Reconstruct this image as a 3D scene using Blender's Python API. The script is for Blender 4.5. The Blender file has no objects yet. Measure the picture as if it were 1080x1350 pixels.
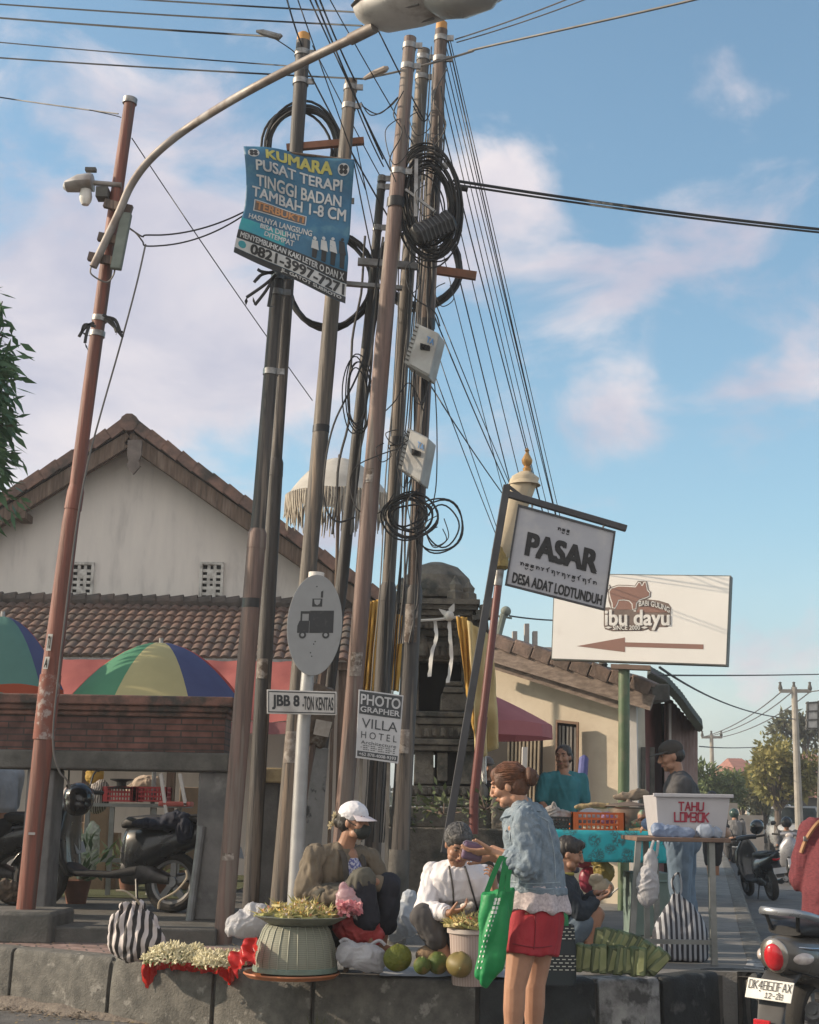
import bpy, math, random
from mathutils import Vector as V, Matrix, noise as NZ
R = math.radians; pi = math.pi; sin, cos = math.sin, math.cos
rnd = random.Random(11)
U = rnd.uniform
sc = bpy.context.scene
COL = sc.collection
# ---------------------------------------------------------------- camera model
FP = 1875.0; CH = 1.42
TH = math.atan((1066 - 675) / FP); RO = R(1.0)
fwd = V((0, cos(TH), sin(TH))); up0 = V((0, -sin(TH), cos(TH))); x0 = V((1, 0, 0))
cr = x0 * cos(RO) + up0 * sin(RO); cu = up0 * cos(RO) - x0 * sin(RO)
CAM = V((0, 0, CH))
def ray(px, py): return fwd + cr * ((px - 540) / FP) + cu * ((675 - py) / FP)
def P(px, py, y):
 d = ray(px, py); return CAM + d * (y / d.y)
def G(px, py, z):
 d = ray(px, py); return CAM + d * ((z - CH) / d.z)
def X(px, y): return P(px, 1066, y).x
Z = V((0, 0, 1))
# ---------------------------------------------------------------- mesh builder
class MB:
 def __init__(s): s.v = []; s.f = []; s.m = []; s.mi = 0
 def add(s, vs, fs):
  b = len(s.v); s.v += [V(p) for p in vs]
  for f in fs: s.f.append([i + b for i in f]); s.m.append(s.mi)
  return b
 def xf(s, b, M):
  for i in range(b, len(s.v)): s.v[i] = M @ s.v[i]
 def box(s, c, sz, rot=None, taper=1.0):
  hx, hy, hz = sz[0] / 2, sz[1] / 2, sz[2] / 2
  vs = []
  for z in (-1, 1):
   t = taper if z > 0 else 1
   for x, y in ((-1, -1), (1, -1), (1, 1), (-1, 1)): vs.append(V((x * hx * t, y * hy * t, z * hz)))
  if rot is not None:
   m = Matrix.Rotation(rot, 3, 'Z') if isinstance(rot, (int, float)) else rot
   vs = [m @ p for p in vs]
  c = V(c)
  return s.add([p + c for p in vs], [(0, 3, 2, 1), (4, 5, 6, 7), (0, 1, 5, 4), (1, 2, 6, 5), (2, 3, 7, 6), (3, 0, 4, 7)])
 def beam(s, a, b, w, h, up=Z):
  a, b = V(a), V(b); d = (b - a).normalized(); x = d.cross(V(up))
  if x.length < 1e-4: x = d.cross(x0)
  x.normalize(); y = x.cross(d)
  vs = []
  for p in (a, b):
   for i, j in ((-1, -1), (1, -1), (1, 1), (-1, 1)): vs.append(p + x * (w / 2 * i) + y * (h / 2 * j))
  s.add(vs, [(0, 3, 2, 1), (4, 5, 6, 7), (0, 1, 5, 4), (1, 2, 6, 5), (2, 3, 7, 6), (3, 0, 4, 7)])
 def loft(s, rings, cap=True, closed=True):
  n = len(rings[0]); vs = [p for r in rings for p in r]; fs = []
  m = n if closed else n - 1
  for i in range(len(rings) - 1):
   for j in range(m):
    k = (j + 1) % n
    fs.append((i * n + j, i * n + k, (i + 1) * n + k, (i + 1) * n + j))
  if cap and closed:
   fs.append(tuple(range(n - 1, -1, -1))); o = (len(rings) - 1) * n
   fs.append(tuple(range(o, o + n)))
  return s.add(vs, fs)
 def tube(s, pts, rad, n=8, cap=True, loop=False):
  pts = [V(p) for p in pts]; k = len(pts)
  if not isinstance(rad, (list, tuple)): rad = [rad] * k
  t = []
  for i in range(k):
   a = pts[i - 1] if (i > 0 or loop) else pts[i]; b = pts[(i + 1) % k] if (i < k - 1 or loop) else pts[i]
   d = b - a
   t.append(d.normalized() if d.length > 1e-9 else V((0, 0, 1)))
  q = t[0].cross(Z)
  if q.length < .05: q = t[0].cross(x0)
  q.normalize(); rings = []
  for i in range(k):
   q = q - t[i] * q.dot(t[i]); q.normalize(); w = t[i].cross(q)
   r = rad[i]; ra, rb = r if isinstance(r, (list, tuple)) else (r, r)
   rings.append([pts[i] + q * (cos(2 * pi * j / n) * ra) + w * (sin(2 * pi * j / n) * rb) for j in range(n)])
  if loop: rings.append(rings[0])
  return s.loft(rings, cap and not loop)
 def ball(s, c, r, M=None, n=14, m=9):
  if isinstance(r, (int, float)): r = (r, r, r)
  vs = [V((0, 0, -r[2]))]; fs = []
  for i in range(1, m):
   a = -pi / 2 + pi * i / m
   for j in range(n):
    b = 2 * pi * j / n; vs.append(V((cos(a) * cos(b) * r[0], cos(a) * sin(b) * r[1], sin(a) * r[2])))
  vs.append(V((0, 0, r[2]))); L = len(vs) - 1
  for j in range(n):
   k = (j + 1) % n
   fs.append((0, 1 + k, 1 + j)); fs.append((L, L - n + j, L - n + k))
   for i in range(m - 2):
    o = 1 + i * n; fs.append((o + j, o + k, o + n + k, o + n + j))
  c = V(c)
  vs = [(M @ p if M is not None else p) + c for p in vs]
  return s.add(vs, fs)
 def cap(s, a, b, ra, rb, n=12):           # tapered capsule
  a, b = V(a), V(b)
  s.tube([a, b], [ra, rb], n); s.ball(a, ra, n=n); s.ball(b, rb, n=n)
 def chain(s, pts, rad, n=12):
  for i in range(len(pts) - 1): s.tube(pts[i:i + 2], rad[i:i + 2], n)
  for p, r in zip(pts, rad): s.ball(p, r if not isinstance(r, tuple) else min(r), n=n)
 def lathe(s, prof, n=24, c=(0, 0, 0), M=None, cap=True):
  rings = []
  for r, z in prof:
   rg = [V((cos(2 * pi * j / n) * r, sin(2 * pi * j / n) * r, z)) for j in range(n)]
   rings.append([(M @ p if M is not None else p) + V(c) for p in rg])
  return s.loft(rings, cap)
 def prism(s, poly, t, f):                 # poly in (u,v); f(u,v,h) -> point
  n = len(poly)
  a = sum(poly[i][0] * poly[(i + 1) % n][1] - poly[(i + 1) % n][0] * poly[i][1] for i in range(n))
  if a < 0: poly = poly[::-1]
  vs = [f(u, v, t) for u, v in poly] + [f(u, v, 0) for u, v in poly]
  fs = [tuple(range(n)), tuple(range(2 * n - 1, n - 1, -1))]
  for i in range(n):
   j = (i + 1) % n; fs.append((i, n + i, n + j, j))
  return s.add(vs, fs)
 def sheet(s, f, nu, nv, h=0.0, u0=0, u1=1, v0=0, v1=1):
  vs = [f(u0 + (u1 - u0) * i / nu, v0 + (v1 - v0) * j / nv, h) for j in range(nv + 1) for i in range(nu + 1)]
  w = nu + 1
  return s.add(vs, [(j * w + i, j * w + i + 1, (j + 1) * w + i + 1, (j + 1) * w + i) for j in range(nv) for i in range(nu)])
 def leaf(s, c, d, nrm, L, w):
  c = V(c); d = V(d).normalized(); x = d.cross(V(nrm))
  if x.length < 1e-3: x = d.cross(V((.3, .5, .7)))
  x.normalize()
  s.add([c, c + d * L * .45 + x * w / 2, c + d * L, c + d * L * .45 - x * w / 2], [(0, 1, 2, 3)])
 def mesh(s, name, smooth=True):
  me = bpy.data.meshes.new(name); me.from_pydata([tuple(p) for p in s.v], [], s.f)
  me.polygons.foreach_set('material_index', s.m)
  me.polygons.foreach_set('use_smooth', [smooth] * len(s.f))
  me.update(); return me
def rv(): return V((U(-1, 1), U(-1, 1), U(-1, 1)))
# ---------------------------------------------------------------- linking
BASE = {}
def tag(o, label=None, cat=None, group=None, kind=None):
 if label: o['label'] = label
 if cat: o['category'] = cat
 if group: o['group'] = group
 if kind: o['kind'] = kind
 return o
def thing(name, label, cat, loc=(0, 0, 0), rz=0, group=None):
 o = bpy.data.objects.new(name, None); COL.objects.link(o); o.empty_display_size = .1
 o.location = loc; o.rotation_euler = (0, 0, rz)
 BASE[o.name] = Matrix.Translation(V(loc)) @ Matrix.Rotation(rz, 4, 'Z')
 return tag(o, label, cat, group)
def link(name, me, mats, parent=None, loc=None):
 o = bpy.data.objects.new(name, me); COL.objects.link(o)
 if not isinstance(mats, (list, tuple)): mats = [mats]
 for m in mats: me.materials.append(m)
 if parent: o.parent = parent; BASE[o.name] = BASE[parent.name]
 elif loc is not None: o.location = loc; BASE[o.name] = Matrix.Translation(V(loc))
 return o
def auto(me, ang=35):
 if hasattr(me, 'set_sharp_from_angle'): me.set_sharp_from_angle(angle=R(ang))
def build(mb, name, mats, parent=None, w=True, smooth=True, bevel=0, ang=35, label=None):
 """one mesh object; w: vertices are in world space"""
 me = mb if isinstance(mb, bpy.types.Mesh) else mb.mesh(name, smooth)
 if parent:
  if w: me.transform(BASE[parent.name].inverted())
  o = link(name, me, mats, parent)
 else:
  xs = [v.co for v in me.vertices]
  lo = V((min(p.x for p in xs), min(p.y for p in xs), min(p.z for p in xs)))
  hi = V((max(p.x for p in xs), max(p.y for p in xs), max(p.z for p in xs)))
  b = V(((lo.x + hi.x) / 2, (lo.y + hi.y) / 2, lo.z))
  me.transform(Matrix.Translation(-b)); o = link(name, me, mats, None, b)
 if smooth: auto(me, ang)
 if bevel:
  bv = o.modifiers.new('bevel', 'BEVEL'); bv.width = bevel; bv.segments = 2; bv.limit_method = 'ANGLE'; bv.angle_limit = R(40)
  bv.harden_normals = False
 if label: o['label'] = label
 return o
def top(mb, name, mats, label, cat, group=None, **k):
 return tag(build(mb, name, mats, None, **k), label, cat, group)
def struct(mb, name, mats, kind='structure', **k):
 o = build(mb, name, mats, None, **k); o['kind'] = kind; return o
def children(o): return [c for c in bpy.data.objects if c.parent == o]
KIDS = {}
def copy_tree(o, parent=None):
 c = o.copy(); COL.objects.link(c)
 if parent: c.parent = parent
 BASE[c.name] = BASE[o.name]
 for ch in list(o.children): copy_tree(ch, c)
 return c
def remesh(mb, vox, sm=4, disp=None, name='blob'):
 me = mb.mesh('tmp', True); o = bpy.data.objects.new('tmp', me); COL.objects.link(o)
 r = o.modifiers.new('r', 'REMESH'); r.mode = 'VOXEL'; r.voxel_size = vox; r.use_smooth_shade = True
 if sm:
  q = o.modifiers.new('s', 'SMOOTH'); q.factor = .5; q.iterations = sm
 dg = bpy.context.evaluated_depsgraph_get()
 out = bpy.data.meshes.new_from_object(o.evaluated_get(dg)); out.name = name
 bpy.data.objects.remove(o); bpy.data.meshes.remove(me)
 if disp:
  nn = [v.normal.copy() for v in out.vertices]
  for v, n in zip(out.vertices, nn): v.co = v.co + n * disp(v.co, n)
  out.update()
 out.polygons.foreach_set('use_smooth', [True] * len(out.polygons))
 return out
def fold(amp=.006, f=14, st=(1, 1, .45), seed=0):
 o = V((seed * 7.3, seed * 3.1, seed * 1.7))
 def d(p, n):
  q = V((p.x * st[0], p.y * st[1], p.z * st[2])) * f + o
  w = V((NZ.noise(q * .6), NZ.noise(q * .6 + V((9, 2, 4))), NZ.noise(q * .6 + V((3, 8, 1)))))
  a = NZ.noise(q + w * 1.4)
  return amp * (1.6 * (abs(a) - .22) + .5 * NZ.noise(q * 2.3))
 return d
def crinkle(amp=.012, f=17, seed=0):
 o = V((seed * 5.1, seed * 2.3, seed * 3.7))
 def d(p, n):
  q = p * f + o; w = V((NZ.noise(q * .7), NZ.noise(q * .7 + V((7, 1, 3))), NZ.noise(q * .7 + V((2, 9, 5))))); q = q + w * 1.2
  return amp * (.9 - 2.6 * abs(NZ.noise(q)) ** .7 + .8 * abs(NZ.noise(q * 2.3)) ** .7)
 return d
# ---------------------------------------------------------------- text
def text_mb(mb, s, f, box, bold=.0, h=.002, sub=0, just=None, lean=0):
 """lettering fitted into box (u0,v0,u1,v1) of sheet function f(u,v,h); v grows downward"""
 cu_ = bpy.data.curves.new('t', 'FONT'); cu_.body = s; cu_.size = 1; cu_.offset = 0; cu_.resolution_u = 4; cu_.fill_mode = 'FRONT'
 cu_.shear = lean
 o = bpy.data.objects.new('t', cu_); COL.objects.link(o)
 dg = bpy.context.evaluated_depsgraph_get(); me = bpy.data.meshes.new_from_object(o.evaluated_get(dg))
 bpy.data.objects.remove(o)
 xs = [v.co.x for v in me.vertices]; ys = [v.co.y for v in me.vertices]
 a, b, c, d = min(xs), max(xs), min(ys), max(ys); u0, v0, u1, v1 = box
 k = bold * (d - c) * 1.7; sh = [(0, 0)] if bold <= .012 else [(-1, -.6), (1, -.6), (0, 0), (-1, .6), (1, .6), (-.45, -.6), (.45, .6), (.45, -.6), (-.45, .6)]
 for q, (sx, sy) in enumerate(sh):                   # heavier strokes: slightly shifted overlays
  vs = [f(u0 + (u1 - u0) * (v.co.x + sx * k - a) / (b - a), v1 - (v1 - v0) * (v.co.y + sy * k - c) / (d - c), h + q * .0003) for v in me.vertices]
  mb.add(vs, [tuple(p.vertices) for p in me.polygons])
 bpy.data.meshes.remove(me)
def quadf(tl, tr, br, bl, wave=None):
 tl, tr, br, bl = map(V, (tl, tr, br, bl)); n = (bl - tl).cross(tr - tl).normalized()
 if n.dot(CAM - tl) < 0: n = -n
 def f(u, v, h=0):
  p = tl * (1 - u) * (1 - v) + tr * u * (1 - v) + br * u * v + bl * (1 - u) * v
  return p + n * (h + (wave(u, v) if wave else 0))
 f.n = n; return f
def rectf(o, x, y):                            # origin top-left, x and y edge vectors (y downward)
 o, x, y = V(o), V(x), V(y); n = y.cross(x).normalized()
 def f(u, v, h=0): return o + x * u + y * v + n * h
 f.n = n; return f
# ---------------------------------------------------------------- materials
MATS = {}
def srgb(c):
 if isinstance(c, str):
  c = tuple(int(c[i:i + 2], 16) / 255 for i in (0, 2, 4))
  return tuple(x / 12.92 if x <= .04045 else ((x + .055) / 1.055) ** 2.4 for x in c)
 return c
def M(name, c, c2=None, s=6, r=.7, metal=0, bump=0, bs=30, st=(1, 1, 1), lo=.35, hi=.65, dirt=None, ds=2.0, dlo=.5, dhi=.75, spec=.4,
  trans=0, tl=0, coat=0, emit=0, rv_=.15, bst=None, sub=0):
 if name in MATS: return MATS[name]
 m = bpy.data.materials.new(name); m.use_nodes = True; nt = m.node_tree; N = nt.nodes; L = nt.links
 bs_ = N['Principled BSDF']; c = srgb(c)
 tc = N.new('ShaderNodeTexCoord'); mp = N.new('ShaderNodeMapping'); mp.inputs['Scale'].default_value = st
 L.new(tc.outputs['Object'], mp.inputs[0])
 def nz(scale, detail=5, src=None):
  n = N.new('ShaderNodeTexNoise'); n.inputs['Scale'].default_value = scale; n.inputs['Detail'].default_value = detail
  n.inputs['Roughness'].default_value = .6
  L.new((src or mp).outputs[0], n.inputs[0]); return n
 def ramp(src, a, b):
  q = N.new('ShaderNodeMapRange'); q.inputs[1].default_value = a; q.inputs[2].default_value = b; L.new(src, q.inputs[0]); return q.outputs[0]
 def mix(fac, a, b):
  q = N.new('ShaderNodeMix'); q.data_type = 'RGBA'; L.new(fac, q.inputs[0])
  for i, x in ((6, a), (7, b)):
   if isinstance(x, tuple): q.inputs[i].default_value = (*x, 1)
   else: L.new(x, q.inputs[i])
  return q.outputs[2]
 col = None
 n1 = nz(s)
 c2 = srgb(c2) if c2 else tuple(x * .78 for x in c)
 col = mix(ramp(n1.outputs['Fac'], lo, hi), c, c2)
 if dirt:
  n2 = nz(ds, 7); col = mix(ramp(n2.outputs['Fac'], dlo, dhi), col, srgb(dirt))
 L.new(col, bs_.inputs['Base Color'])
 rr = N.new('ShaderNodeMapRange'); rr.inputs[3].default_value = max(0, r - rv_); rr.inputs[4].default_value = min(1, r + rv_)
 L.new(n1.outputs['Fac'], rr.inputs[0]); L.new(rr.outputs[0], bs_.inputs['Roughness'])
 bs_.inputs['Metallic'].default_value = metal; bs_.inputs['Specular IOR Level'].default_value = spec
 bs_.inputs['Transmission Weight'].default_value = trans; bs_.inputs['Coat Weight'].default_value = coat
 if sub:
  bs_.inputs['Subsurface Weight'].default_value = sub; bs_.inputs['Subsurface Radius'].default_value = (.012, .005, .003)
  bs_.inputs['Subsurface Scale'].default_value = 1
 if bump:
  mp2 = mp
  if bst:
   mp2 = N.new('ShaderNodeMapping'); mp2.inputs['Scale'].default_value = bst; L.new(tc.outputs['Object'], mp2.inputs[0])
  n3 = nz(bs, 6, mp2); b = N.new('ShaderNodeBump'); b.inputs['Strength'].default_value = bump; b.inputs['Distance'].default_value = .02
  L.new(n3.outputs['Fac'], b.inputs['Height']); L.new(b.outputs[0], bs_.inputs['Normal'])
 if tl:
  t = N.new('ShaderNodeBsdfTranslucent'); L.new(col, t.inputs[0]); ms = N.new('ShaderNodeMixShader'); ms.inputs[0].default_value = tl
  L.new(bs_.outputs[0], ms.inputs[1]); L.new(t.outputs[0], ms.inputs[2]); L.new(ms.outputs[0], N['Material Output'].inputs[0])
 MATS[name] = m; return m
def pattern(name, base, fn):
 """copy of a plain material whose base colour is rebuilt by fn(nodes, links, texcoord) -> colour socket"""
 if name in MATS: return MATS[name]
 m = M(name, base); nt = m.node_tree; b = nt.nodes['Principled BSDF']
 tc = [n for n in nt.nodes if n.type == 'TEX_COORD'][0]
 o = fn(nt.nodes, nt.links, tc, b)
 if o is not None: nt.links.new(o, b.inputs['Base Color'])
 return m
def stripes(name, ca, cb, scale, axis=(1, 0, 0), width=.5, dist=2.0, r=.6):
 def fn(N, L, tc, b):
  mp = N.new('ShaderNodeMapping'); L.new(tc.outputs['Object'], mp.inputs[0])
  w = N.new('ShaderNodeTexWave'); w.bands_direction = 'X' if axis[0] else ('Y' if axis[1] else 'Z')
  w.inputs['Scale'].default_value = scale; w.inputs['Distortion'].default_value = dist; w.inputs['Detail'].default_value = 1
  w.inputs['Detail Scale'].default_value = 1.2
  L.new(mp.outputs[0], w.inputs[0]); q = N.new('ShaderNodeMapRange'); q.inputs[1].default_value = width - .08; q.inputs[2].default_value = width + .08
  L.new(w.outputs['Fac'], q.inputs[0]); x = N.new('ShaderNodeMix'); x.data_type = 'RGBA'; L.new(q.outputs[0], x.inputs[0])
  x.inputs[6].default_value = (*srgb(ca), 1); x.inputs[7].default_value = (*srgb(cb), 1); return x.outputs[2]
 return pattern(name, ca, fn)
def brick(name, a, b2, mortar, scale=1, bw=.24, bh=.06, ms=.01, rot=(R(90), 0, 0), bump=.4):
 def fn(N, L, tc, b):
  mp = N.new('ShaderNodeMapping'); mp.inputs['Rotation'].default_value = rot; L.new(tc.outputs['Object'], mp.inputs[0])
  k = N.new('ShaderNodeTexBrick'); k.inputs['Scale'].default_value = scale; k.inputs['Brick Width'].default_value = bw; k.inputs['Row Height'].default_value = bh
  k.inputs['Mortar Size'].default_value = ms; k.inputs['Color1'].default_value = (*srgb(a), 1); k.inputs['Color2'].default_value = (*srgb(b2), 1)
  k.inputs['Mortar'].default_value = (*srgb(mortar), 1); k.inputs['Bias'].default_value = -.1
  L.new(mp.outputs[0], k.inputs[0])
  n = N.new('ShaderNodeTexNoise'); n.inputs['Scale'].default_value = 9; n.inputs['Detail'].default_value = 8; L.new(tc.outputs['Object'], n.inputs[0])
  q = N.new('ShaderNodeMapRange'); q.inputs[1].default_value = .3; q.inputs[2].default_value = .7; q.inputs[3].default_value = .45; q.inputs[4].default_value = 1.15
  L.new(n.outputs[0], q.inputs[0]); x = N.new('ShaderNodeMix'); x.data_type = 'RGBA'; x.blend_type = 'MULTIPLY'; x.inputs[0].default_value = 1
  L.new(k.outputs[0], x.inputs[6]); L.new(q.outputs[0], x.inputs[7])
  bp = N.new('ShaderNodeBump'); bp.inputs['Strength'].default_value = bump; bp.inputs['Distance'].default_value = .01; bp.invert = True
  L.new(k.outputs['Fac'], bp.inputs['Height']); L.new(bp.outputs[0], b.inputs['Normal']); b.inputs['Roughness'].default_value = .85
  return x.outputs[2]
 return pattern(name, a, fn)
# ================================================================ light and sky
SUN_EL = R(25); SUN_AZ = R(178)                       # azimuth of the vector to the sun, counter-clockwise from +x
sv = V((cos(SUN_EL) * cos(SUN_AZ), cos(SUN_EL) * sin(SUN_AZ), sin(SUN_EL)))
sl = bpy.data.lights.new('sun', 'SUN'); sl.energy = 5.0; sl.angle = R(.6); sl.color = (1, .81, .61)
so = bpy.data.objects.new('sun', sl); COL.objects.link(so); so.rotation_euler = sv.to_track_quat('Z', 'Y').to_euler()
wd = bpy.data.worlds.new('World'); sc.world = wd; wd.use_nodes = True
def sky():
 nt = wd.node_tree; N = nt.nodes; L = nt.links; bg = N['Background']; bg.inputs[1].default_value = .15
 sk = N.new('ShaderNodeTexSky'); sk.sky_type = 'NISHITA'; sk.sun_disc = False; sk.sun_elevation = SUN_EL
 sk.sun_rotation = R(90) - SUN_AZ; sk.air_density = 1.0; sk.dust_density = 1.2; sk.ozone_density = 1.6
 tc = N.new('ShaderNodeTexCoord')
 def mth(op, a, b=None, clamp=False):
  q = N.new('ShaderNodeMath'); q.operation = op; q.use_clamp = clamp
  for i, x in enumerate((a, b)):
   if x is None: continue
   if isinstance(x, (int, float)): q.inputs[i].default_value = x
   else: L.new(x, q.inputs[i])
  return q.outputs[0]
 mp = N.new('ShaderNodeMapping'); mp.inputs['Scale'].default_value = (1, 1, 1.7); mp.inputs['Location'].default_value = (.31, .2, .12); L.new(tc.outputs['Generated'], mp.inputs[0])
 def nz(s, d, r=.55, di=.3):
  n = N.new('ShaderNodeTexNoise'); n.inputs['Scale'].default_value = s; n.inputs['Detail'].default_value = d; n.inputs['Roughness'].default_value = r
  n.inputs['Distortion'].default_value = di; L.new(mp.outputs[0], n.inputs[0]); return n.outputs['Fac']
 n1 = nz(8.5, 10, .56); n2 = nz(2.6, 3)
 bias = 0
 for px, py, r, w in ((90, 400, .13, .34), (230, 520, .17, .30), (150, 110, .10, .30), (330, 330, .12, .30), (30, 590, .10, .25), (820, 415, .065, .30), (680, 240, .06, .16), (820, 545, .045, .27), (930, 265, .045, .13),
       (680, 520, .06, .1), (985, 905, .03, .24), (560, 330, .12, .24), (420, 560, .16, .17)):
  d = ray(px, py).normalized(); v = N.new('ShaderNodeVectorMath'); v.operation = 'DISTANCE'; L.new(tc.outputs['Generated'], v.inputs[0]); v.inputs[1].default_value = d
  q = N.new('ShaderNodeMapRange'); q.interpolation_type = 'SMOOTHSTEP'; q.inputs[1].default_value = 0; q.inputs[2].default_value = r * 1.25; q.inputs[3].default_value = w; q.inputs[4].default_value = 0
  L.new(v.outputs['Value'], q.inputs[0]); bias = q.outputs[0] if bias == 0 else mth('ADD', bias, q.outputs[0])
 cv = mth('ADD', mth('ADD', mth('ADD', mth('MULTIPLY', mth('SUBTRACT', n1, .5), 1.45), .48), bias), mth('MULTIPLY', mth('SUBTRACT', n2, .5), .35))
 q = N.new('ShaderNodeMapRange'); q.interpolation_type = 'SMOOTHSTEP'; q.inputs[1].default_value = .53; q.inputs[2].default_value = .9; L.new(cv, q.inputs[0])
 sx = N.new('ShaderNodeSeparateXYZ'); L.new(tc.outputs['Generated'], sx.inputs[0]); hz = N.new('ShaderNodeMapRange'); hz.interpolation_type = 'SMOOTHSTEP'
 hz.inputs[1].default_value = -.02; hz.inputs[2].default_value = .22; hz.inputs[3].default_value = .6; hz.inputs[4].default_value = 0; L.new(sx.outputs[2], hz.inputs[0])
 mask = mth('MAXIMUM', mth('MULTIPLY', q.outputs[0], .93), mth('MULTIPLY', hz.outputs[0], mth('ADD', mth('MULTIPLY', n1, .8), .5)), True)
 # light and dark parts of the clouds
 n3 = nz(5.0, 6); q2 = N.new('ShaderNodeMapRange'); q2.inputs[1].default_value = .36; q2.inputs[2].default_value = .66; L.new(n3, q2.inputs[0])
 cc = N.new('ShaderNodeMix'); cc.data_type = 'RGBA'; L.new(q2.outputs[0], cc.inputs[0]); cc.inputs[6].default_value = (2.95, 2.95, 3.6, 1); cc.inputs[7].default_value = (5.3, 4.8, 4.8, 1)
 tint = N.new('ShaderNodeMix'); tint.data_type = 'RGBA'; tint.blend_type = 'MULTIPLY'; tint.inputs[0].default_value = 1; L.new(sk.outputs[0], tint.inputs[6]); tint.inputs[7].default_value = SKYT
 # bright cloud deck added out of view behind the camera as frontal fill
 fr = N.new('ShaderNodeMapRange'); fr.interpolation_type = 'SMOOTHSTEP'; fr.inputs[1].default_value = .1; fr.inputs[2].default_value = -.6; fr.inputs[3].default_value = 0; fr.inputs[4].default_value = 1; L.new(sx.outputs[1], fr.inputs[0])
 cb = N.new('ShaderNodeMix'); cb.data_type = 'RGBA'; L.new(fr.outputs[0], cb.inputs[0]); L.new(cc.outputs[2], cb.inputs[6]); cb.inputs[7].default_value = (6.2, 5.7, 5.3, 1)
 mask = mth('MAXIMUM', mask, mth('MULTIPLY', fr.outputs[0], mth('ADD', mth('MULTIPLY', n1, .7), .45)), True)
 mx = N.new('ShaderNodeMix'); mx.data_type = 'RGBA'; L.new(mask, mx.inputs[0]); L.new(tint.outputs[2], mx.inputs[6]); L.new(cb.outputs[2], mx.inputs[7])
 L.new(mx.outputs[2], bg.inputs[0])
SKYT = (.92, 1.12, 1.06, 1)
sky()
# ================================================================ materials shared
asphalt = M('asphalt', (.125, .122, .12), (.075, .074, .073), s=3, r=.9, bump=.5, bs=120, dirt=(.19, .17, .145), ds=.7)
concrete = M('concrete', (.25, .235, .215), (.15, .145, .135), s=4, r=.9, bump=.5, bs=60, dirt=(.07, .07, .066), ds=2.2)
concd = M('dark_concrete', (.13, .125, .115), (.08, .078, .072), s=5, r=.9, bump=.5, bs=50, dirt=(.045, .05, .045), ds=3)
kerbm = M('kerb_concrete', (.15, .143, .128), (.085, .083, .076), s=11, r=.92, bump=.55, bs=70, dirt=(.24, .23, .21), ds=9, dlo=.6, dhi=.68)
kerbb = M('kerb_black', (.045, .05, .052), (.025, .028, .03), s=5, r=.85, bump=.5, bs=70, dirt=(.13, .13, .125), ds=7, dlo=.6, dhi=.72)
kerbw = M('kerb_white', (.42, .42, .41), (.2, .2, .2), s=7, r=.88, bump=.5, bs=70, dirt=(.09, .09, .09), ds=8, dlo=.5, dhi=.62)
dark = M('dark', (.012, .012, .013), r=.9)
steel = M('steel', (.33, .33, .33), (.22, .21, .2), s=12, r=.5, metal=.6, bump=.1)
blackp = M('black_plastic', (.018, .018, .02), (.012, .012, .013), s=9, r=.45)
rubber = M('rubber', (.018, .018, .018), (.03, .028, .026), s=20, r=.85, bump=.3, bs=90)
wood = M('old_wood', (.17, .12, .09), (.08, .06, .048), s=5, st=(6, 6, .6), r=.85, bump=.4, bs=40, dirt=(.25, .2, .17))
cablem = M('cable', (.018, .018, .02), (.035, .034, .034), s=3, r=.6)
cablel = M('cable_grey', (.16, .15, .14), (.1, .095, .09), s=3, r=.6)
# ================================================================ ground
mb = MB(); mb.sheet(lambda u, v, h: V((-260 + 520 * u, -20 + 420 * v, 0)), 40, 40); struct(mb, 'road', asphalt)
KZ = .40
front = [(-330, 1222), (0, 1248), (150, 1262), (280, 1273), (390, 1282), (600, 1292), (787, 1291), (890, 1287), (962, 1279)]
fp = [G(x, y, KZ) for x, y in front]
fp += [V((2.36, 9.75, KZ)), V((2.62, 10.5, KZ)), V((2.85, 11.6, KZ)), V((3.4, 14.2, KZ)), V((6.1, 27, KZ)), V((13, 60, KZ)), V((34, 160, KZ))]
def smooth_poly(p, k=6):
 o = []
 for i in range(len(p) - 1):
  a, b, c, d = p[max(i - 1, 0)], p[i], p[i + 1], p[min(i + 2, len(p) - 1)]
  for j in range(k):
   t = j / k; o.append(.5 * ((2 * b) + (c - a) * t + (2 * a - 5 * b + 4 * c - d) * t * t + (3 * b - a - 3 * c + d) * t ** 3))
 return o + [p[-1]]
sp = smooth_poly(fp)
cum = [0]
for i in range(1, len(sp)): cum.append(cum[-1] + (sp[i] - sp[i - 1]).length)
def along(t):
 for i in range(1, len(sp)):
  if cum[i] >= t:
   return sp[i - 1].lerp(sp[i], (t - cum[i - 1]) / (cum[i] - cum[i - 1]))
 return sp[-1].copy()
def tat(px):                                        # arc length at a pixel column of the kerb edge
 best = min(range(400), key=lambda i: abs((lambda q: 540 + FP * ((q - CAM).dot(cr)) / ((q - CAM).dot(fwd)))(along(i * .025)) - px)); return best * .025
joints = [tat(x) for x in (15, 145, 281, 415, 632, 787, 872, 950)]
t0 = joints[0] - .68 * 2; cuts = [t0, t0 + .68] + joints
t = joints[-1]
while t < 36: t += .7; cuts.append(t)
kb = MB(); NW = 0.17
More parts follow.
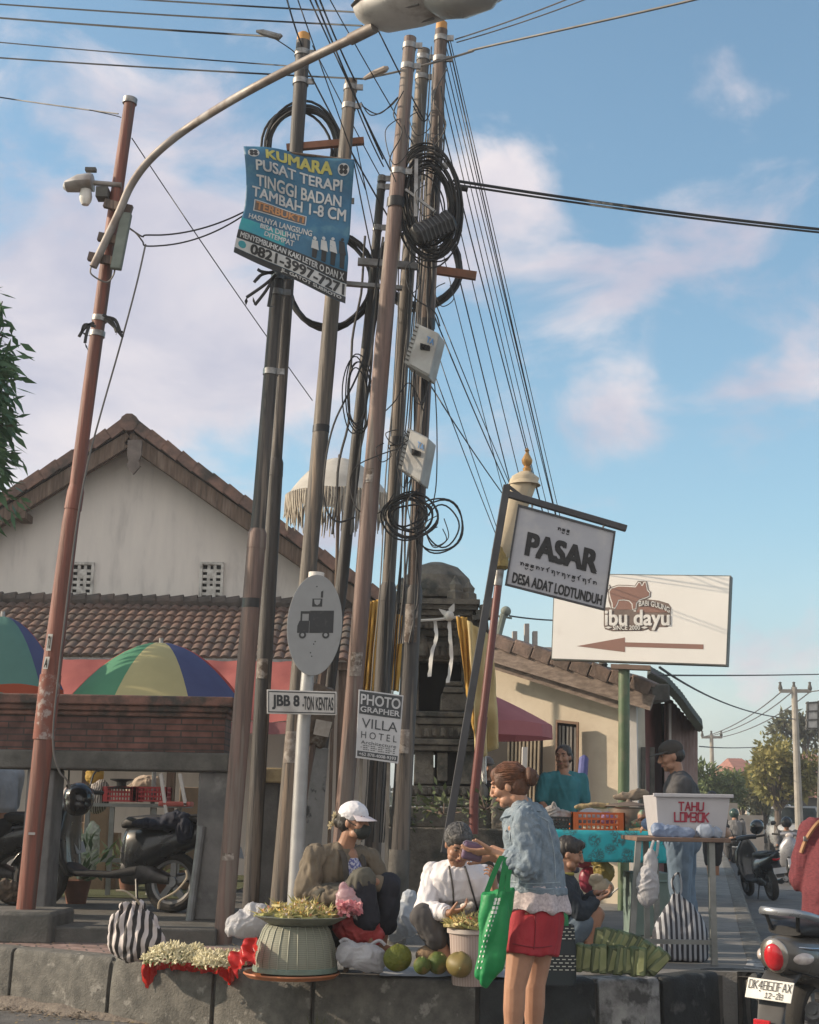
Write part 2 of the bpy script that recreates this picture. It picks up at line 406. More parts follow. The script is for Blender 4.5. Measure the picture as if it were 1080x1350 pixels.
for i in range(len(cuts) - 1):
 a, b = cuts[i] + .014, cuts[i + 1] - .014
 kb.mi = 0 if i < 5 or i > 10 else ([1, 1, 2][(i - 5) % 3])
 if i == 6: kb.mi = 1
 if i == 5: kb.mi = 0
 k = 12; rg = []
 for j in range(k + 1):
  t = a + (b - a) * j / k; p = along(t); d = (along(t + .01) - along(t - .01)).normalized(); n = V((d.y, -d.x, 0)).normalized()
  jit = .012 * NZ.noise(V((t * 9, i, 0))) - (.012 if j in (0, k) else 0); jz = .009 * NZ.noise(V((t * 11, i, 7))) - (.01 if j in (0, k) else 0); ch_ = max(0, NZ.noise(V((t * 5, i * 3, 2))) - .25) * .09
  rg.append([p + n * (.012 + jit) - Z * .41, p + n * (jit + .006) - Z * .2, p + n * (jit - ch_ * .4) - Z * (.035 + ch_), p + n * (-.012 + jit - ch_) - Z * (.009 - jz * .6), p - n * .04 + Z * jz * .6, p - n * NW - Z * .002, p - n * NW - Z * .41])
 kb.loft(rg)
struct(kb, 'kerb', [kerbm, kerbb, kerbw], ang=50, bevel=.008)
gap = MB()
gp = [along(i * .2) for i in range(0, int(cum[-1] / .2))]
gap.loft([[p - V((0, 0, .41)) + q * .035 * -1, p - V((0, 0, .03)) - q * .035, p - V((0, 0, .03)) - q * .12, p - V((0, 0, .41)) - q * .12] for p, q in
   [(gp[i], (lambda d: V((d.y, -d.x, 0)).normalized())(gp[i + 1] - gp[i])) for i in range(len(gp) - 1)]])
struct(gap, 'kerb_bed', concd)
# pavement behind the kerb
inner = [along(i * .25) - (lambda d: V((d.y, -d.x, 0)).normalized())(along(i * .25 + .01) - along(i * .25 - .01)) * .06 for i in range(1, int(cum[-1] / .25))]
poly = [(p.x, p.y) for p in inner] + [(20, 160), (-60, 160), (-60, inner[0].y + .3)]
mb = MB(); mb.prism(poly, KZ - .006, lambda u, v, h: V((u, v, h))); struct(mb, 'pavement', M('pavement_concrete', (.2, .195, .185), (.14, .138, .132), s=2.5, r=.9, bump=.4, bs=70, dirt=(.1, .1, .098), ds=1.2))
# pink pavers at the left, following the kerb
pm = brick('paver_brick', (.34, .235, .205), (.27, .19, .17), (.1, .085, .08), 1, .22, .11, .008, (0, 0, R(-17)), .3)
rg = []
for i in range(0, 44):
 t = i * .1; p = along(t); d = (along(t + .01) - along(max(t - .01, 0))).normalized(); n = V((d.y, -d.x, 0))
 rg.append([p - n * (NW - .01) - Z * .002, p - n * 1.05 - Z * .002])
mb = MB(); mb.loft(rg, cap=False, closed=False); struct(mb, 'paving', pm)
# raised forecourt with a concrete step at its front
mb = MB(); xr = X(292, 11.05)
mb.box(((xr - 9) / 2 - 0, 11.05 + 4, .25), (xr + 9, 8.0, .52)); mb.xf(0, Matrix.Identity(4)); struct(mb, 'forecourt', concd, bevel=.015)
FZ = .51
mb = MB(); mb.sheet(lambda u, v, h: V((-9 + 7.2 * u, 14.4 + 5 * v, FZ + .01)), 8, 6)
struct(mb, 'lawn', M('grass_patch', (.085, .095, .035), (.05, .06, .025), s=14, r=.95, bump=.7, bs=60))
# litter and soil at the foot of the kerb
mb = MB()
for i in range(900):
 t = U(1.6, 3.7); p = along(t); d = (along(t + .01) - along(t - .01)).normalized(); n = V((d.y, -d.x, 0))
 q = p + n * abs(rnd.gauss(.02, .12)) ; q.z = U(.004, .03); mb.leaf(q, V((U(-1, 1), U(-1, 1), U(-.2, .3))), V((U(-.3, .3), U(-.3, .3), 1)), U(.012, .05), U(.008, .025))
struct(mb, 'leaf_litter', M('litter', (.2, .16, .12), (.09, .07, .05), s=9, r=.95), 'stuff')
mb = MB(); rg = []
for i in range(46):
 t = .6 + i * .08; p = along(t); d = (along(t + .01) - along(t - .01)).normalized(); n = V((d.y, -d.x, 0)); w = (.16 + .1 * NZ.noise(V((t * 2, 0, 0)))) * min(1, (45 - i) / 12 + .02)
 hh = (.07 + .05 * NZ.noise(V((t * 3, 4, 0)))) * min(1, (45 - i) / 12 + .02); b = p.copy(); b.z = 0
 rg.append([b + Z * hh, b + n * w * .35 + Z * hh * .8, b + n * w * .7 + Z * hh * .35, b + n * w + Z * .002])
mb.loft(rg, cap=False, closed=False); struct(mb, 'soil', M('soil', (.2, .17, .14), (.12, .1, .085), s=12, r=1, bump=1, bs=30), 'stuff')
# grass tufts along the kerb
mb = MB()
for px, k in ((420, 26), (700, 60), (735, 60), (600, 14), (655, 22), (770, 30), (860, 30)):
 c = along(tat(px))
 for i in range(k):
  q = c + V((U(-.13, .13), -U(.01, .06), 0)); q.z = 0.0
  mb.leaf(q, V((U(-.6, .6), U(-.6, .2), 1)), V((0, -1, .2)), U(.06, .2), .008)
struct(mb, 'grass', M('grass', (.07, .1, .03), (.11, .11, .05), s=9, r=.9), 'stuff')
mb = MB()
for i in range(520):
 t = U(.2, 6.5); p = along(t); d = (along(t + .01) - along(t - .01)).normalized(); n = V((d.y, -d.x, 0)); q = p - n * U(.02, 1.3) ** 1.0; q.z = KZ + U(.002, .008)
 mb.leaf(q, V((U(-1, 1), U(-1, 1), U(-.1, .25))), V((U(-.3, .3), U(-.3, .3), 1)), U(.01, .045), U(.006, .02))
 q = p + n * abs(rnd.gauss(.2, .35)); q.z = U(.003, .012); mb.leaf(q, V((U(-1, 1), U(-1, 1), U(-.1, .2))), V((U(-.3, .3), U(-.3, .3), 1)), U(.01, .05), U(.006, .022))
struct(mb, 'petal_litter', M('petal_litter', (.3, .24, .12), (.16, .1, .06), s=7, r=.95), 'stuff')
# ================================================================ brick parapet wall on piers (left)
YW = 11.9
brickm = brick('wall_brick', (.16, .07, .054), (.085, .046, .04), (.05, .04, .036), 1, .26, .052, .006, (R(90), 0, 0), .6)
capm = M('cap_brick', (.22, .115, .09), (.1, .066, .055), s=6, r=.9, bump=.5, bs=50, dirt=(.06, .055, .05), ds=3, dlo=.48, dhi=.6)
w = thing('brick_wall', 'weathered red brick wall carried on concrete piers above the parked scooter', 'wall', (X(150, YW), YW, FZ))
def slab(mb, x0_, x1_, ya, yb, y, dep, px0=None):
 za = P(150, ya, y).z; zb = P(150, yb, y).z
 mb.box(((x0_ + x1_) / 2, y + dep / 2, (za + zb) / 2), (x1_ - x0_, dep, za - zb))
xl, xe = -5.2, X(300, YW)
mb = MB(); slab(mb, xl, xe - .05, 944, 990, YW, .42); build(mb, 'brick_panel', brickm, w)
mb = MB(); slab(mb, xl, xe + .02, 916, 929, YW - .1, .62); slab(mb, xl, xe - .02, 929.2, 937, YW - .06, .54); slab(mb, xl, xe - .04, 937.2, 943.8, YW - .03, .48)
build(mb, 'coping', capm, w, bevel=.012)
mb = MB(); slab(mb, xl, xe - .0, 990.2, 1015, YW - .05, .5); build(mb, 'beam', concd, w, bevel=.015)
zt = P(150, 1015, YW).z - .002
pierm = M('pier_concrete', (.19, .185, .18), (.1, .1, .1), s=3, r=.9, bump=.35, bs=40, dirt=(.3, .3, .29), ds=2.5, dlo=.62, dhi=.75)
for a, b in ((260, 302), (32, 68), (-190, -140)):
 mb = MB(); xa, xb = X(a, YW), X(b, YW); mb.box(((xa + xb) / 2, YW + .2, (zt + FZ) / 2), (xb - xa, .38, zt - FZ)); build(mb, 'pier', pierm, w, bevel=.015)
mb = MB(); p = G(248, 1232, KZ); mb.tube([p, V((p.x + .07, p.y + .02, 1.25))], .035, 10)
top(mb, 'steel_post', M('grey_pipe', (.2, .21, .22), (.13, .13, .13), s=5, r=.5, metal=.3), 'short grey steel pipe standing against the concrete pier', 'post')
# low wall piece to the right of the poles
w2 = thing('gate_pier', 'narrow concrete pier with yellow cap stone between the left poles', 'pier', (X(353, 11.8), 11.8, KZ))
mb = MB(); z1 = P(353, 1032, 11.8).z; mb.box((X(353, 11.8), 11.95, (z1 + KZ) / 2), (.17, .3, z1 - KZ)); build(mb, 'shaft', pierm, w2, bevel=.01)
mb = MB(); mb.box((X(356, 11.8), 11.9, z1 + .06), (.22, .36, .12)); build(mb, 'cap_stone', M('cap_stone', (.42, .34, .2), (.25, .2, .13), s=8, r=.9, bump=.5), w2, bevel=.015)
# round concrete stub in the pavement
mb = MB(); p = G(280, 1228, KZ + .0); mb.lathe([(.0, 0), (.12, 0), (.125, .06), (.122, .085), (.11, .09), (0, .09)], 20, p)
top(mb, 'concrete_stub', M('stub', (.3, .235, .19), (.2, .16, .14), s=8, r=.95, bump=.7), 'short round concrete stub behind the white flowers', 'bollard')
# plinth of the red pole
mb = MB(); mb.box((X(28, 11.2), 11.27, .5), (.74, .62, .24), R(-3)); PL = top(mb, 'pole_plinth', concd, 'square dark concrete block under the foot of the red pole', 'plinth', bevel=.03)
# ================================================================ roof helper
tilem = M('roof_tile', (.23, .14, .11), (.12, .085, .075), s=5, r=.9, bump=.5, bs=30, dirt=(.06, .055, .05), ds=1.6, dlo=.5, dhi=.62)
tiled = M('roof_tile_dark', (.1, .085, .078), (.055, .05, .048), s=5, r=.9, bump=.5, bs=30, dirt=(.17, .12, .1), ds=2)
def tile_sheet(mb, a, b, c, d, rows, cols, amp=.035, step=.035, sub=6, thick=.04):
 """wavy tiles on the quad a (top left) b (top right) c (bottom right) d (bottom left)"""
 a, b, c, d = map(V, (a, b, c, d)); n = (b - a).cross(d - a).normalized()
 if n.z < 0: n = -n
 for r in range(rows):
  v0, v1 = r / rows, (r + 1.12) / rows
  for q, vv, lift in ((0, v0, 0), (1, v1, step)): pass
  top_ = []; bot = []; low = []
  for i in range(cols * sub + 1):
   u = i / (cols * sub); wv = amp * abs(sin(pi * i / sub)) ** .8 + .004 * NZ.noise(V((r * 3.1, int(i / sub) * 2.3, 0)))
   pt = a.lerp(b, u).lerp(d.lerp(c, u), v0) + n * wv; pb = a.lerp(b, u).lerp(d.lerp(c, u), min(v1, 1.02)) + n * (wv + step)
   top_.append(pt); bot.append(pb); low.append(pb - n * thick)
  mb.loft([top_, bot, low], cap=False, closed=False)
# ================================================================ white gabled house (left)
YH = 20.0
h = thing('gabled_house', 'white gabled house with weathered tile roof behind the brick wall', 'house', (X(175, YH), YH, 0))
ap = P(178, 577, YH); er = P(560, 844, YH); el = V((2 * ap.x - er.x, YH, er.z))
whitew = M('white_plaster', (.7, .665, .62), (.62, .59, .56), s=1.6, st=(2.2, 2.2, .5), r=.9, bump=.2, bs=25, dirt=(.45, .43, .41), ds=1.6, dlo=.54, dhi=.8)
mb = MB(); mb.prism([(ap.x, ap.z), (er.x - .45, er.z + .28), (er.x - .45, 0), (el.x + .45, 0), (el.x + .45, er.z + .28)], -.25, lambda u, v, h_: V((u, YH - h_, v)))
mb.f = [f[::-1] for f in mb.f]; build(mb, 'wall', whitew, h, smooth=False)
mb = MB(); YB = YH + 9
for sgn, e in ((1, er), (-1, el)):
 dv = (e - ap).normalized(); n = V((-dv.z, 0, dv.x)) * (1 if sgn > 0 else -1); n = n if n.z > 0 else -n
 e2 = e + dv * .35
 mb.loft([[V((q.x, y, q.z)) for q in (ap + n * .02, e2 + n * .02, e2 + n * .1, ap + n * .12)] for y in (YH - .42, YB)])
rf = build(mb, 'roof', tiled, h, smooth=False)
mb = MB()
for sgn, e in ((1, er), (-1, el)):
 dv = (e - ap).normalized(); n = V((-dv.z, 0, dv.x)); n = n if n.z > 0 else -n; L_ = (e - ap).length + .35; k = int(L_ / .27)
 m3 = Matrix((dv, V((0, 1, 0)), n)).transposed()
 for i in range(k):
  c = ap + dv * (.14 + i * L_ / k); m4 = m3 @ Matrix.Rotation(R(U(3, 6)), 3, 'Y')
  mb.box(V((c.x, YH - .33, c.z)) + n * (.15 + U(0, .01)), (.29, .3, .045), m4)
  mb.box(V((c.x, YH - .47, c.z)) + n * .1, (.28, .03, .15), m4)
  for j in range(1, 14): mb.box(V((c.x, YH - .33 + j * .62, c.z)) + n * (.14 + U(0, .02)), (.29, .6, .04), m4)
mb.tube([(ap.x, YH - .5, ap.z + .1), (ap.x, YH + 8, ap.z + .1)], .13, 10); build(mb, 'tiles', tilem, rf, smooth=False)
for sgn, e in ((1, er), (-1, el)):
 dv = (e - ap).normalized(); n = V((-dv.z, 0, dv.x)); n = n if n.z > 0 else -n
 mb = MB(); a, b = ap + dv * .05, e + dv * .3
 mb.beam(V((a.x, YH - .4, a.z)) - n * .10, V((b.x, YH - .4, b.z)) - n * .10, .05, .2, n); mb.beam(V((a.x, YH - .3, a.z)) - n * .16, V((b.x, YH - .3, b.z)) - n * .16, .05, .08, n)
 build(mb, 'bargeboard', wood, h, smooth=False, bevel=.006)
mb = MB(); q = P(178, 590, YH - .46)
mb.prism([(-.1, .1), (.1, .1), (.1, -.12), (.07, -.2), (.1, -.27), (.0, -.4), (-.1, -.27), (-.07, -.2), (-.1, -.12)], .06, lambda u, v, hh: V((q.x + u, YH - .44 - hh, q.z + v)))
build(mb, 'finial_board', M('grey_wood', (.2, .17, .155), (.12, .1, .09), s=6, r=.9, bump=.3), h, smooth=False)
for px, py in ((36, 686), (300, 672)):
 mb = MB(); q = P(px, py, YH); mb.box((q.x, YH - .2, q.z), (.16, .44, .1)); build(mb, 'purlin', wood, h, smooth=False)
for px in (108, 279):
 q = P(px, 768, YH); mb = MB(); W_, H_ = .26, .5
 mb.box((q.x - W_ / 2 - .02, YH - .02, q.z), (.04, .05, H_ + .08)); mb.box((q.x + W_ / 2 + .02, YH - .02, q.z), (.04, .05, H_ + .08))
 for s_ in (-1, 1): mb.box((q.x, YH - .02, q.z + s_ * (H_ / 2 + .02)), (W_, .05, .04))
 for i in range(1, 3): mb.box((q.x - W_ / 2 + W_ * i / 3, YH - .012, q.z), (.045, .03, H_))
 for i in range(1, 6): mb.box((q.x, YH - .014, q.z - H_ / 2 + H_ * i / 6), (W_, .024, .042))
 for i in range(2): mb.ball((q.x, YH - .01, q.z - .12 + .24 * i), (.07, .025, .07))
 v = build(mb, 'vent_block', M('vent_paint', (.6, .59, .56), (.4, .39, .37), s=12, r=.9, dirt=(.2, .19, .18), ds=6), h, smooth=False, bevel=.004)
 mb = MB(); mb.box((q.x, YH - .004, q.z), (W_ - .01, .006, H_ - .01)); build(mb, 'opening', dark, v)  # near-black sheet stands for the shade inside the vent holes
# lean-to tile roof
lt = thing('lean_to_roof', 'low red tile lean-to roof running along the foot of the white gable', 'roof', (-4.5, 18.9, 0))
mb = MB(); za = P(150, 797, 19.75).z; zb = P(150, 866, 17.9).z; XA, XB = -8.4, X(470, 18.5)
tile_sheet(mb, (XA, 19.75, za), (XB, 19.75, za), (XB, 17.9, zb), (XA, 17.9, zb), 8, 58, .03, .03)
build(mb, 'tiles', M('leanto_tile', (.17, .105, .085), (.09, .066, .056), s=9, r=.9, bump=.4, bs=30, dirt=(.1, .085, .075), ds=1.5, dlo=.5, dhi=.66), lt, ang=50)
mb = MB();
for i in range(40):
 x_ = XA + (XB - XA) * i / 40; mb.tube([(x_, 19.75, za + .04), (x_ + (XB - XA) / 40 * 1.05, 19.75, za + .06)], [.085, .1], 10)
build(mb, 'ridge_tiles', tiled, lt)
mb = MB(); mb.beam((XA, 17.98, zb - .06), (XB, 17.98, zb - .06), .05, .1)
for i in range(8): x_ = XA + .2 + (XB - XA - .4) * i / 7; mb.beam((x_, 18.1, FZ), (x_, 18.1, zb - .08), .1, .1, x0)
build(mb, 'frame', wood, lt, smooth=False)
aw = thing('red_awning', 'faded red cloth awning hanging under the lean-to tile roof', 'awning', (X(240, 17.6), 17.6, 2.2))
mb = MB(); fa = quadf(P(-60, 868, 17.75), P(400, 872, 17.75), P(400, 951, 17.1), P(-60, 948, 17.1), lambda u, v: .03 * sin(u * 40) * v + .03 * NZ.noise(V((u * 20, v * 4, 0))))
mb.sheet(fa, 60, 8); build(mb, 'cloth', M('awning_red', (.55, .17, .15), (.45, .13, .12), s=3, r=.8, tl=.35), aw)
mb = MB(); fb = quadf(P(-60, 949, 17.09), P(400, 952, 17.09), P(398, 968, 17.05), P(-60, 965, 17.05), lambda u, v: .02 * sin(u * 60))
mb.sheet(fb, 60, 2); build(mb, 'valance', M('awning_dim', (.3, .12, .13), r=.8, tl=.2), aw)
mb = MB(); mb.beam(P(-60, 868, 17.78), P(400, 872, 17.78), .04, .05); build(mb, 'rod', steel, aw)
# ================================================================ stone shrine
YS = 13.4
stone = M('shrine_stone', (.18, .162, .135), (.09, .083, .073), s=6, r=.95, bump=1, bs=22, dirt=(.06, .062, .057), ds=3, dlo=.5, dhi=.6)
sh = thing('stone_shrine', 'tall carved dark stone shrine wrapped in yellow cloth behind the utility poles', 'shrine', (X(585, YS + .5), YS + .5, KZ))
def pxbox(mb, xa, xb, ya, yb, y, dep, tp=1.0):
 a, b = P(xa, yb, y), P(xb, yb, y); zt_ = P((xa + xb) / 2, ya, y).z; zb_ = P((xa + xb) / 2, yb, y).z
 mb.box(((a.x + b.x) / 2, y + dep / 2, (zt_ + zb_) / 2), (b.x - a.x, dep, zt_ - zb_), None, tp)
def rough(sc_=9, a=.02, se=0):
 o = V((se, se * 2, se * 3))
 def d(p, n):
  q = p * sc_ + o; return a * (NZ.noise(q) + .6 * NZ.noise(q * 2.7)) + a * .5 * (1 if NZ.noise(q * .9 + V((5, 5, 5))) > .25 else 0)
 return d
def tier(mb, xa, xb, ya, yb, y, dep, tp=1.0, orn=0):
 pxbox(mb, xa, xb, ya, yb, y, dep, tp)
 if orn:                                             # carved teeth along the front and corner wings
  n = max(3, int((xb - xa) / orn)); w_ = (xb - xa) / n
  for k in range(n): pxbox(mb, xa + w_ * (k + .18), xa + w_ * (k + .82), ya + (yb - ya) * .2, yb - (yb - ya) * .12, y - .03 - .015 * (k % 2), .05, .8)
  for e in (xa, xb): c = P(e, (ya + yb) / 2, y); mb.lathe([(.075, -.06), (.07, .02), (.045, .06), (.055, .1), (.015, .17)], 5, c)
def plinth(n, rows):
 for r in rows: mb = MB(); tier(mb, *r); build(mb, n, stone, sh, smooth=False, bevel=.014)
plinth('base', [(508, 725, 1092, 1215, YS - .2, 1.5), (512, 645, 1064, 1091, YS - .1, 1.3)]); mb = MB()
for r in ((520, 638, 1050, 1063, YS, 1.15), (526, 634, 1036, 1049, YS + .04, 1.05, 1, 9), (548, 628, 1012, 1035, YS + .14, .9), (546, 572, 990, 1034, YS + .05, 1, .94), (604, 636, 985, 1034, YS + .03, 1, .94), (576, 590, 992, 1030, YS + .05, .3), (540, 640, 983, 990, YS, 1.1), (536, 642, 974, 982, YS - .03, 1.16), (545, 634, 956, 973, YS + .04, 1.02, 1, 11), (540, 640, 946, 955, YS, 1.1), (536, 642, 938, 945, YS - .02, 1.14), (580, 616, 914, 937, YS + .05, .4, .9), (584, 613, 905, 913, YS + .04, .35, .85), (588, 610, 898, 904, YS + .06, .3)): tier(mb, *r)
build(mb, 'pedestal', stone, sh, smooth=False, bevel=.012); mb = MB()
for r in ((540, 628, 864, 937, YS + .42, .5), (536, 552, 866, 937, YS + .1, .8, .92), (608, 626, 866, 937, YS + .1, .8, .92), (534, 554, 850, 864, YS + .06, .85), (606, 628, 850, 864, YS + .06, .85), (552, 612, 840, 872, YS + .1, .9), (556, 604, 846, 868, YS + .07, .1, 1, 8), (546, 618, 830, 839, YS + .06, .95), (542, 622, 820, 829, YS + .02, 1.0, 1, 8), (538, 626, 812, 819, YS, 1.04)): tier(mb, *r)
build(mb, 'cella', stone, sh, smooth=False, bevel=.01); mb = MB()
for r in ((532, 624, 804, 811, YS - .06, 1.16), (526, 630, 797, 803, YS - .1, 1.24), (522, 633, 789, 796, YS - .14, 1.3)): tier(mb, *r)
c = P(575, 790, YS + .5); mb.lathe([(.36, -.02), (.37, .06), (.33, .2), (.22, .31), (.08, .36), (0, .365)], 20, c)
for px, hh in ((600, 28), (618, 22), (530, 26), (548, 20)):
 c = P(px, 792, YS - .02); t_ = hh / 138; mb.lathe([(.08, -.02), (.075, t_ * .4), (.05, t_ * .5), (.06, t_ * .75), (.035, t_ * .92), (.004, t_ * 1.2)], 4, c)
c = P(636, 806, YS - .05)
for k in range(4): mb.box(c + V((.02 * k, 0, .05 * k - .06)), (.2 - .035 * k, .24 - .04 * k, .05), Matrix.Rotation(R(-12), 3, 'Y'))
pxbox(mb, 622, 645, 814, 832, YS - .05, .3, .85); build(mb, 'roof', stone, sh, smooth=False, bevel=.012)
mb = MB(); pxbox(mb, 553, 606, 873, 940, YS + .3, .13); build(mb, 'niche_shade', dark, sh)  # near-black slab puts the shade of the hollow into colour
mb = MB(); pxbox(mb, 573, 604, 992, 1035, YS + .1, .05); build(mb, 'recess_shade', dark, sh)  # near-black strip coloured as the shade in the pedestal slots
# loose stones and planting round its foot
for i, (xa, xb, ya, yb, lb) in enumerate(((648, 684, 1052, 1096, 'squared pale stone block behind the white-haired seller'), (622, 650, 1066, 1097, 'broken stone slab at the right foot of the shrine'), (690, 720, 1066, 1096, 'dark boulder beside the pale stone block'))):
 mb = MB(); pxbox(mb, xa, xb, ya, yb, YS - .16 + .05 * i, .35, .85); top(remesh(mb, .02, 3, rough(8, .02, i)), 'stone_block', stone, lb, 'stone')
mb = MB()
for i in range(170):
 px = U(525, 650); c = P(px, U(1050, 1072) + 30 * U(0, 1) ** 4, U(12.9, 13.25)); c.z -= .02
 mb.leaf(c, V((U(-1, 1), U(-1, .3), U(-.3, 1))), rv(), U(.03, .08), U(.015, .03))
struct(mb, 'ground_cover', M('shrine_leaf', (.05, .075, .035), (.10, .12, .06), s=4, r=.6), 'stuff')
for k, (px, py, lb) in enumerate(((640, 1062, 'leafy seedling growing at the foot of the closed umbrella'), (585, 1068, 'small leafy plant growing on the shrine steps'))):
 t_ = thing('small_plant', lb, 'plant', P(px, py + 6, 12.55)); mb = MB(); m2 = MB()
 for i in range(46):
  d = V((U(-1, 1), U(-1, 1), U(-.1, .6))).normalized(); c = P(px, py, 12.55) + d * U(.05, .26); m2.leaf(c, d + rv() * .5, Z + rv() * .6, U(.06, .12), .04)
  if i % 6 == 0: mb.tube([P(px, py + 6, 12.55), c], .006, 5)
 build(mb, 'stem', wood, t_); build(m2, 'foliage', M('plant_leaf', (.09, .12, .05), (.15, .17, .08), s=5, r=.5, tl=.2), t_)
# yellow cloth, white ribbons
yel = M('yellow_cloth', (.62, .38, .08), (.52, .3, .06), s=3, r=.65, tl=.25)
whc = M('white_cloth', (.7, .69, .66), (.58, .57, .55), s=4, r=.8, tl=.15)
def drape(name, lab, mat, q, y, amp=.03, fr=22, nu=24, nv=30, tk=None):
 f = quadf(*[P(px, py, y + (dy if dy else 0)) for px, py, dy in q], lambda u, v: amp * sin(u * fr + 3 * v) * (.3 + v) + amp * .6 * NZ.noise(V((u * 6, v * 5, y))))
 mb = MB(); mb.sheet(f, nu, nv); o = top(mb, name, mat, lab, 'cloth'); s_ = o.modifiers.new('s', 'SOLIDIFY'); s_.thickness = .006; return o
drape('yellow_drape', 'yellow cloth wrapped on the left side of the stone shrine', yel, ((482, 795, 0), (500, 790, 0), (494, 912, 0), (472, 910, 0)), 12.9)
drape('yellow_drape', 'narrow golden cloth showing between the two rightmost utility poles', yel, ((514, 808, 0), (534, 812, 0), (526, 912, 0), (508, 908, 0)), 12.95)
drape('yellow_drape', 'golden cloth hanging from the right corner of the shrine', yel, ((602, 813, 0), (616, 814, 0), (628, 985, -.1), (613, 900, -.1)), 13.2, .025, 14)
drape('pale_drape', 'long pale yellow cloth hanging beside the maroon umbrella pole', M('pale_yellow', (.68, .58, .34), (.56, .45, .22), s=3, r=.7, tl=.3), ((616, 818, 0), (648, 838, .1), (656, 985, .1), (626, 1004, 0)), 13.1, .045, 13)
drape('white_drape', 'white cloth corner showing below the pale yellow hanging', whc, ((628, 985, 0), (640, 985, 0), (642, 1034, 0), (636, 1030, 0)), 13.15, .02)
rb = MB()
for k, pts in enumerate((((573, 818), (575, 840), (569, 862), (566, 892)), ((592, 812), (593, 838), (595, 868), (590, 900)))):
 mb = MB(); ps = [P(x, y, 13.33 - .02 * i) for i, (x, y) in enumerate(smooth_poly([V((a, b, 0)) for a, b in pts], 5) and [(q.x, q.y) for q in smooth_poly([V((a, b, 0)) for a, b in pts], 5)])]
 for i in range(len(ps) - 1): pass
 w_ = V((.019, 0, .003)); mb.loft([[p + (-w_) * (1 - .5 * sin(i * 1.1) ** 2), p + w_ + V((0, .015 * sin(i * .9), 0)), p + w_ + V((0, .004 + .015 * sin(i * .9), 0)), p - w_ * (1 - .5 * sin(i * 1.1) ** 2) + V((0, .004, 0))] for i, p in enumerate(ps)])
 top(mb, 'white_ribbon', whc, ('left of two white ribbons hanging on the shrine front', 'right white ribbon hanging on the shrine front, tied in a knot above')[k], 'ribbon')
mb = MB(); mb.tube([P(555, 818, 13.3), P(575, 817, 13.28), P(592, 815, 13.28), P(606, 813, 13.3)], .014, 6); mb.ball(P(592, 812, 13.28), .05); mb.leaf(P(592, 812, 13.26), (.2, 0, .5), (0, -1, 0), .14, .06); mb.leaf(P(592, 812, 13.26), (-.6, 0, .4), (0, -1, 0), .12, .05)
top(mb, 'white_rope', whc, 'white cloth rope tied across the front of the shrine', 'rope')
# ================================================================ cream shop house (right)
ch = thing('cream_house', 'cream plastered house with brown tile verge behind the market table', 'house', (X(745, 17), 17, 0))
cream = M('cream_plaster', (.6, .535, .43), (.52, .455, .36), s=1.4, r=.92, bump=.2, bs=20, dirt=(.38, .32, .25), ds=1.2, dlo=.56, dhi=.75)
A = P(600, 842, 17.9); B = P(838, 932, 16.7); A2 = V((A.x, A.y, 0)); B2 = V((B.x, B.y, 0))
nd = (V((B.x, B.y, 0)) - V((A.x, A.y, 0))).normalized(); nb = V((-nd.y, nd.x, 0))
mb = MB(); mb.add([A2, B2, B, A, A2 + nb * .3, B2 + nb * .3, B + nb * .3, A + nb * .3], [(0, 1, 2, 3), (7, 6, 5, 4), (1, 5, 6, 2), (0, 3, 7, 4), (3, 2, 6, 7)]); build(mb, 'wall', cream, ch, smooth=False)
p = P(834, 925, 16.66); mb = MB(); mb.box((p.x, p.y, p.z / 2 + .03), (.1, .12, p.z + .06), R(-16)); build(mb, 'pilaster', whitew, ch)
# roof slab and verge tiles along the slope
ra, rb_ = P(560, 818, 17.4), P(860, 908, 16.2); sd = (rb_ - ra).normalized()
mb = MB(); bk = V((-.1, 2.6, .3)); mb.loft([[q, q + bk, q + bk + Z * .09, q + Z * .09] for q in (ra - Z * .1, rb_ - Z * .1)]); crf = build(mb, 'roof', tiled, ch, smooth=False)
mb = MB(); mb.beam(ra - Z * .16, rb_ - Z * .16, .06, .18); mb.beam(ra - Z * .28 + nb * .1, rb_ - sd * .35 - Z * .3 + nb * .1, .05, .1); build(mb, 'bargeboard', M('pale_board', (.3, .24, .2), (.16, .125, .105), s=4, st=(2, 2, 6), r=.9, bump=.3, bs=30), ch, smooth=False)
mb = MB(); k = 12; nrm = sd.cross(nb).normalized(); nrm = nrm if nrm.z > 0 else -nrm; m3 = Matrix((sd, nb, nrm)).transposed()
for i in range(k):
 c = ra.lerp(rb_, (i + .5) / k); mb.box(c + nrm * .06 + nb * .1, ((rb_ - ra).length / k * 1.05, .3, .05), m3 @ Matrix.Rotation(R(7), 3, 'Y')); mb.box(c + nrm * .0 - nb * .05, ((rb_ - ra).length / k * .97, .03, .15), m3 @ Matrix.Rotation(R(6), 3, 'Y'))
 for j in range(1, 5): mb.box(c + nrm * .08 + nb * .1 + V((-.02, .55, .06)) * j, ((rb_ - ra).length / k * 1.05, .54, .045), m3 @ Matrix.Rotation(R(7), 3, 'Y'))
build(mb, 'tiles', M('verge_tile', (.24, .17, .14), (.13, .1, .085), s=5, r=.92, bump=.5, bs=30, dirt=(.07, .06, .055), ds=2), crf, smooth=False, bevel=.012)
q = P(862, 913, 16.3); mb = MB(); mb.box(q + V((0, .2, 0)), (.3, .5, .2), R(10)); build(mb, 'ridge_end', concd, crf, bevel=.03); mb = MB(); mb.lathe([(.05, -.12), (.06, -.02), (.03, 0), (.06, .05), (.02, .1)], 10, q + V((-.55, .2, .28))); build(mb, 'roof_finial', concd, crf)
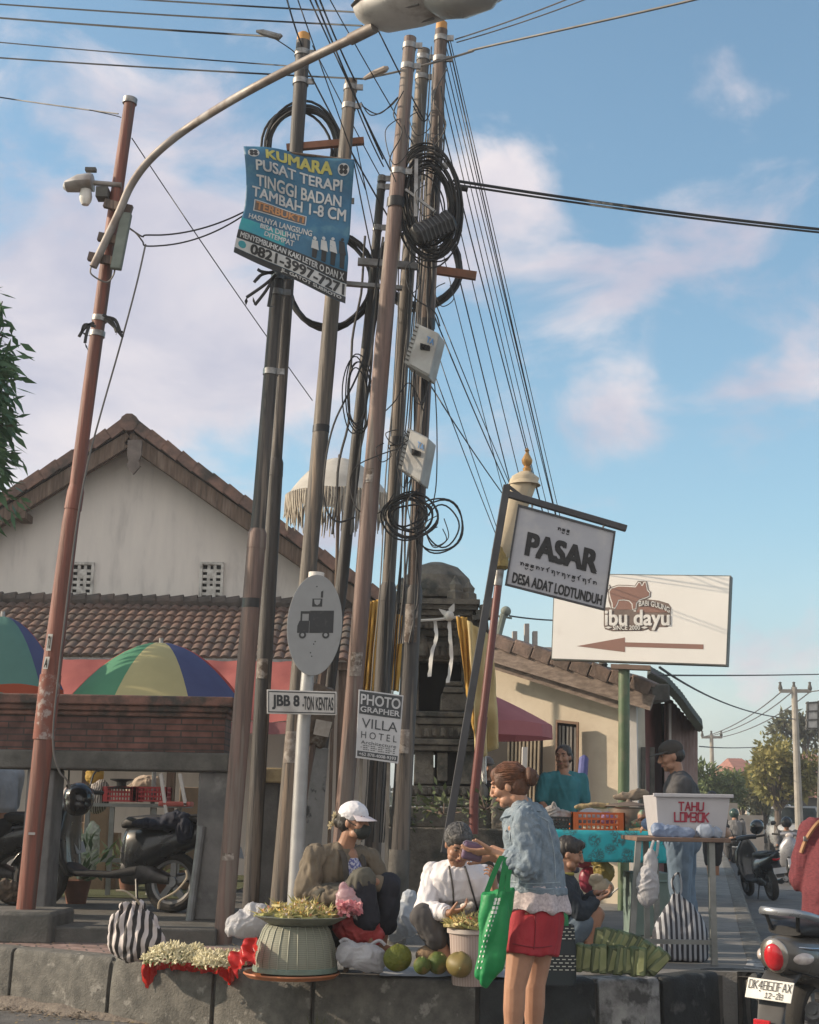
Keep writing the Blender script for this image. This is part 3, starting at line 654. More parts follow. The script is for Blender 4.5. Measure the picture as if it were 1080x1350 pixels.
# louvred window
wf = quadf(*[V((p.x, p.y - .05, p.z)) for p in (P(734, 953, 17.1), P(763, 956, 17.0), P(762, 1075, 17.0), P(733, 1072, 17.1))])
mb = MB()
for u in (0, .94): mb.prism([(u, 0), (u + .06, 0), (u + .06, 1), (u, 1)], .06, wf)
mb.prism([(0, -.03), (1, -.03), (1, 0), (0, 0)], .06, wf); win = build(mb, 'window', M('brown_frame', (.3, .19, .13), (.2, .13, .09), s=8, r=.7), ch, smooth=False)
mb = MB()
for i in range(5): u = .1 + i * .17; mb.prism([(u, .03), (u + .1, .03), (u + .1, 1), (u, 1)], .02 + .01 * (i % 2), wf)
build(mb, 'curtain', M('curtain', (.27, .25, .22), (.16, .15, .14), s=10, st=(8, 8, 1), r=.9), win, smooth=False)
mb = MB(); mb.prism([(.06, 0), (.94, 0), (.94, 1), (.06, 1)], .008, wf); build(mb, 'pane', dark, win)
# near-black panel painted as the shaded space under the parasol, left of the window
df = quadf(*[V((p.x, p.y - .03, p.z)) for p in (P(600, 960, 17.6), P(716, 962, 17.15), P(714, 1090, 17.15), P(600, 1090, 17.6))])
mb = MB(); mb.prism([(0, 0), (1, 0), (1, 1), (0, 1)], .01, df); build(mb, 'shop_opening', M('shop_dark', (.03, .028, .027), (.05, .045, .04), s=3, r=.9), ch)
mb = MB()
for i in range(9): u = .62 + i * .042; mb.prism([(u, .1), (u + .02, .1), (u + .02 - .01, 1), (u - .01, 1)], .05, df)
build(mb, 'bamboo_screen', M('bamboo', (.34, .28, .2), (.24, .2, .15), s=5, r=.7), ch)
mb = MB(); mb.beam(P(692, 985, 16.9), P(690, 1080, 16.9), .09, .06); build(mb, 'white_post', whitew, ch)
# porch on the street side: recessed maroon wall, near-black back, corrugated side sheet and its own roof
dirs = V((.213, 1, 0)).normalized()
pa = P(842, 930, 16.8); pb = P(872, 960, 18.2)
mb = MB(); mb.add([V((pa.x, pa.y, 0)), V((pb.x, pb.y, 0)), V((pb.x, pb.y, 3.0)), V((pa.x, pa.y, 3.0))], [(0, 1, 2, 3)]); build(mb, 'side_wall', M('maroon_wall', (.16, .06, .055), (.1, .045, .04), s=3, r=.9), ch)
for a_, b_ in ((848, 855), (860, 864)):
 mb = MB(); mb.beam(P(a_, 985, 16.75), P(a_, 1090, 16.75), .05, .05); build(mb, 'porch_post', concd, ch)
mb = MB(); qa, qb = P(862, 940, 18.3), P(876, 940, 18.3); mb.box(((qa.x + qb.x) / 2, 18.5, 1.4), (qb.x - qa.x + .3, .2, 2.8)); build(mb, 'porch_shade', dark, ch)  # near-black box carries the inner shade of the porch as colour
cf = quadf(P(876, 912, 17.6), P(920, 962, 18.3), P(920, 1075, 18.3), P(876, 1075, 17.6), lambda u, v: .012 * sin(u * 60))
mb = MB(); mb.sheet(cf, 80, 2); build(mb, 'corrugated_sheet', M('corrugated', (.33, .24, .22), (.22, .16, .15), s=2, st=(1, 1, .5), r=.7, metal=.2, dirt=(.16, .1, .08), ds=2), ch)
mb = MB(); mb.beam(P(882, 928, 17.58), P(882, 985, 17.58), .17, .03); build(mb, 'white_cloth', whc, ch)
mb = MB(); pl_ = [(858, 897), (878, 908), (896, 928), (910, 948), (922, 964)]
mb.loft([[P(x, y, 17.2 + .12 * i), P(x, y, 21.5 + .12 * i) + Z * .1, P(x, y, 21.5 + .12 * i) + Z * .2, P(x, y, 17.2 + .12 * i) + Z * .1] for i, (x, y) in enumerate(pl_)])
mr = build(mb, 'porch_roof', tiled, ch, smooth=False)
mb = MB()
for i in range(22):
 t_ = i / 21 * 4; j = min(int(t_), 3); x_ = pl_[j][0] + (pl_[j + 1][0] - pl_[j][0]) * (t_ - j); y_ = pl_[j][1] + (pl_[j + 1][1] - pl_[j][1]) * (t_ - j)
 mb.tube([P(x_, y_ - 4, 17.15), P(x_, y_ - 4, 21.5) + Z * .12], .045, 8)
build(mb, 'roof_tiles', M('mossy_tile', (.075, .085, .06), (.05, .05, .045), s=6, r=.95, bump=.5), mr)
# concrete skeleton on the skyline
sk = thing('rooftop_frame', 'unfinished concrete roof frame seen above the cream house', 'building', P(690, 860, 30))
for a_, b_, c_ in ((676, 690, 832), (692, 705, 822), (703, 716, 832)):
 mb = MB(); pxbox(mb, a_, a_ + 6, c_, 905, 30, .25); build(mb, 'column', M('bare_concrete', (.33, .3, .28), (.26, .24, .22), s=3, r=.9), sk)
mb = MB(); pxbox(mb, 676, 740, 853, 905, 30.1, 3); build(mb, 'wall', M('bare_plaster', (.42, .33, .28), (.36, .29, .25), s=2, r=.9), sk)
# ================================================================ utility poles
P_flat = P
def P(px, py, y): return P_flat(px, py, y + .7 if 9.95 <= y <= 11.6 else y)      # the whole cluster stands a little further back
def polemat(n, a, b, d, m=.0): return M(n, a, b, s=2.4, st=(9, 9, .5), lo=.42, hi=.58, r=.62, metal=m, bump=.35, bs=9, bst=(7, 7, .4), dirt=d, ds=1.1, dlo=.54, dhi=.62, spec=.45)
rust = polemat('rust_brown', (.105, .07, .056), (.06, .045, .038), (.24, .17, .13))
greyp = polemat('weathered_pole', (.125, .107, .09), (.065, .058, .052), (.25, .19, .14))
darkp = polemat('dark_pole', (.06, .053, .05), (.032, .03, .029), (.16, .13, .105))
pink = polemat('pinkish_pole', (.17, .11, .092), (.105, .072, .062), (.17, .14, .12))
redp = polemat('red_pole', (.19, .062, .042), (.13, .052, .038), (.10, .06, .05))
clampm = M('clamp', (.3, .3, .3), (.16, .15, .14), s=14, r=.5, metal=.7)
POLES = {}
def pole(key, lab, pts, y, mat, mat2=None, joints=(), capc=None, zb=None):
 """pts: (px, py, width px) from foot to top; y foot depth"""
 pts = [(a, b, c * .82) for a, b, c in pts]; q0 = P(pts[0][0], pts[0][1], y)
 o = thing('utility_pole', lab, 'utility pole', q0, 0, 'utility poles on the corner')
 ps = []; rs = []
 for px, py, w in pts:
  p = P(px, py, y); dep = (p - CAM).dot(fwd); ps.append(p); rs.append(w / 2 * dep / FP)
 a = ps[0].copy(); a += (ps[0] - ps[1]).normalized() * ((a.z - KZ) / max(.2, (ps[1] - ps[0]).normalized().z) + .03)
 seq = [a] + ps[1:]; ri = [rs[0]] + rs[1:]
 mb = MB(); jj = [i for i, p in enumerate(pts) if p[1] in joints]
 cut = jj[0] if jj else None
 def sect(s_, r_, m, nm):
  mb = MB(); pp = []; rr = []
  for i in range(len(s_) - 1):
   n = 10
   for j in range(n): pp.append(s_[i].lerp(s_[i + 1], j / n)); rr.append(r_[i] + (r_[i + 1] - r_[i]) * j / n)
  pp.append(s_[-1]); rr.append(r_[-1]); mb.tube(pp, rr, 20); build(mb, nm, m, o)
 if cut:
  sect(seq[:cut + 1], ri[:cut] + [ri[cut] * 1.0], mat, 'lower_tube'); c = seq[cut]; d = (seq[cut] - seq[cut - 1]).normalized()
  mb = MB(); mb.tube([c - d * .02, c + d * .1, c + d * .14], [ri[cut] * 1.04, ri[cut] * 1.02, ri[cut] * .8], 20); build(mb, 'collar', mat, o)
  s2 = [c + d * .05] + seq[cut + 1:]; r2 = [ri[cut] * .8] + [r for r in ri[cut + 1:]]; sect(s2, r2, mat2 or mat, 'upper_tube')
 else: sect(seq, ri, mat, 'tube')
 for k, (t_, m_) in enumerate(((.97, clampm), (.9, clampm), (.55, clampm))):
  c = seq[-2].lerp(seq[-1], t_); d = (seq[-1] - seq[-2]).normalized(); mb = MB(); r_ = ri[-1] * 1.12 + (1 - t_) * (ri[-2] - ri[-1]); mb.tube([c - d * .025, c + d * .025], r_, 18); mb.box(c + V((r_ + .02, -.02, 0)), (.06, .02, .05)); build(mb, 'clamp', m_, o)
 if capc:
  mb = MB(); c = seq[-1]; d = (seq[-1] - seq[-2]).normalized(); mb.tube([c - d * .01, c + d * .07, c + d * .09], [ri[-1] * .95, ri[-1] * .9, ri[-1] * .5], 18); build(mb, 'cap', capc, o)
 POLES[key] = (o, seq, ri); return o
orange = M('cap_orange', (.5, .26, .07), (.4, .2, .06), s=9, r=.6)
pole('A1', 'leftmost pole of the cluster, brown and broken off below the blue banner', [(296, 1215, 30), (338, 720, 30), (343, 660, 23), (368, 357, 22)], 10.5, pink, darkp, (720,))
pole('A2', 'dark pole behind the leftmost one, rising past the blue banner to an orange cap', [(330, 1200, 27), (363, 625, 24), (400, 55, 23)], 10.95, darkp, darkp, (625,), orange)
pole('B', 'greyish brown pole passing behind the oval truck sign', [(368, 1180, 27), (432, 470, 26), (463, 106, 20)], 10.8, greyp)
pole('C', 'thin dark pole between the oval truck sign pole and the pinkish pole', [(405, 1150, 20), (452, 757, 20), (490, 387, 15), (504, 232, 13)], 11.2, darkp)
pole('D', 'straight pinkish brown pole in the middle of the cluster', [(447, 1150, 28), (505, 455, 27), (541, 50, 20)], 10.4, pink)
pole('E', 'blackened pole just right of the pinkish pole carrying the cable coil', [(490, 1145, 28), (511, 790, 26), (531, 450, 23), (559, 66, 20)], 11.1, darkp, greyp, (790,))
pole('F', 'rightmost pole of the cluster carrying two grey boxes', [(524, 1165, 33), (545, 794, 27), (561, 450, 27), (582, 40, 20)], 10.75, darkp, rust, (794,), orange)
# collar at its foot
o, seq, ri = POLES['F']; d = (seq[1] - seq[0]).normalized(); mb = MB(); c = P(526, 1120, 10.75); mb.tube([seq[0] - Z * .02, c], [ri[0] * 1.15, ri[0] * 1.12], 20); build(mb, 'sleeve', concd, o)
# pale stained concrete post among them
mb = MB(); a, b = P(392, 1190, 11.0), P(414, 985, 11.0); mb.tube([V((a.x, a.y, KZ)), b], [.15, .125], 4); b0 = V((b.x, b.y, b.z))
top(mb, 'concrete_post', M('stained_post', (.28, .27, .255), (.18, .175, .165), s=4, r=.95, bump=.5, bs=30, dirt=(.05, .05, .05), ds=5, dlo=.56, dhi=.62), 'stained pale concrete post standing behind the oval sign pole', 'post', bevel=.012)
mb = MB(); a, b = P(403, 980, 10.95), P(424, 905, 10.95); mb.tube([a, a.lerp(b, .2), a.lerp(b, .8), b], [.14, .17, .16, .12], 10); top(remesh(mb, .02, 2, rough(8, .02)), 'rusty_box', M('rust_box', (.17, .12, .085), (.09, .07, .055), s=8, r=.9, bump=.5, dirt=(.3, .28, .25), ds=5, dlo=.58, dhi=.66), 'rusty brown junction block strapped behind the truck sign board', 'junction box')
mb = MB(); q = quadf(P(417, 948, 10.76), P(438, 952, 10.76), P(433, 972, 10.76), P(413, 968, 10.76)); mb.prism([(0, 0), (1, 0), (1, 1), (0, 1)], .004, q); top(mb, 'sticker', M('sticker', (.4, .36, .32), (.3, .27, .24), s=20), 'small torn paper sticker on the rusty junction block', 'sticker')
mb = MB(); mb.tube([P(374, 1235, 10.9), P(428, 865, 10.9)], .04, 8); top(mb, 'rusty_pipe', rust, 'thin rusty pipe leaning between the truck sign pole and the concrete post', 'pipe')
def wrap(k_, px, py, hpx, a0, a1, m, nm, tx=None):
 o, seq, ri = POLES[k_]; c = P(px, py, 10.6); best = min(((seq[i].lerp(seq[i + 1], t / 60), ri[min(i, len(ri) - 1)], (seq[i + 1] - seq[i]).normalized()) for i in range(len(seq) - 1) for t in range(61)), key=lambda q: abs(q[0].z - c.z)); c0, r_, d = best; h_ = hpx * .0062; rg = []
 for z_ in (-h_ / 2, h_ / 2): rg.append([c0 + d * z_ + V((cos(R(a0 + (a1 - a0) * j / 10)) * (r_ * .99 + .006), sin(R(a0 + (a1 - a0) * j / 10)) * (r_ * .99 + .006), 0)) for j in range(11)])
 mb = MB(); mb.loft(rg, cap=False, closed=False); build(mb, nm, m, o)
pap = M('old_paper', (.34, .31, .28), (.2, .17, .15), s=22, r=.9, lo=.4, hi=.55, dirt=(.1, .075, .06), ds=9, dlo=.5, dhi=.56); tap = M('black_tape', (.02, .02, .022), r=.5)
for a in (('A1', 306, 1130, 9, 225, 300, pap, 'number_mark'), ('A1', 330, 800, 12, 200, 330, tap, 'tape'), ('A2', 352, 880, 26, 220, 300, pap, 'paper_scrap'), ('B', 395, 990, 40, 215, 300, pap, 'paper_scrap'), ('B', 420, 560, 10, 180, 360, tap, 'tape'), ('D', 470, 880, 30, 230, 310, pap, 'paper_scrap'), ('D', 520, 280, 14, 180, 360, tap, 'tape'), ('D', 490, 640, 18, 230, 280, pap, 'paper_scrap'), ('F', 545, 820, 50, 225, 300, pap, 'paper_scrap'), ('E', 520, 560, 12, 180, 360, tap, 'tape'), ('F', 565, 420, 14, 180, 360, tap, 'tape'), ('F', 535, 980, 30, 230, 290, pap, 'paper_scrap')): wrap(*a)
# red pole at the left
o = thing('utility_pole', 'red painted steel pole standing alone at the left on a concrete block', 'utility pole', P(45, 1200, 10.55), 0, 'utility poles on the corner')
def seg(o, pts, y, mat, nm, n=18):
 mb = MB(); ps = [P(a, b, y) for a, b, w in pts]; rs = [w / 2 * (p - CAM).dot(fwd) / FP for p, (a, b, w) in zip(ps, pts)]; mb.tube(ps, rs, n); return build(mb, nm, mat, o)
seg(o, [(33, 1208, 25), (35, 1190, 25), (66, 900, 26), (93, 690, 22), (99, 655, 20)], 10.55, redp, 'lower_tube')
seg(o, [(97, 668, 18), (117, 520, 18), (146, 310, 17), (172, 132, 15)], 10.55, redp, 'upper_tube'); seg(o, [(96, 672, 23), (100, 648, 22), (101, 640, 18.5)], 10.55, redp, 'collar')
seg(o, [(171, 137, 19), (172, 130, 19)], 10.55, clampm, 'clamp'); seg(o, [(131, 424, 20), (132, 417, 20)], 10.55, clampm, 'clamp'); seg(o, [(128, 444, 20.5), (129, 437, 20.5)], 10.55, clampm, 'clamp')
mb = MB(); a, b = P(62, 990, 10.33), P(74, 885, 10.33); mb.tube([P(57.5, 975, 10.55), P(67, 890, 10.55)], [.0835, .0835], 18); build(mb, 'worn_paper', M('paper_scraps', (.32, .27, .25), (.2, .1, .08), s=16, r=.9, lo=.45, hi=.52, dirt=(.2, .075, .055), ds=6, dlo=.45, dhi=.5), o)
for i, (px, py, hh, tx) in enumerate(((70, 847, 22, 'TU'), (66, 874, 16, 'A'))):
 q = quadf(P(px - 6, py - hh / 2, 10.455), P(px, py - hh / 2, 10.445), P(px - 3, py + hh / 2, 10.445), P(px - 9, py + hh / 2, 10.455))
 mb = MB(); mb.prism([(0, 0), (1, 0), (1, 1), (0, 1)], .005, q); l_ = build(mb, 'paper_label', M('label_white', (.5, .5, .48)), o, smooth=False)
 mb = MB(); text_mb(mb, tx, q, (.2, .15, .8, .85), .03, .008); build(mb, 'lettering', dark, l_, smooth=False)
mb = MB(); q = P(42, 1099, 10.45); mb.box(q, (.05, .01, .018)); build(mb, 'number_mark', M('mark', (.45, .42, .4)), o)
# arm of the big street lamp
la = thing('street_lamp', 'big cobra-head street lamp on a long curved pipe fixed to the red pole', 'street lamp', P(123, 352, 10.4))
arm = [(123, 352, 10.36), (142, 312, 10.36), (158, 278, 10.35), (172, 246, 10.34), (192, 217, 10.3), (220, 190, 10.2), (258, 162, 10.05), (320, 124, 9.75), (400, 82, 9.4), (470, 48, 9.1), (494, 36, 9.0)]
pts = smooth_poly([P(*a) for a in arm], 5); mb = MB(); mb.tube(pts, .033, 12)
pipe = M('lamp_pipe', (.32, .29, .265), (.2, .175, .16), s=3, r=.55, metal=.25, dirt=(.15, .1, .075), ds=3); build(mb, 'arm', pipe, la)
mb = MB(); mb.tube([P(462, 52, 9.13), P(494, 36, 9.0)], .043, 12); build(mb, 'sleeve', pipe, la)
for (a, b, c, d) in ((138, 268, 174, 277), (117, 338, 152, 345), (130, 312, 160, 318)):
 mb = MB(); mb.beam(P(a, b, 10.42), P(c, d, 10.42), .05, .07); build(mb, 'bracket', rust, la)
H0, H1 = P(476, 22, 9.05), P(664, -22, 8.45); hd = (H1 - H0).normalized(); hs = hd.cross(Z).normalized(); hu = hs.cross(hd); L_ = (H1 - H0).length
def hring(t, w, up, dn, n=20):
 c = H0 + hd * (L_ * t); r_ = []
 for j in range(n):
  a = 2 * pi * j / n; x_ = cos(a); y_ = sin(a); r_.append(c + hs * (math.copysign(abs(x_) ** .75, x_) * w * 1.25) + hu * (math.copysign(abs(y_) ** .8, y_) * (up if y_ > 0 else dn) * 1.25))
 return r_
mb = MB(); mb.loft([hring(t, w, u_, d_) for t, w, u_, d_ in ((0, .06, .05, .03), (.03, .12, .085, .05), (.12, .165, .11, .075), (.35, .18, .125, .075), (.55, .185, .125, .05), (.8, .17, .11, .045), (.95, .12, .08, .04), (1, .05, .04, .02))])
hd_o = build(mb, 'lamp_head', M('lamp_white', (.62, .6, .57), (.5, .48, .46), s=5, r=.5, dirt=(.22, .18, .15), ds=2.5, dlo=.5, dhi=.7), la)
mb = MB(); mb.loft([hring(t, w, -.03, d_) for t, w, d_ in ((.5, .1, .06), (.55, .135, .09), (.7, .14, .115), (.88, .12, .1), (.95, .07, .06))]); build(mb, 'lens', M('lamp_lens', (.35, .35, .34), (.3, .3, .29), r=.25), hd_o)
mb = MB(); mb.loft([hring(t, w, .005, .012) for t, w in ((.02, .13), (.1, .178), (.35, .19), (.55, .194), (.8, .178), (.96, .128))]); build(mb, 'rim', M('lamp_dark', (.13, .115, .1), (.08, .075, .07), s=6, r=.7), hd_o)
mb = MB()
for s_ in (-1, 1): mb.beam(H0 + hd * .25 * L_ + hs * .1 * s_ - hu * .075, H0 + hd * .48 * L_ + hs * .1 * s_ - hu * .07, .02, .02)
build(mb, 'latch', clampm, hd_o)
# small bulb lamp on the red pole
lb = thing('street_lamp', 'small grey hooded lamp with a white bulb on the red pole', 'street lamp', P(115, 250, 10.5))
c0, c1 = P(84, 246, 10.5), P(148, 242, 10.5)
mb = MB(); dx = (c1 - c0)
def lr(t, up, dn, w, n=14):
 c = c0 + dx * t; return [c + V((0, cos(2 * pi * j / n) * w, sin(2 * pi * j / n) * (up if sin(2 * pi * j / n) > 0 else dn))) for j in range(n)]
mb.loft([lr(0, .01, .02, .03), lr(.06, .04, .04, .08), lr(.3, .09, .04, .11), lr(.55, .1, .04, .11), lr(.6, .09, .05, .1), lr(.62, .05, .04, .06)]); build(mb, 'hood', M('hood', (.45, .43, .41), (.3, .28, .27), s=5, r=.5, metal=.3, dirt=(.2, .16, .13), ds=3), lb)
mb = MB(); mb.tube([P(122, 241, 10.5), P(160, 244, 10.5)], .022, 10); build(mb, 'arm', pipe, lb)
mb = MB(); c = P(113, 262, 10.5); mb.lathe([(.0, -.06), (.03, -.055), (.05, -.02), (.055, .02), (.045, .08)], 16, c); build(mb, 'bulb', M('bulb', (.72, .7, .66), r=.2), lb)
mb = MB(); mb.box(P(136, 256, 10.5), (.1, .12, .09)); mb.box(P(120, 224, 10.5), (.09, .05, .03)); build(mb, 'control_box', concd, lb)
# clamps / wire bundles around the red pole
mb = MB(); mb.box(P(160, 318, 10.38), (.09, .06, .5), Matrix.Rotation(R(7), 3, 'Y')); top(mb, 'control_box', M('green_grey', (.2, .23, .2), (.13, .15, .13)), 'narrow grey-green ballast box behind the lamp arm on the red pole', 'control box', bevel=.01)
# ================================================================ cables
def cable(pts, r_=.01, lab=None, group='overhead cables', mat=None, name='cable', sm=True, n=5):
 ps = [P(*p) for p in pts]; ps = smooth_poly(ps, 8) if sm and len(ps) > 2 else ps
 mb = MB(); mb.tube(ps, r_ * .72, n); return top(mb, name, mat or cablem, lab, 'cable', group)
def sag(a, b, s=6, k=10): return [(a[0] + (b[0] - a[0]) * i / k, a[1] + (b[1] - a[1]) * i / k + s * 4 * (i / k) * (1 - i / k), a[2] + (b[2] - a[2]) * i / k) for i in range(k + 1)]
ga = 'cables coming in from the upper left'
for i, (ya, yb, xb, r_, lab) in enumerate(((2, 34, 478, .012, 'upper left cable, second from the top of the fan'), (-18, 16, 470, .012, 'topmost cable of the upper left fan'), (17, 48, 358, .014, 'upper left cable ending at a grey dead-end clamp'), (46, 88, 396, .009, 'thin upper left cable running to the orange-capped pole'),
           (73, 104, 478, .012, 'lowest long cable of the upper left fan'), (-30, -2, 480, .01, 'cable grazing the top left edge of the picture'))):
 cable(sag((-260, ya - 16, 15), (xb, yb, 10.9), 3), r_, lab, ga)
cable([(358, 48, 10.9), (385, 66, 10.92), (396, 78, 10.95)], .008, 'short jumper wire from the grey dead-end clamp to the orange-capped pole', ga)
mb = MB(); mb.tube([P(338, 41, 10.9), P(347, 43, 10.9), P(368, 49, 10.9), P(371, 46, 10.9)], [.012, .03, .032, .02], 8); top(mb, 'cable_clamp', clampm, 'grey dead-end clamp on the upper left cable', 'cable clamp')
cable(sag((-200, 96, 13), (156, 150, 10.55), 2), .009, 'thin cable running from the left edge to the top of the red pole', ga)
cable([(118, 145, 10.6), (150, 152, 10.6), (160, 155, 10.6)], .006, 'loose wire end at the top of the red pole')
cable(sag((174, 182, 10.55), (412, 528, 14.5), 4), .007, 'thin stay wire slanting down from the red pole behind the banner')
for i, (yb, s_) in enumerate(((275, -10), (278, -14))):
 cable([(163, 296, 10.5), (178, 306, 10.45), (188, 312 + 6 * i, 10.4)] + sag((192, 310 + 14 * i, 10.4), (330, yb, 10.6), 10 + i * 3, 6), .01, ('upper', 'lower')[i] + ' of two black service wires from the red pole to the banner')
cable([(192, 322, 10.4), (180, 375, 10.4), (160, 450, 10.42), (133, 545, 10.45), (116, 610, 10.46), (100, 700, 10.42), (76, 900, 10.38), (70, 980, 10.36), (78, 1016, 10.4), (88, 1028, 10.45), (92, 1040, 10.5)], .011, 'pale loose wire hanging down along the red pole', None, cablel)
cable([(120, 352, 10.4), (121, 362, 10.4), (140, 372, 10.42), (150, 362, 10.42), (152, 345, 10.42)], .01, 'grey loop of wire under the end of the curved lamp pipe', None, cablel)
for nm, cs in (('tattered black straps tied round the left of the red pole', [((124, 425), (112, 432), (104, 444)), ((118, 428), (114, 440), (112, 452)), ((126, 430), (112, 428), (108, 438))]), ('tattered black straps hanging right of the red pole', [((136, 415), (148, 424), (154, 438)), ((138, 420), (150, 430), (162, 444)), ((140, 418), (152, 422), (158, 436))]),
    ('bundle of cut black wires on the top of the broken pole', [((362, 358), (345, 362), (335, 372)), ((364, 362), (348, 376), (325, 392)), ((360, 360), (346, 358), (340, 355)), ((362, 364), (350, 384), (336, 402)), ((360, 366), (358, 380), (354, 404))])):
 mb = MB()
 for c in cs: mb.tube(smooth_poly([P(a, b, 10.3) for a, b in c], 5), .014, 5); mb.leaf(P(c[-1][0], c[-1][1], 10.3), rv(), rv(), .07, .03)
 top(mb, 'wire_straps', cablem, nm, 'straps')
# fan of thin cables falling to the lower right
gf = 'fan of thin cables falling from the rightmost pole'
ends = [(598, 70, 731, 660), (597, 90, 725, 640), (600, 60, 738, 690), (596, 110, 718, 645), (594, 130, 712, 650), (592, 170, 698, 600), (602, 56, 745, 700), (590, 200, 690, 640), (588, 260, 676, 640), (588, 310, 664, 640), (586, 400, 668, 620), (584, 415, 672, 640), (582, 440, 660, 700), (578, 470, 652, 690), (576, 500, 660, 640)]
for i, (xa, ya, xb, yb) in enumerate(ends):
 k = 1.28; xe_, ye_ = xa + (xb - xa) * k, ya + (yb - ya) * k
 cable(sag((xa - 9 - max(0, ya - 240) * .03, ya - 6, 10.75), (xe_, ye_, 17), 3 + i % 3), (.006, .007, .009)[i % 3], 'one of the thin black cables fanning down behind the market sign', gf)
gr = 'pair of heavy cables to the right'
for i in range(2):
 cable(sag((598, 238 + 5 * i, 10.75), (1180, 312 + 4 * i, 13), 5), (.02, .015)[i], ('upper', 'lower')[i] + ' heavy black cable running from the coil to the right edge', gr)
mb = MB(); mb.tube([P(600, 246, 10.7), P(617, 249, 10.7)], .028, 10); top(mb, 'cable_clamp', cablem, 'black splice sleeve at the start of the heavy cables', 'cable clamp')
cable(sag((478, 104, 10.8), (640, 62, 10.2), 3) + [(922, -2, 9.3), (1000, -30, 9)], .014, 'grey cable crossing upward to the upper right corner', None, cablel)
mb = MB(); mb.tube([P(480, 104, 10.78), P(492, 98, 10.75), P(508, 91, 10.7), P(512, 89, 10.7)], [.015, .032, .03, .014], 8); top(mb, 'cable_clamp', M('sleeve', (.36, .3, .25)), 'tan cable sleeve near the top of the greyish pole', 'cable clamp')
cable(sag((600, 52, 10.75), (760, -6, 10), 2), .009, 'thin wire rising right from the rightmost pole top', None, cablel)
cable(sag((602, 56, 10.75), (800, -12, 10), 3), .008, 'second thin wire rising right from the rightmost pole top', None, cablel)
gc = 'wires slanting through the pole tops'
for i, (a, b) in enumerate((((386, -20, 9.6), (482, 250, 10.9)), ((400, -20, 9.6), (520, 235, 10.9)), ((408, -20, 9.7), (505, 210, 10.9)), ((430, -10, 9.8), (545, 190, 10.9)), ((470, -20, 9.6), (560, 160, 10.9)), ((376, -10, 9.8), (398, 60, 10.9)), ((412, 60, 10.9), (500, 230, 11)),
       ((470, 140, 10.8), (506, 220, 11)), ((405, 90, 10.9), (520, 300, 11)), ((470, 190, 10.9), (500, 330, 11.1)), ((466, 210, 10.9), (494, 350, 11.1)), ((418, -10, 9.7), (470, 110, 10.8)))):
 cable(sag(a, b, 2 + i % 3), (.007, .009, .011)[i % 3], 'one of the thin wires slanting down between the pole tops', gc)
for lab, pts in (('thin wire loop hanging between the greyish and pinkish pole tops', [(478, 140, 10.8), (500, 150, 10.7), (525, 128, 10.6)]), ('second slack wire under the pole tops', [(476, 135, 10.8), (490, 152, 10.7), (515, 140, 10.7), (533, 118, 10.6)]), ('slack wire joining the two rightmost pole tops', [(545, 140, 10.7), (560, 160, 10.8), (575, 130, 10.8)]),
     ('black wire twisting down the pinkish pole', [(532, 120, 10.3), (519, 150, 10.28), (530, 175, 10.28), (514, 210, 10.28), (522, 240, 10.3)]), ('black wire twisting down the rightmost pole', [(590, 90, 10.6), (572, 130, 10.55), (588, 165, 10.55), (568, 200, 10.6)])):
 cable(pts, .008, lab)
# coils
def coil(lab, cx, cy, rx, ry, y, n, r=.012, spread=.12, a0=0, a1=2 * pi, tilt=0):
 mb = MB()
 for k in range(n):
  s_ = 1 + U(-spread, spread); ox, oy = U(-4, 4), U(-4, 4); dy = U(-.06, .06); pts = []; m = 28; ph = U(0, 6)
  for j in range(m + 1):
   a = a0 + (a1 - a0) * j / m; pts.append(P(cx + ox + cos(a) * rx * s_ + sin(a) * tilt, cy + oy + sin(a) * ry * s_ + 2 * sin(3 * a + ph), y + dy + .03 * sin(a * 2 + ph)))
  mb.tube(pts, r, 5)
 return top(mb, 'cable_coil', cablem, lab, 'cable coil', 'coils of spare cable on the poles')
coil('round coil of black cable behind the top of the blue banner', 398, 196, 47, 54, 11.2, 12, .013, .1)
coil('large oval coil of black cable on the two rightmost poles', 566, 268, 34, 62, 10.5, 26, .0075, .33, tilt=5)
coil('thin black coil hanging under the blue banner between two poles', 436, 372, 56, 60, 11.2, 5, .014, .04)
coil('lower coil of thick cable behind the pinkish pole', 552, 352, 52, 52, 11.25, 5, .018, .05)
coil('tangled small coil of wire below the lower grey box', 540, 680, 30, 24, 10.5, 9, .008, .35)
coil('two loose wire rings sticking out right of the poles', 580, 692, 26, 30, 10.5, 3, .007, .3)
coil('bunch of drooping thin wire loops left of the pinkish pole', 470, 520, 16, 50, 10.9, 5, .006, .25)
for lab, pts, r_ in (('long black wire curving down left of the pinkish pole and back up', [(500, 340, 10.9), (480, 470, 10.8), (440, 560, 10.7), (427, 630, 10.6), (430, 670, 10.6), (445, 688, 10.6), (468, 682, 10.6)], .012),
      ('wire hanging between the two grey boxes', [(548, 480, 10.4), (545, 520, 10.4), (556, 532, 10.4), (568, 500, 10.4)], .007), ('thin wire dropping from the upper grey box to the right', [(572, 490, 10.5), (576, 560, 10.5), (575, 640, 10.5), (566, 680, 10.5)], .007),
      ('wire looping left from the lower grey box across the pinkish pole', [(530, 590, 10.3), (500, 600, 10.25), (470, 615, 10.3), (462, 640, 10.4), (472, 672, 10.4), (500, 676, 10.4), (520, 650, 10.4)], .007),
      ('wire dangling below the coil along the rightmost pole', [(540, 350, 10.5), (545, 390, 10.4), (572, 410, 10.4), (580, 430, 10.4)], .009), ('slack wire crossing both rightmost poles under the upper box', [(505, 545, 10.5), (520, 530, 10.45), (540, 505, 10.4), (560, 545, 10.4)], .007)):
 cable(pts, r_, lab)
g8 = random.Random(3)
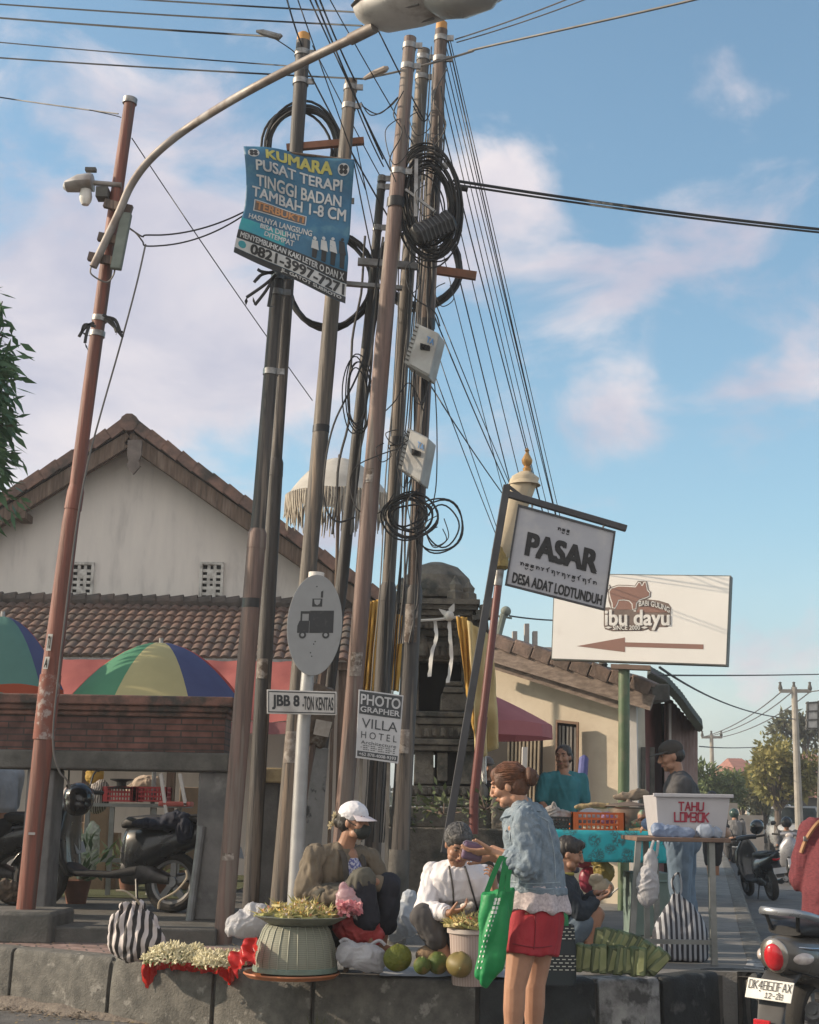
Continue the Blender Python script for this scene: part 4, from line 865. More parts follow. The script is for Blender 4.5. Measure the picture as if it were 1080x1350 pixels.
for i in range(16):                                     # bundles of wire running down the middle poles
 k_ = 'EFCEFF'[i % 6]; o, seq, ri = POLES[k_]; a, b = seq[-1], seq[0].lerp(seq[-1], (.1, .3, .5)[i % 3]); a = seq[-1].lerp(b, g8.uniform(0, .3)); off = g8.uniform(-1, 1); ps = []
 for j in range(26): t = j / 25; ps.append(a.lerp(b, t) + V((off * .1 + .03 * NZ.noise(V((t * 7, i, 0))) + .07 * max(0, NZ.noise(V((t * 4, i * 3, 5)))), -.13 + .03 * abs(off) - .02 * NZ.noise(V((t * 6, 0, i))), 0)))
 mb = MB(); mb.tube(ps, (.006, .008, .011)[i % 3], 5); top(mb, 'cable', cablem if i % 4 else cablel, 'one of the thin wires running down the faces of the middle poles', 'cable', 'wires running down the middle poles')
for i in range(12):
 px, py = g8.uniform(498, 590), g8.uniform(120, 700); w_, h_ = g8.uniform(10, 30), g8.uniform(18, 60)
 cable([(px, py, 10.35), (px - w_ * .6, py + h_ * .3, 10.3), (px - w_ * .2, py + h_, 10.3), (px + w_ * .5, py + h_ * .7, 10.32), (px + w_ * .3, py + h_ * .1, 10.35)], .006, 'one of the small slack wire loops hanging on the middle poles', 'slack wire loops on the middle poles')
# brackets across the poles
for lab, a, b, w_, m in (('rusty crossbar behind the blue banner', (378, 195), (480, 186), .06, M('rust_bar', (.28, .12, .07), (.17, .09, .06), s=8, r=.8)), ('rusty crossbar right of the rightmost pole', (560, 354), (628, 364), .07, M('rust_bar', (.28, .12, .07))), ('grey crossbar behind the pinkish pole', (472, 345), (560, 352), .06, steel),
       ('thin grey crossbar level with the banner foot', (456, 374), (530, 380), .035, steel)):
 mb = MB(); mb.beam(P(*a, 10.98), P(*b, 10.98), .05, w_); top(mb, 'crossbar', m, lab, 'crossbar')
# splice case in the coil
sc_ = thing('splice_case', 'dark ribbed splice case hanging in the large cable coil', 'splice case', P(570, 310, 10.3))
mb = MB(); a, b = P(546, 312, 10.32), P(597, 290, 10.42); mb.tube([a, a.lerp(b, .05), a.lerp(b, .95), b], [(.05, .07), (.075, .1), (.075, .1), (.05, .06)], 6); build(mb, 'case', blackp, sc_, bevel=.01)
mb = MB()
for i in range(9): c = a.lerp(b, .1 + .1 * i); mb.tube([c, c + (b - a) * .03], [(.08, .106)] * 2, 6)
build(mb, 'ribs', M('case_grey', (.07, .07, .072), r=.5), sc_)
mb = MB(); mb.beam(P(548, 286, 10.3), P(549, 210, 10.4), .03, .02); mb.beam(P(535, 250, 10.4), P(575, 280, 10.35), .03, .02); build(mb, 'hanger', steel, sc_)
# two distribution boxes
for lab, q, in (('upper grey-white distribution box on the rightmost pole', ((548, 425), (581, 440), (567, 498), (532, 478))), ('lower grey-white distribution box on the rightmost pole', ((537, 563), (567, 578), (556, 638), (524, 617)))):
 bx = thing('distribution_box', lab, 'distribution box', P(q[3][0], q[3][1], 10.4), 0, 'distribution boxes'); f = quadf(P(*q[0], 10.36), P(*q[1], 10.28), P(*q[2], 10.28), P(*q[3], 10.36))
 boxm = M('box_paint', (.38, .38, .365), (.3, .3, .29), s=6, r=.6, dirt=(.25, .23, .2), ds=4)
 mb = MB(); mb.prism([(0, 0), (.92, 0), (.92, 1), (0, 1)], -.2, f); mb.f = [g[::-1] for g in mb.f]; build(mb, 'housing', boxm, bx, smooth=False, bevel=.012)
 mb = MB(); mb.prism([(.22, .03), (1, .03), (1, .97), (.22, .97)], .03, f); door = build(mb, 'door', boxm, bx, smooth=False, bevel=.008)
 mb = MB()
 for i in range(9): mb.prism([(.02, .08 + i * .1), (.14, .08 + i * .1), (.14, .11 + i * .1), (.02, .11 + i * .1)], .008, f)
 build(mb, 'vents', concd, bx, smooth=False)
 mb = MB(); mb.prism([(.45, .42), (.8, .38), (.82, .48), (.5, .55)], .045, f); mb.ball(f(.6, .46, .04), .02); build(mb, 'latch', dark, door)
 mb = MB(); text_mb(mb, 'TA', f, (.62, .2, .9, .33), .03, .034); build(mb, 'blue_mark', M('blue_print', (.12, .26, .5)), door, smooth=False)
# ================================================================ blue banner
bn = thing('banner', 'blue plastic therapy banner with white block lettering tied between two poles', 'banner', P(390, 380, 10.2))
YBN = 10.2
bf = quadf(P(324, 193, YBN), P(467, 214, YBN + .1), P(456, 397, YBN), P(313, 336, YBN - .05), lambda u, v: .026 * sin(v * 9 + u * 2.2) + .022 * sin(u * 8 + v * 3) + .012 * sin(v * 19 - u * 6))
def bfp(u, v, h=0): return bf(u + .035 * sin(v * 5 - .6) * (1 - u) - .02 * math.exp(-((v - .62) / .05) ** 2) * u, v - .012 * sin(u * 6.2), h)
blue = M('banner_blue', (.035, .145, .25), (.025, .1, .18), s=3, r=.5, bump=.3, bs=12, dirt=(.08, .2, .26), ds=5, dlo=.55, dhi=.7)
mb = MB(); mb.sheet(bfp, 40, 50); sh_ = build(mb, 'sheet', blue, bn, ang=180); s_ = sh_.modifiers.new('s', 'SOLIDIFY'); s_.thickness = .004; s_.offset = 1
bw = M('banner_white', (.56, .56, .55), (.4, .41, .42), s=6, r=.5); bk = M('banner_black', (.025, .027, .03), r=.5); byel = M('banner_yellow', (.5, .46, .12), r=.5); bor = M('banner_orange', (.5, .24, .1), r=.5)
bteal = M('banner_teal', (.04, .33, .32), (.03, .22, .3), s=3, r=.5)
mb = MB(); mb.sheet(bfp, 30, 5, .003, 0, 1, .865, .952); build(mb, 'white_field', bw, bn, smooth=False)
for cu_, cv_ in ((.085, .075), (.905, .075)): mb = MB(); mb.prism([(cu_ + .052 * cos(2 * pi * i / 20), cv_ + .042 * sin(2 * pi * i / 20)) for i in range(20)], .004, bfp); build(mb, 'emblem', bw, bn, smooth=False)
mb = MB(); mb.sheet(bfp, 30, 4, .003, 0, 1, .79, .862); build(mb, 'black_field', bk, bn, smooth=False); mb = MB(); mb.sheet(bfp, 30, 3, .003, 0, 1, .955, 1.0); build(mb, 'black_field', bk, bn, smooth=False)
for cu_, cv_ in ((.085, .075), (.905, .075)):
 mb = MB()
 for k in range(4):
  a = pi / 4 + k * pi / 2; mb.prism([(cu_ + .026 * cos(a) + .019 * cos(2 * pi * i / 10), cv_ + .021 * sin(a) + .016 * sin(2 * pi * i / 10)) for i in range(10)], .006, bfp)
 build(mb, 'emblem_petals', bk, bn, smooth=False)
mb = MB(); mb.sheet(bfp, 10, 8, .002, 0, .42, .66, .785); mb.prism([(.06 + .035 * cos(2 * pi * i / 14), .905 + .03 * sin(2 * pi * i / 14)) for i in range(14)], .005, bfp); build(mb, 'green_field', bteal, bn, smooth=False)
mb = MB(); mb.sheet(bfp, 14, 4, .004, .085, .585, .468, .562); mb.mi = 1; mb.sheet(bfp, 14, 4, .006, .095, .575, .476, .554); build(mb, 'label_field', [bw, M('banner_brown', (.16, .1, .07), (.1, .12, .14), s=8)], bn, smooth=False)
mb = MB(); text_mb(mb, 'KUMARA', bfp, (.2, .03, .8, .115), .035, .005); build(mb, 'lettering', byel, bn, smooth=False)
mb = MB()
for tx, bx_ in (('PUSAT TERAPI', (.1, .145, .9, .225)), ('TINGGI BADAN', (.1, .26, .9, .345)), ('TAMBAH 1-8 CM', (.06, .36, .95, .445)), ('HASILNYA LANGSUNG', (.06, .595, .66, .64)), ('BISA DILIHAT', (.18, .655, .55, .7)), ('DITEMPAT', (.23, .715, .5, .76)), ('MENYEMBUHKAN KAKI LETER O DAN X', (.03, .805, .97, .85))):
 text_mb(mb, tx, bfp, bx_, .022, .005)
for i in range(4):                                      # four little figures
 x_, hgt = .69 + .085 * i, .12 + .02 * i; b_ = .78
 mb.mi = 0 if i < 3 else 1
 mb.prism([(x_ - .025, b_ - hgt), (x_ + .025, b_ - hgt), (x_ + .035, b_ - hgt * .5), (x_ - .035, b_ - hgt * .5)], .005, bfp); mb.prism([(x_ + .016 * cos(k), b_ - hgt - .016 + .014 * sin(k)) for k in [2 * pi * j / 8 for j in range(8)]], .005, bfp)
 mb.mi = 1; mb.prism([(x_ - .024, b_ - hgt * .5), (x_ + .024, b_ - hgt * .5), (x_ + .02, b_), (x_ - .02, b_)], .006, bfp); mb.mi = 0
build(mb, 'lettering', [bw, bk], bn, smooth=False)
mb = MB(); text_mb(mb, 'TERBUKTI', bfp, (.11, .485, .56, .545), .03, .009); build(mb, 'lettering', bor, bn, smooth=False)
mb = MB(); text_mb(mb, '0821-3997-7271', bfp, (.14, .872, .98, .945), .03, .006); build(mb, 'lettering', bk, bn, smooth=False)
mb = MB(); text_mb(mb, 'JL. GATOT SUBROTO', bfp, (.42, .962, .96, .99), .02, .006); build(mb, 'lettering', bw, bn, smooth=False)
mb = MB(); a, b = bf(0, 0, -.02), bf(1, 0, -.02); mb.tube([a, b], .012, 6); build(mb, 'batten', wood, bn)
# ================================================================ oval truck sign
ov = thing('traffic_sign', 'grey oval traffic sign with a black truck pictogram above a white weight-limit board', 'traffic sign', P(392, 1180, 10.3))
c = P(415, 824, 10.2); rx_, rz_ = 37 * .00575, 68 * .00575; ax = (P(425, 824, 10.2) - c).normalized(); az = (P(418, 760, 10.2) - c).normalized()
def of(u, v, h=0): return c + ax * (u * rx_) - az * (v * rz_) + V((0, -1, 0)) * h
signg = M('sign_grey', (.27, .275, .28), (.23, .235, .24), s=5, r=.5, dirt=(.22, .22, .22), ds=6, dlo=.58, dhi=.7)
mb = MB(); mb.prism([(cos(2 * pi * i / 48), sin(2 * pi * i / 48)) for i in range(48)], .012, of); build(mb, 'plate', signg, ov, smooth=False, bevel=.003)
mb = MB(); F_ = lambda pl, h=.0145: globals()['mb'].prism(pl, h, lambda u, v, hh: of(u, v, .012 + (hh and h - .012)))
F_([(-.18, -.28), (.68, -.28), (.68, .16), (-.18, .16)])
F_([(-.55, -.08), (-.2, -.08), (-.2, .16), (-.62, .16), (-.62, .02)])
F_([(-.52, -.27), (-.22, -.27), (-.22, -.22), (-.46, -.22), (-.46, -.08), (-.52, -.08)]); F_([(-.22, -.27), (-.18, -.27), (-.18, -.08), (-.22, -.08)])
for cx_ in (-.42, .42): F_([(cx_ + .13 * cos(2 * pi * i / 16), .2 + .07 * sin(2 * pi * i / 16)) for i in range(16)], .0165)
build(mb, 'truck_pictogram', M('sign_black', (.03, .032, .035), (.06, .06, .06), s=30, r=.6, lo=.55, hi=.7), ov, smooth=False); mb = MB()
F_([(-.12, -.52), (.24, -.52), (.24, -.36), (-.12, -.36)]); F_([(.18, -.66), (.26, -.68), (.26, -.54), (.18, -.54)])
for p_ in ((.02, -.76), (.05, .33), (.0, .38), (-.1, .55), (-.05, .62)): F_([(p_[0] + .025 * cos(i), p_[1] + .014 * sin(i)) for i in [2 * pi * k / 8 for k in range(8)]])
build(mb, 'black_marks', M('sign_black', (.03, .032, .035)), ov, smooth=False)
mb = MB()
for cx_ in (-.42, .42): mb.prism([(cx_ + .065 * cos(2 * pi * i / 12), .2 + .035 * sin(2 * pi * i / 12)) for i in range(12)], .0185, lambda u, v, h: of(u, v, h or .013))
mb.prism([(-.06, -.5), (.18, -.5), (.15, -.42), (.06, -.385), (-.03, -.42)], .0165, lambda u, v, h: of(u, v, h or .013)); build(mb, 'pale_marks', signg, ov, smooth=False)
mb = MB(); mb.tube([P(386, 1240, 10.3), P(389, 1182, 10.3), P(400, 960, 10.3), P(417, 760, 10.28)], [.057, .057, .052, .05], 14); build(mb, 'post', M('sign_post', (.4, .4, .4), (.3, .3, .3), s=4, r=.45, metal=.4), ov)
mb = MB(); mb.tube([P(416.5, 768, 10.28), P(417.5, 755, 10.28)], .062, 14); build(mb, 'post_cap', whitew, ov)
jf = quadf(P(352, 909, 10.12), P(444, 912, 10.17), P(444, 943, 10.17), P(352, 941, 10.12))
mb = MB(); mb.prism([(0, 0), (1, 0), (1, 1), (0, 1)], .008, jf); jb = build(mb, 'board', M('board_white', (.55, .53, .5), (.46, .44, .42), s=7, r=.6, dirt=(.3, .28, .26), ds=5), ov, smooth=False, bevel=.003)
mb = MB()
for q in ([(.02, .06), (.98, .06), (.98, .1), (.02, .1)], [(.02, .9), (.98, .9), (.98, .94), (.02, .94)], [(.02, .1), (.032, .1), (.032, .9), (.02, .9)], [(.968, .1), (.98, .1), (.98, .9), (.968, .9)]): mb.prism(q, .0105, lambda u, v, h: jf(u, v, h or .009))
build(mb, 'border', M('sign_black', (.03, .032, .035)), jb, smooth=False)
for tx, bx_, bo_ in (('JBB 8', (.08, .22, .46, .8), .024), ('-TON', (.51, .24, .67, .8), .02), ('KENTAS', (.70, .26, .95, .8), .02)): mb = MB(); text_mb(mb, tx, jf, bx_, bo_, .0105); build(mb, 'lettering', M('sign_black', (.03, .032, .035)), jb, smooth=False)
# ================================================================ photographer / villa board
pf = quadf(P(473, 909, 10.1), P(532, 917, 10.14), P(525, 1007, 10.14), P(469, 999, 10.1))
pb_ = thing('advert_board', 'small white and dark advert board on two thin stakes in front of the poles', 'sign', G(500, 1185, KZ))
mb = MB(); mb.prism([(0, 0), (1, 0), (1, 1), (0, 1)], .01, pf); pbo = build(mb, 'panel', M('advert_white', (.5, .5, .51), (.44, .44, .45), s=6, r=.5), pb_, smooth=False, bevel=.002)
G2 = lambda u, v, h: pf(u, v, h or .0105); drk = M('advert_dark', (.07, .075, .08), (.05, .055, .06), s=8, r=.6)
mb = MB(); mb.prism([(.03, .02), (.97, .02), (.97, .35), (.03, .35)], .013, G2); mb.prism([(.03, .89), (.97, .89), (.97, .97), (.03, .97)], .013, G2)
for tx, bx_ in (('VILLA', (.1, .41, .92, .55)), ('H O T E L', (.1, .6, .92, .7)), ('Architecture', (.1, .735, .92, .785))): text_mb(mb, tx, pf, bx_, .01, .013)
for i in range(3):
 for k in range(14): u = .1 + k * .058; mb.prism([(u, .8 + i * .028), (u + .045 - .02 * (k * 7 % 3 == 0), .8 + i * .028), (u + .045 - .02 * (k * 7 % 3 == 0), .81 + i * .028), (u, .81 + i * .028)], .0125, G2) if (k * 5 + i * 3) % 6 else None
build(mb, 'print', drk, pbo, smooth=False)
mb = MB()
for tx, bx_ in (('PHOTO', (.06, .06, .94, .21)), ('GRAPHER', (.06, .24, .94, .32)), ('+62 878-4008-9393', (.07, .91, .93, .955))): mb = MB(); text_mb(mb, tx, pf, bx_, .02, .016); build(mb, 'lettering', M('advert_letter', (.55, .55, .56)), pbo, smooth=False)
for xa, xb in ((478, 472), (514, 508)):
 mb = MB(); a = P(xa, 930, 10.17); b = P(xb, 1185, 10.17); b.z = KZ; mb.beam(a, b, .035, .025); build(mb, 'stake', M('stake', (.25, .22, .18), (.14, .12, .1), s=5, r=.8), pb_, smooth=False)
# ================================================================ PASAR sign
YP = 9.75
ps_ = thing('market_sign', 'white hanging market sign on a leaning dark steel post with a slanted arm', 'sign', P(590, 1100, YP))
dst = M('dark_steel', (.045, .045, .05), (.03, .03, .034), s=6, r=.5, spec=.5)
mb = MB(); a = P(586, 1125, YP); a.z = max(KZ, a.z); mb.beam(a, P(668.5, 640, YP), .052, .052, V((0, 1, 0))); build(mb, 'post', dst, ps_, smooth=False, bevel=.005)
mb = MB(); mb.beam(P(668, 651, YP), P(826, 697, YP), .045, .045, V((0, 1, 0))); build(mb, 'arm', dst, ps_, smooth=False, bevel=.005)
mb = MB(); mb.beam(P(668, 639, YP), P(690, 656, YP), .02, .02); build(mb, 'brace', dst, ps_, smooth=False)
for u_ in ((700, 661, 699, 674), (794, 688, 793, 699)): mb = MB(); mb.tube([P(u_[0], u_[1], YP), P(u_[0] + 2, (u_[1] + u_[3]) / 2, YP), P(u_[2], u_[3], YP)], .008, 6); build(mb, 'hook', steel, ps_)
sf = quadf(P(684, 667, YP), P(810, 702, YP), P(796, 804, YP), P(667, 771, YP))
mb = MB(); mb.prism([(0, 0), (1, 0), (1, 1), (0, 1)], .012, sf); pan = build(mb, 'panel', M('pasar_panel', (.37, .375, .41), (.33, .335, .37), s=4, r=.5, dirt=(.45, .44, .44), ds=5), ps_, smooth=False)
mb = MB(); b_ = .012
for q in ([(-.01, -.012), (1.01, -.012), (1.01, .012), (-.01, .012)], [(-.01, .988), (1.01, .988), (1.01, 1.012), (-.01, 1.012)], [(-.01, .012), (.008, .012), (.008, .988), (-.01, .988)], [(.992, .012), (1.01, .012), (1.01, .988), (.992, .988)]): mb.prism(q, .024, sf)
build(mb, 'frame', dst, pan, smooth=False)
mb = MB(); text_mb(mb, 'PASAR', sf, (.145, .3, .865, .575), .045, .016); build(mb, 'lettering', M('pasar_black', (.02, .02, .022), r=.6), pan, smooth=False); mb = MB(); text_mb(mb, 'DESA ADAT LODTUNDUH', sf, (.055, .83, .965, .955), .03, .016)
def squig(mb, u0_, u1_, v, n, hgt, f, r=.003):
 u = u0_; w = (u1_ - u0_) / n; g = random.Random(5)
 for i in range(n):
  k = g.randint(0, 4); pts = []
  for j in range(13):
   t = j / 12; a = t * 2 * pi * (1 + .5 * (k % 3)); pts.append(f(u + w * (.1 + .65 * t + .16 * sin(a)), v - hgt * (.25 * cos(a) + (.35 if k == 3 and t > .7 else 0) - (.45 if k == 1 and t > .8 else 0)), .016))
  mb.tube(pts, r, 5); u += w
  if k == 2: mb.tube([f(u - w * .9, v + hgt * .55, .016), f(u - w * .6, v + hgt * .75, .016), f(u - w * .3, v + hgt * .5, .016)], r, 5)
squig(mb, .1, .9, .70, 15, .07, sf); squig(mb, .42, .56, .15, 3, .06, sf)
build(mb, 'lettering', M('pasar_black', (.02, .02, .022), r=.6), pan, smooth=False)
# ================================================================ billboard
bb = thing('billboard', 'white billboard with a brown pig drawing and an arrow on a green post', 'billboard', P(818, 1090, 15.7))
gf_ = quadf(P(732, 757, 16.1), P(962, 760, 15.4), P(957, 876, 15.4), P(728, 868, 16.1))
mb = MB(); mb.prism([(0, 0), (1, 0), (1, 1), (0, 1)], .004, gf_); face = build(mb, 'panel', M('billboard_white', (.78, .77, .74), (.74, .73, .7), s=2, r=.4, dirt=(.6, .58, .55), ds=1.5, dlo=.6, dhi=.8), bb, smooth=False)
mb = MB(); mb.prism([(-.006, -.012), (1.006, -.012), (1.006, 1.012), (-.006, 1.012)], -.16, lambda u, v, h: gf_(u, v, h - .001)); mb.f = [q[::-1] for q in mb.f]; build(mb, 'case', M('case_green', (.1, .13, .12), (.2, .2, .19), s=5, r=.6), bb, smooth=False)
mb = MB(); mb.tube([V((P(821, 1000, 15.75).x - .02, 15.75, 0)), P(823, 876, 15.75)], .062, 14); build(mb, 'post', M('green_post', (.1, .15, .085), (.07, .11, .06), s=4, r=.5, dirt=(.2, .17, .12), ds=3), bb)
mb = MB(); mb.beam(P(806, 879, 15.75), P(858, 881, 15.65), .14, .05); build(mb, 'bracket', M('bracket_brown', (.24, .17, .13), r=.7), bb, smooth=False)
brw = M('logo_brown', (.27, .155, .125), (.24, .14, .115), s=5, r=.5); ol = M('logo_outline', (.2, .155, .135), r=.5); wl = M('logo_white', (.76, .75, .72), r=.5)
# art space: pixel coordinates of the photograph's sign drawing -> (u,v)
def ip(x, y):                               # (from the enlarged view, 1080x739 covering 190x130 px)
 X_, Y_ = 780 + x / 5.684, 750 + y / 5.684
 v = .5; u = .5
 for _ in range(4):
  l = 732 - 4 * v; r_ = 962 - 5 * v; u = (X_ - l) / (r_ - l); t_ = 757 + 3 * u; b2_ = 868 + 8 * u; v = (Y_ - t_) / (b2_ - t_)
 return u, v
def art(mb, pl, h, dil=0):
 q = [ip(*p) for p in pl]
 if dil:
  cx_ = [p for p in pl]; n = len(pl); a_ = sum(pl[i][0] * pl[(i + 1) % n][1] - pl[(i + 1) % n][0] * pl[i][1] for i in range(n)); o = []
  for i in range(n):
   a, b, c_ = V((*pl[i - 1], 0)), V((*pl[i], 0)), V((*pl[(i + 1) % n], 0)); t_ = ((b - a).normalized() + (c_ - b).normalized()); t_ = t_.normalized() if t_.length > 1e-3 else (b - a).normalized()
   nn = V((t_.y, -t_.x, 0)) * (1 if a_ > 0 else -1); o.append(ip(b.x + nn.x * dil, b.y + nn.y * dil))
  q = o
 mb.prism(q, h, lambda u, v, hh: gf_(u, v, hh or .0042))
pig = [(165, 150), (215, 134), (290, 136), (345, 140), (360, 120), (368, 105), (380, 108), (388, 128), (400, 128), (410, 105), (420, 103), (424, 130), (432, 165), (448, 180), (446, 205), (425, 215), (395, 225), (370, 235), (350, 260), (345, 300), (325, 305), (322, 265), (300, 240), (260, 232), (215, 235), (205, 265), (190, 295), (172, 292), (172, 262), (160, 230), (152, 200), (150, 170)]
base = [(105, 292), (150, 290), (160, 300), (310, 310), (345, 325), (350, 300), (370, 240), (430, 230), (520, 240), (590, 262), (610, 290), (606, 330), (606, 420), (580, 440), (520, 440), (500, 468), (455, 468), (440, 455), (400, 468), (170, 470), (115, 455), (105, 430)]
mb = MB(); art(mb, pig, .008, 14); art(mb, base, .0075, 0)
tail = [(128, 130), (150, 118), (165, 150), (150, 190), (160, 260), (178, 300), (160, 300), (140, 240), (138, 180), (122, 165)]; art(mb, tail, .0072, 0); build(mb, 'outline', ol, face, smooth=False)
mb = MB(); art(mb, pig, .0105, 7); build(mb, 'white_line', wl, face, smooth=False)
mb = MB(); art(mb, [(195, 240), (320, 245), (330, 308), (200, 308)], .0095); art(mb, pig, .013, -1); art(mb, [(370, 292), (440, 280), (560, 312), (590, 330), (350, 330)], .0095)
art(mb, [(-102, 580), (265, 516), (265, 552), (846, 568), (846, 604), (265, 585), (265, 625)], .007); build(mb, 'brown_fill', brw, face, smooth=False)
mb = MB(); pf2 = lambda u, v, h: gf_(*ip(u, v), h)
text_mb(mb, 'ibu dayu', pf2, (118, 312, 596, 462), .02, .0145); text_mb(mb, 'SINCE 2000', pf2, (176, 428, 380, 460), .02, .0145)
for a_, b_ in ((112, 168), (386, 440)): art(mb, [(a_, 442), ((a_ + b_) / 2, 434), (b_, 442), ((a_ + b_) / 2, 452)], .0145)
text_mb(mb, 'BABI GULING', lambda u, v, h: pf2(u, v + ((u - 370) / 230) ** 2 * 50 - 8 * sin((u - 370) / 73), h), (372, 244, 600, 284), .02, .0145)
art(mb, [(126, 130), (142, 122), (152, 134), (146, 152), (132, 156)], .0105); build(mb, 'lettering', wl, face, smooth=False)
P = P_flat
# ================================================================ parasols
def parasol(lab, c, r, zr, za, cols, n=8, rot=0, val=.0, name='parasol', cat='parasol', group='market parasols', zb=None, polem=None, scal=0, ex=1.9, vm=None):
 o = thing(name, lab, cat, V((c.x, c.y, zb if zb is not None else KZ)), 0, group)
 mb = MB(); vmb = MB(); pr = 8; sub = 6
 for k in range(n):
  mb.mi = k % len(cols); rings = []
  for i in range(pr + 1):
   t = .02 + .98 * i / pr; rg = []
   for j in range(sub + 1):
    a = rot + 2 * pi * (k + j / sub) / n; rr = r * t * (1 - .045 * sin(pi * j / sub) * t); z = za - (za - zr) * (t ** ex) - .035 * sin(pi * j / sub) * t * t * -1 * 0
    rg.append(V((c.x + cos(a) * rr, c.y + sin(a) * rr, z + .02 * sin(pi * j / sub) * t)))
   rings.append(rg)
  if val:
   rg = []
   for j in range(sub + 1):
    a = rot + 2 * pi * (k + j / sub) / n; rr = r * (1 - .045 * sin(pi * j / sub)) * 1.005; rg.append(V((c.x + cos(a) * rr, c.y + sin(a) * rr, zr - val + scal * abs(cos(pi * j / sub)))))
   if vm: vmb.loft([rings[-1], rg], cap=False, closed=False)
   else: rings.append(rg)
  mb.loft(rings, cap=False, closed=False)
 build(mb, 'canopy', cols, o, ang=50)
 if vm: build(vmb, 'valance', vm, o, ang=50)
 mb = MB()
 for k in range(n):
  a = rot + 2 * pi * k / n; pts = [V((c.x + cos(a) * r * t, c.y + sin(a) * r * t, za - (za - zr) * t ** ex - .025)) for t in (.02, .4, .7, 1)]
  mb.tube(pts, .008, 5); mb.tube([V((c.x, c.y, zr - .05)), pts[2]], .006, 5)
 build(mb, 'ribs', steel, o); mb = MB(); mb.tube([V((c.x, c.y, zb if zb is not None else KZ)), V((c.x, c.y, za + .05))], .022, 10); build(mb, 'pole', polem or steel, o)
 return o
def cl(n, c): return M(n, c, tuple(x * .9 for x in c), s=3, r=.7, tl=.35)
pg, py_, pbl, prd, ptl, pr2 = cl('par_green', (.1, .31, .18)), cl('par_yellow', (.58, .52, .27)), cl('par_blue', (.085, .105, .25)), cl('par_red', (.5, .05, .03)), cl('par_teal', (.13, .3, .26)), cl('par_orange', (.5, .1, .045))
c = P(203, 900, 14.6); parasol('large rainbow parasol with green, yellow and blue panels above the brick wall', V((c.x, 14.9, 0)), 1.0, P(203, 935, 14.6).z, P(203, 843, 14.6).z, [pg, py_, pbl, prd, pg, py_, pbl, prd], rot=R(-152), zb=FZ)
c = P(-18, 900, 14.2); parasol('teal and red rainbow parasol cut off by the left edge', V((c.x, 14.6, 0)), .68, P(0, 905, 14.2).z, P(0, 806, 14.2).z, [prd, ptl, ptl, pbl, prd], 10, rot=R(-145), val=.17, zb=FZ, scal=.1, vm=pr2)
pnk = cl('par_pink', (.5, .18, .2)); c = P(622, 940, 14.4); parasol('faded pink market parasol in front of the cream house', V((c.x, 14.7, 0)), .86, P(655, 952, 14.0).z, P(650, 905, 14.6).z, [pnk], 8, rot=R(8), val=.12, ex=1.15)
# white fringed ceremonial umbrella behind the poles
c = P(446, 660, 17.2); fu = parasol('white fringed ceremonial umbrella behind the utility poles', V((c.x, 17.3, 0)), .66, P(446, 655, 17.2).z, P(446, 602, 17.2).z, [M('fringe_cloth', (.52, .5, .46), (.42, .4, .36), s=6, r=.9, tl=.2)], 12, name='ceremonial_umbrella', cat='umbrella', group=None, zb=FZ, polem=wood)
mb = MB(); zr = P(446, 655, 17.2).z
for ring, L0 in ((.66, .28), (.63, .38)):
 for i in range(110):
  a = 2 * pi * i / 110; q = V((c.x + cos(a) * ring, 17.3 + sin(a) * ring, zr + .01)); l = L0 * U(.7, 1.1); mb.tube([q, q + V((U(-.01, .01), 0, -l * .5)), q + V((U(-.015, .015), U(-.01, .01), -l))], [.007, .011, .006], 4)
build(mb, 'fringe', M('fringe', (.46, .42, .35), (.34, .3, .25), s=9, r=.95), fu)
# closed maroon-poled ceremonial umbrella
cu2 = thing('ceremonial_umbrella', 'closed cream ceremonial umbrella with gold finial on a long maroon pole', 'umbrella', P(625, 1050, 12.4))
ua = [P(625, 1052, 12.4), P(660, 745, 12.4), P(697, 600, 12.4)]
mb = MB(); mb.tube([ua[0] - V((0, 0, .3)), ua[0], P(637, 945, 12.4)], .04, 12); mb.tube([P(637, 945, 12.4), ua[1]], .034, 12); build(mb, 'pole', M('maroon_pole', (.16, .05, .045), (.11, .04, .038), s=4, r=.45), cu2)
mb = MB(); mb.tube([P(656, 772, 12.4), P(659, 748, 12.4)], .042, 12); build(mb, 'silver_ring', clampm, cu2)
ax_ = [P(659, 748, 12.4), P(666, 715, 12.4), P(674, 690, 12.4), P(684, 655, 12.4), P(691, 630, 12.4), P(693, 622, 12.4)]
mb = MB(); rings = []
for i, (c, r_) in enumerate(zip(ax_, (.05, .075, .08, .105, .12, .045))):
 rings.append([c + V((cos(2 * pi * j / 40) * r_ * (1 + .16 * sin(5 * 2 * pi * j / 40 + i * .3)), sin(2 * pi * j / 40) * r_, 0)) for j in range(40)])
mb.loft(rings); build(mb, 'cloth', M('cream_cloth', (.6, .52, .39), (.5, .42, .3), s=4, r=.8, tl=.2), cu2, ang=180)
mb = MB(); c = P(691, 630, 12.4); mb.lathe([(.12, -.03), (.15, -.07), (.09, .0), (.04, .03)], 16, c); build(mb, 'top_cloth', M('cream_cloth', (.6, .52, .39)), cu2)
mb = MB(); mb.lathe([(.06, -.02), (.085, 0), (.07, .16), (.045, .24)], 14, ax_[0]); build(mb, 'gold_band', M('gold_fringe', (.3, .22, .07), (.18, .13, .05), s=20, r=.7, bump=.6), cu2)
mb = MB(); c = P(695, 618, 12.4); mb.lathe([(.03, -.06), (.04, 0), (.025, .02), (.045, .05), (.05, .08), (.03, .12), (.012, .15), (.022, .17), (.01, .19), (0, .195)], 14, c); build(mb, 'finial', M('gold', (.5, .3, .12), (.35, .2, .08), s=9, r=.4, metal=.6), cu2)
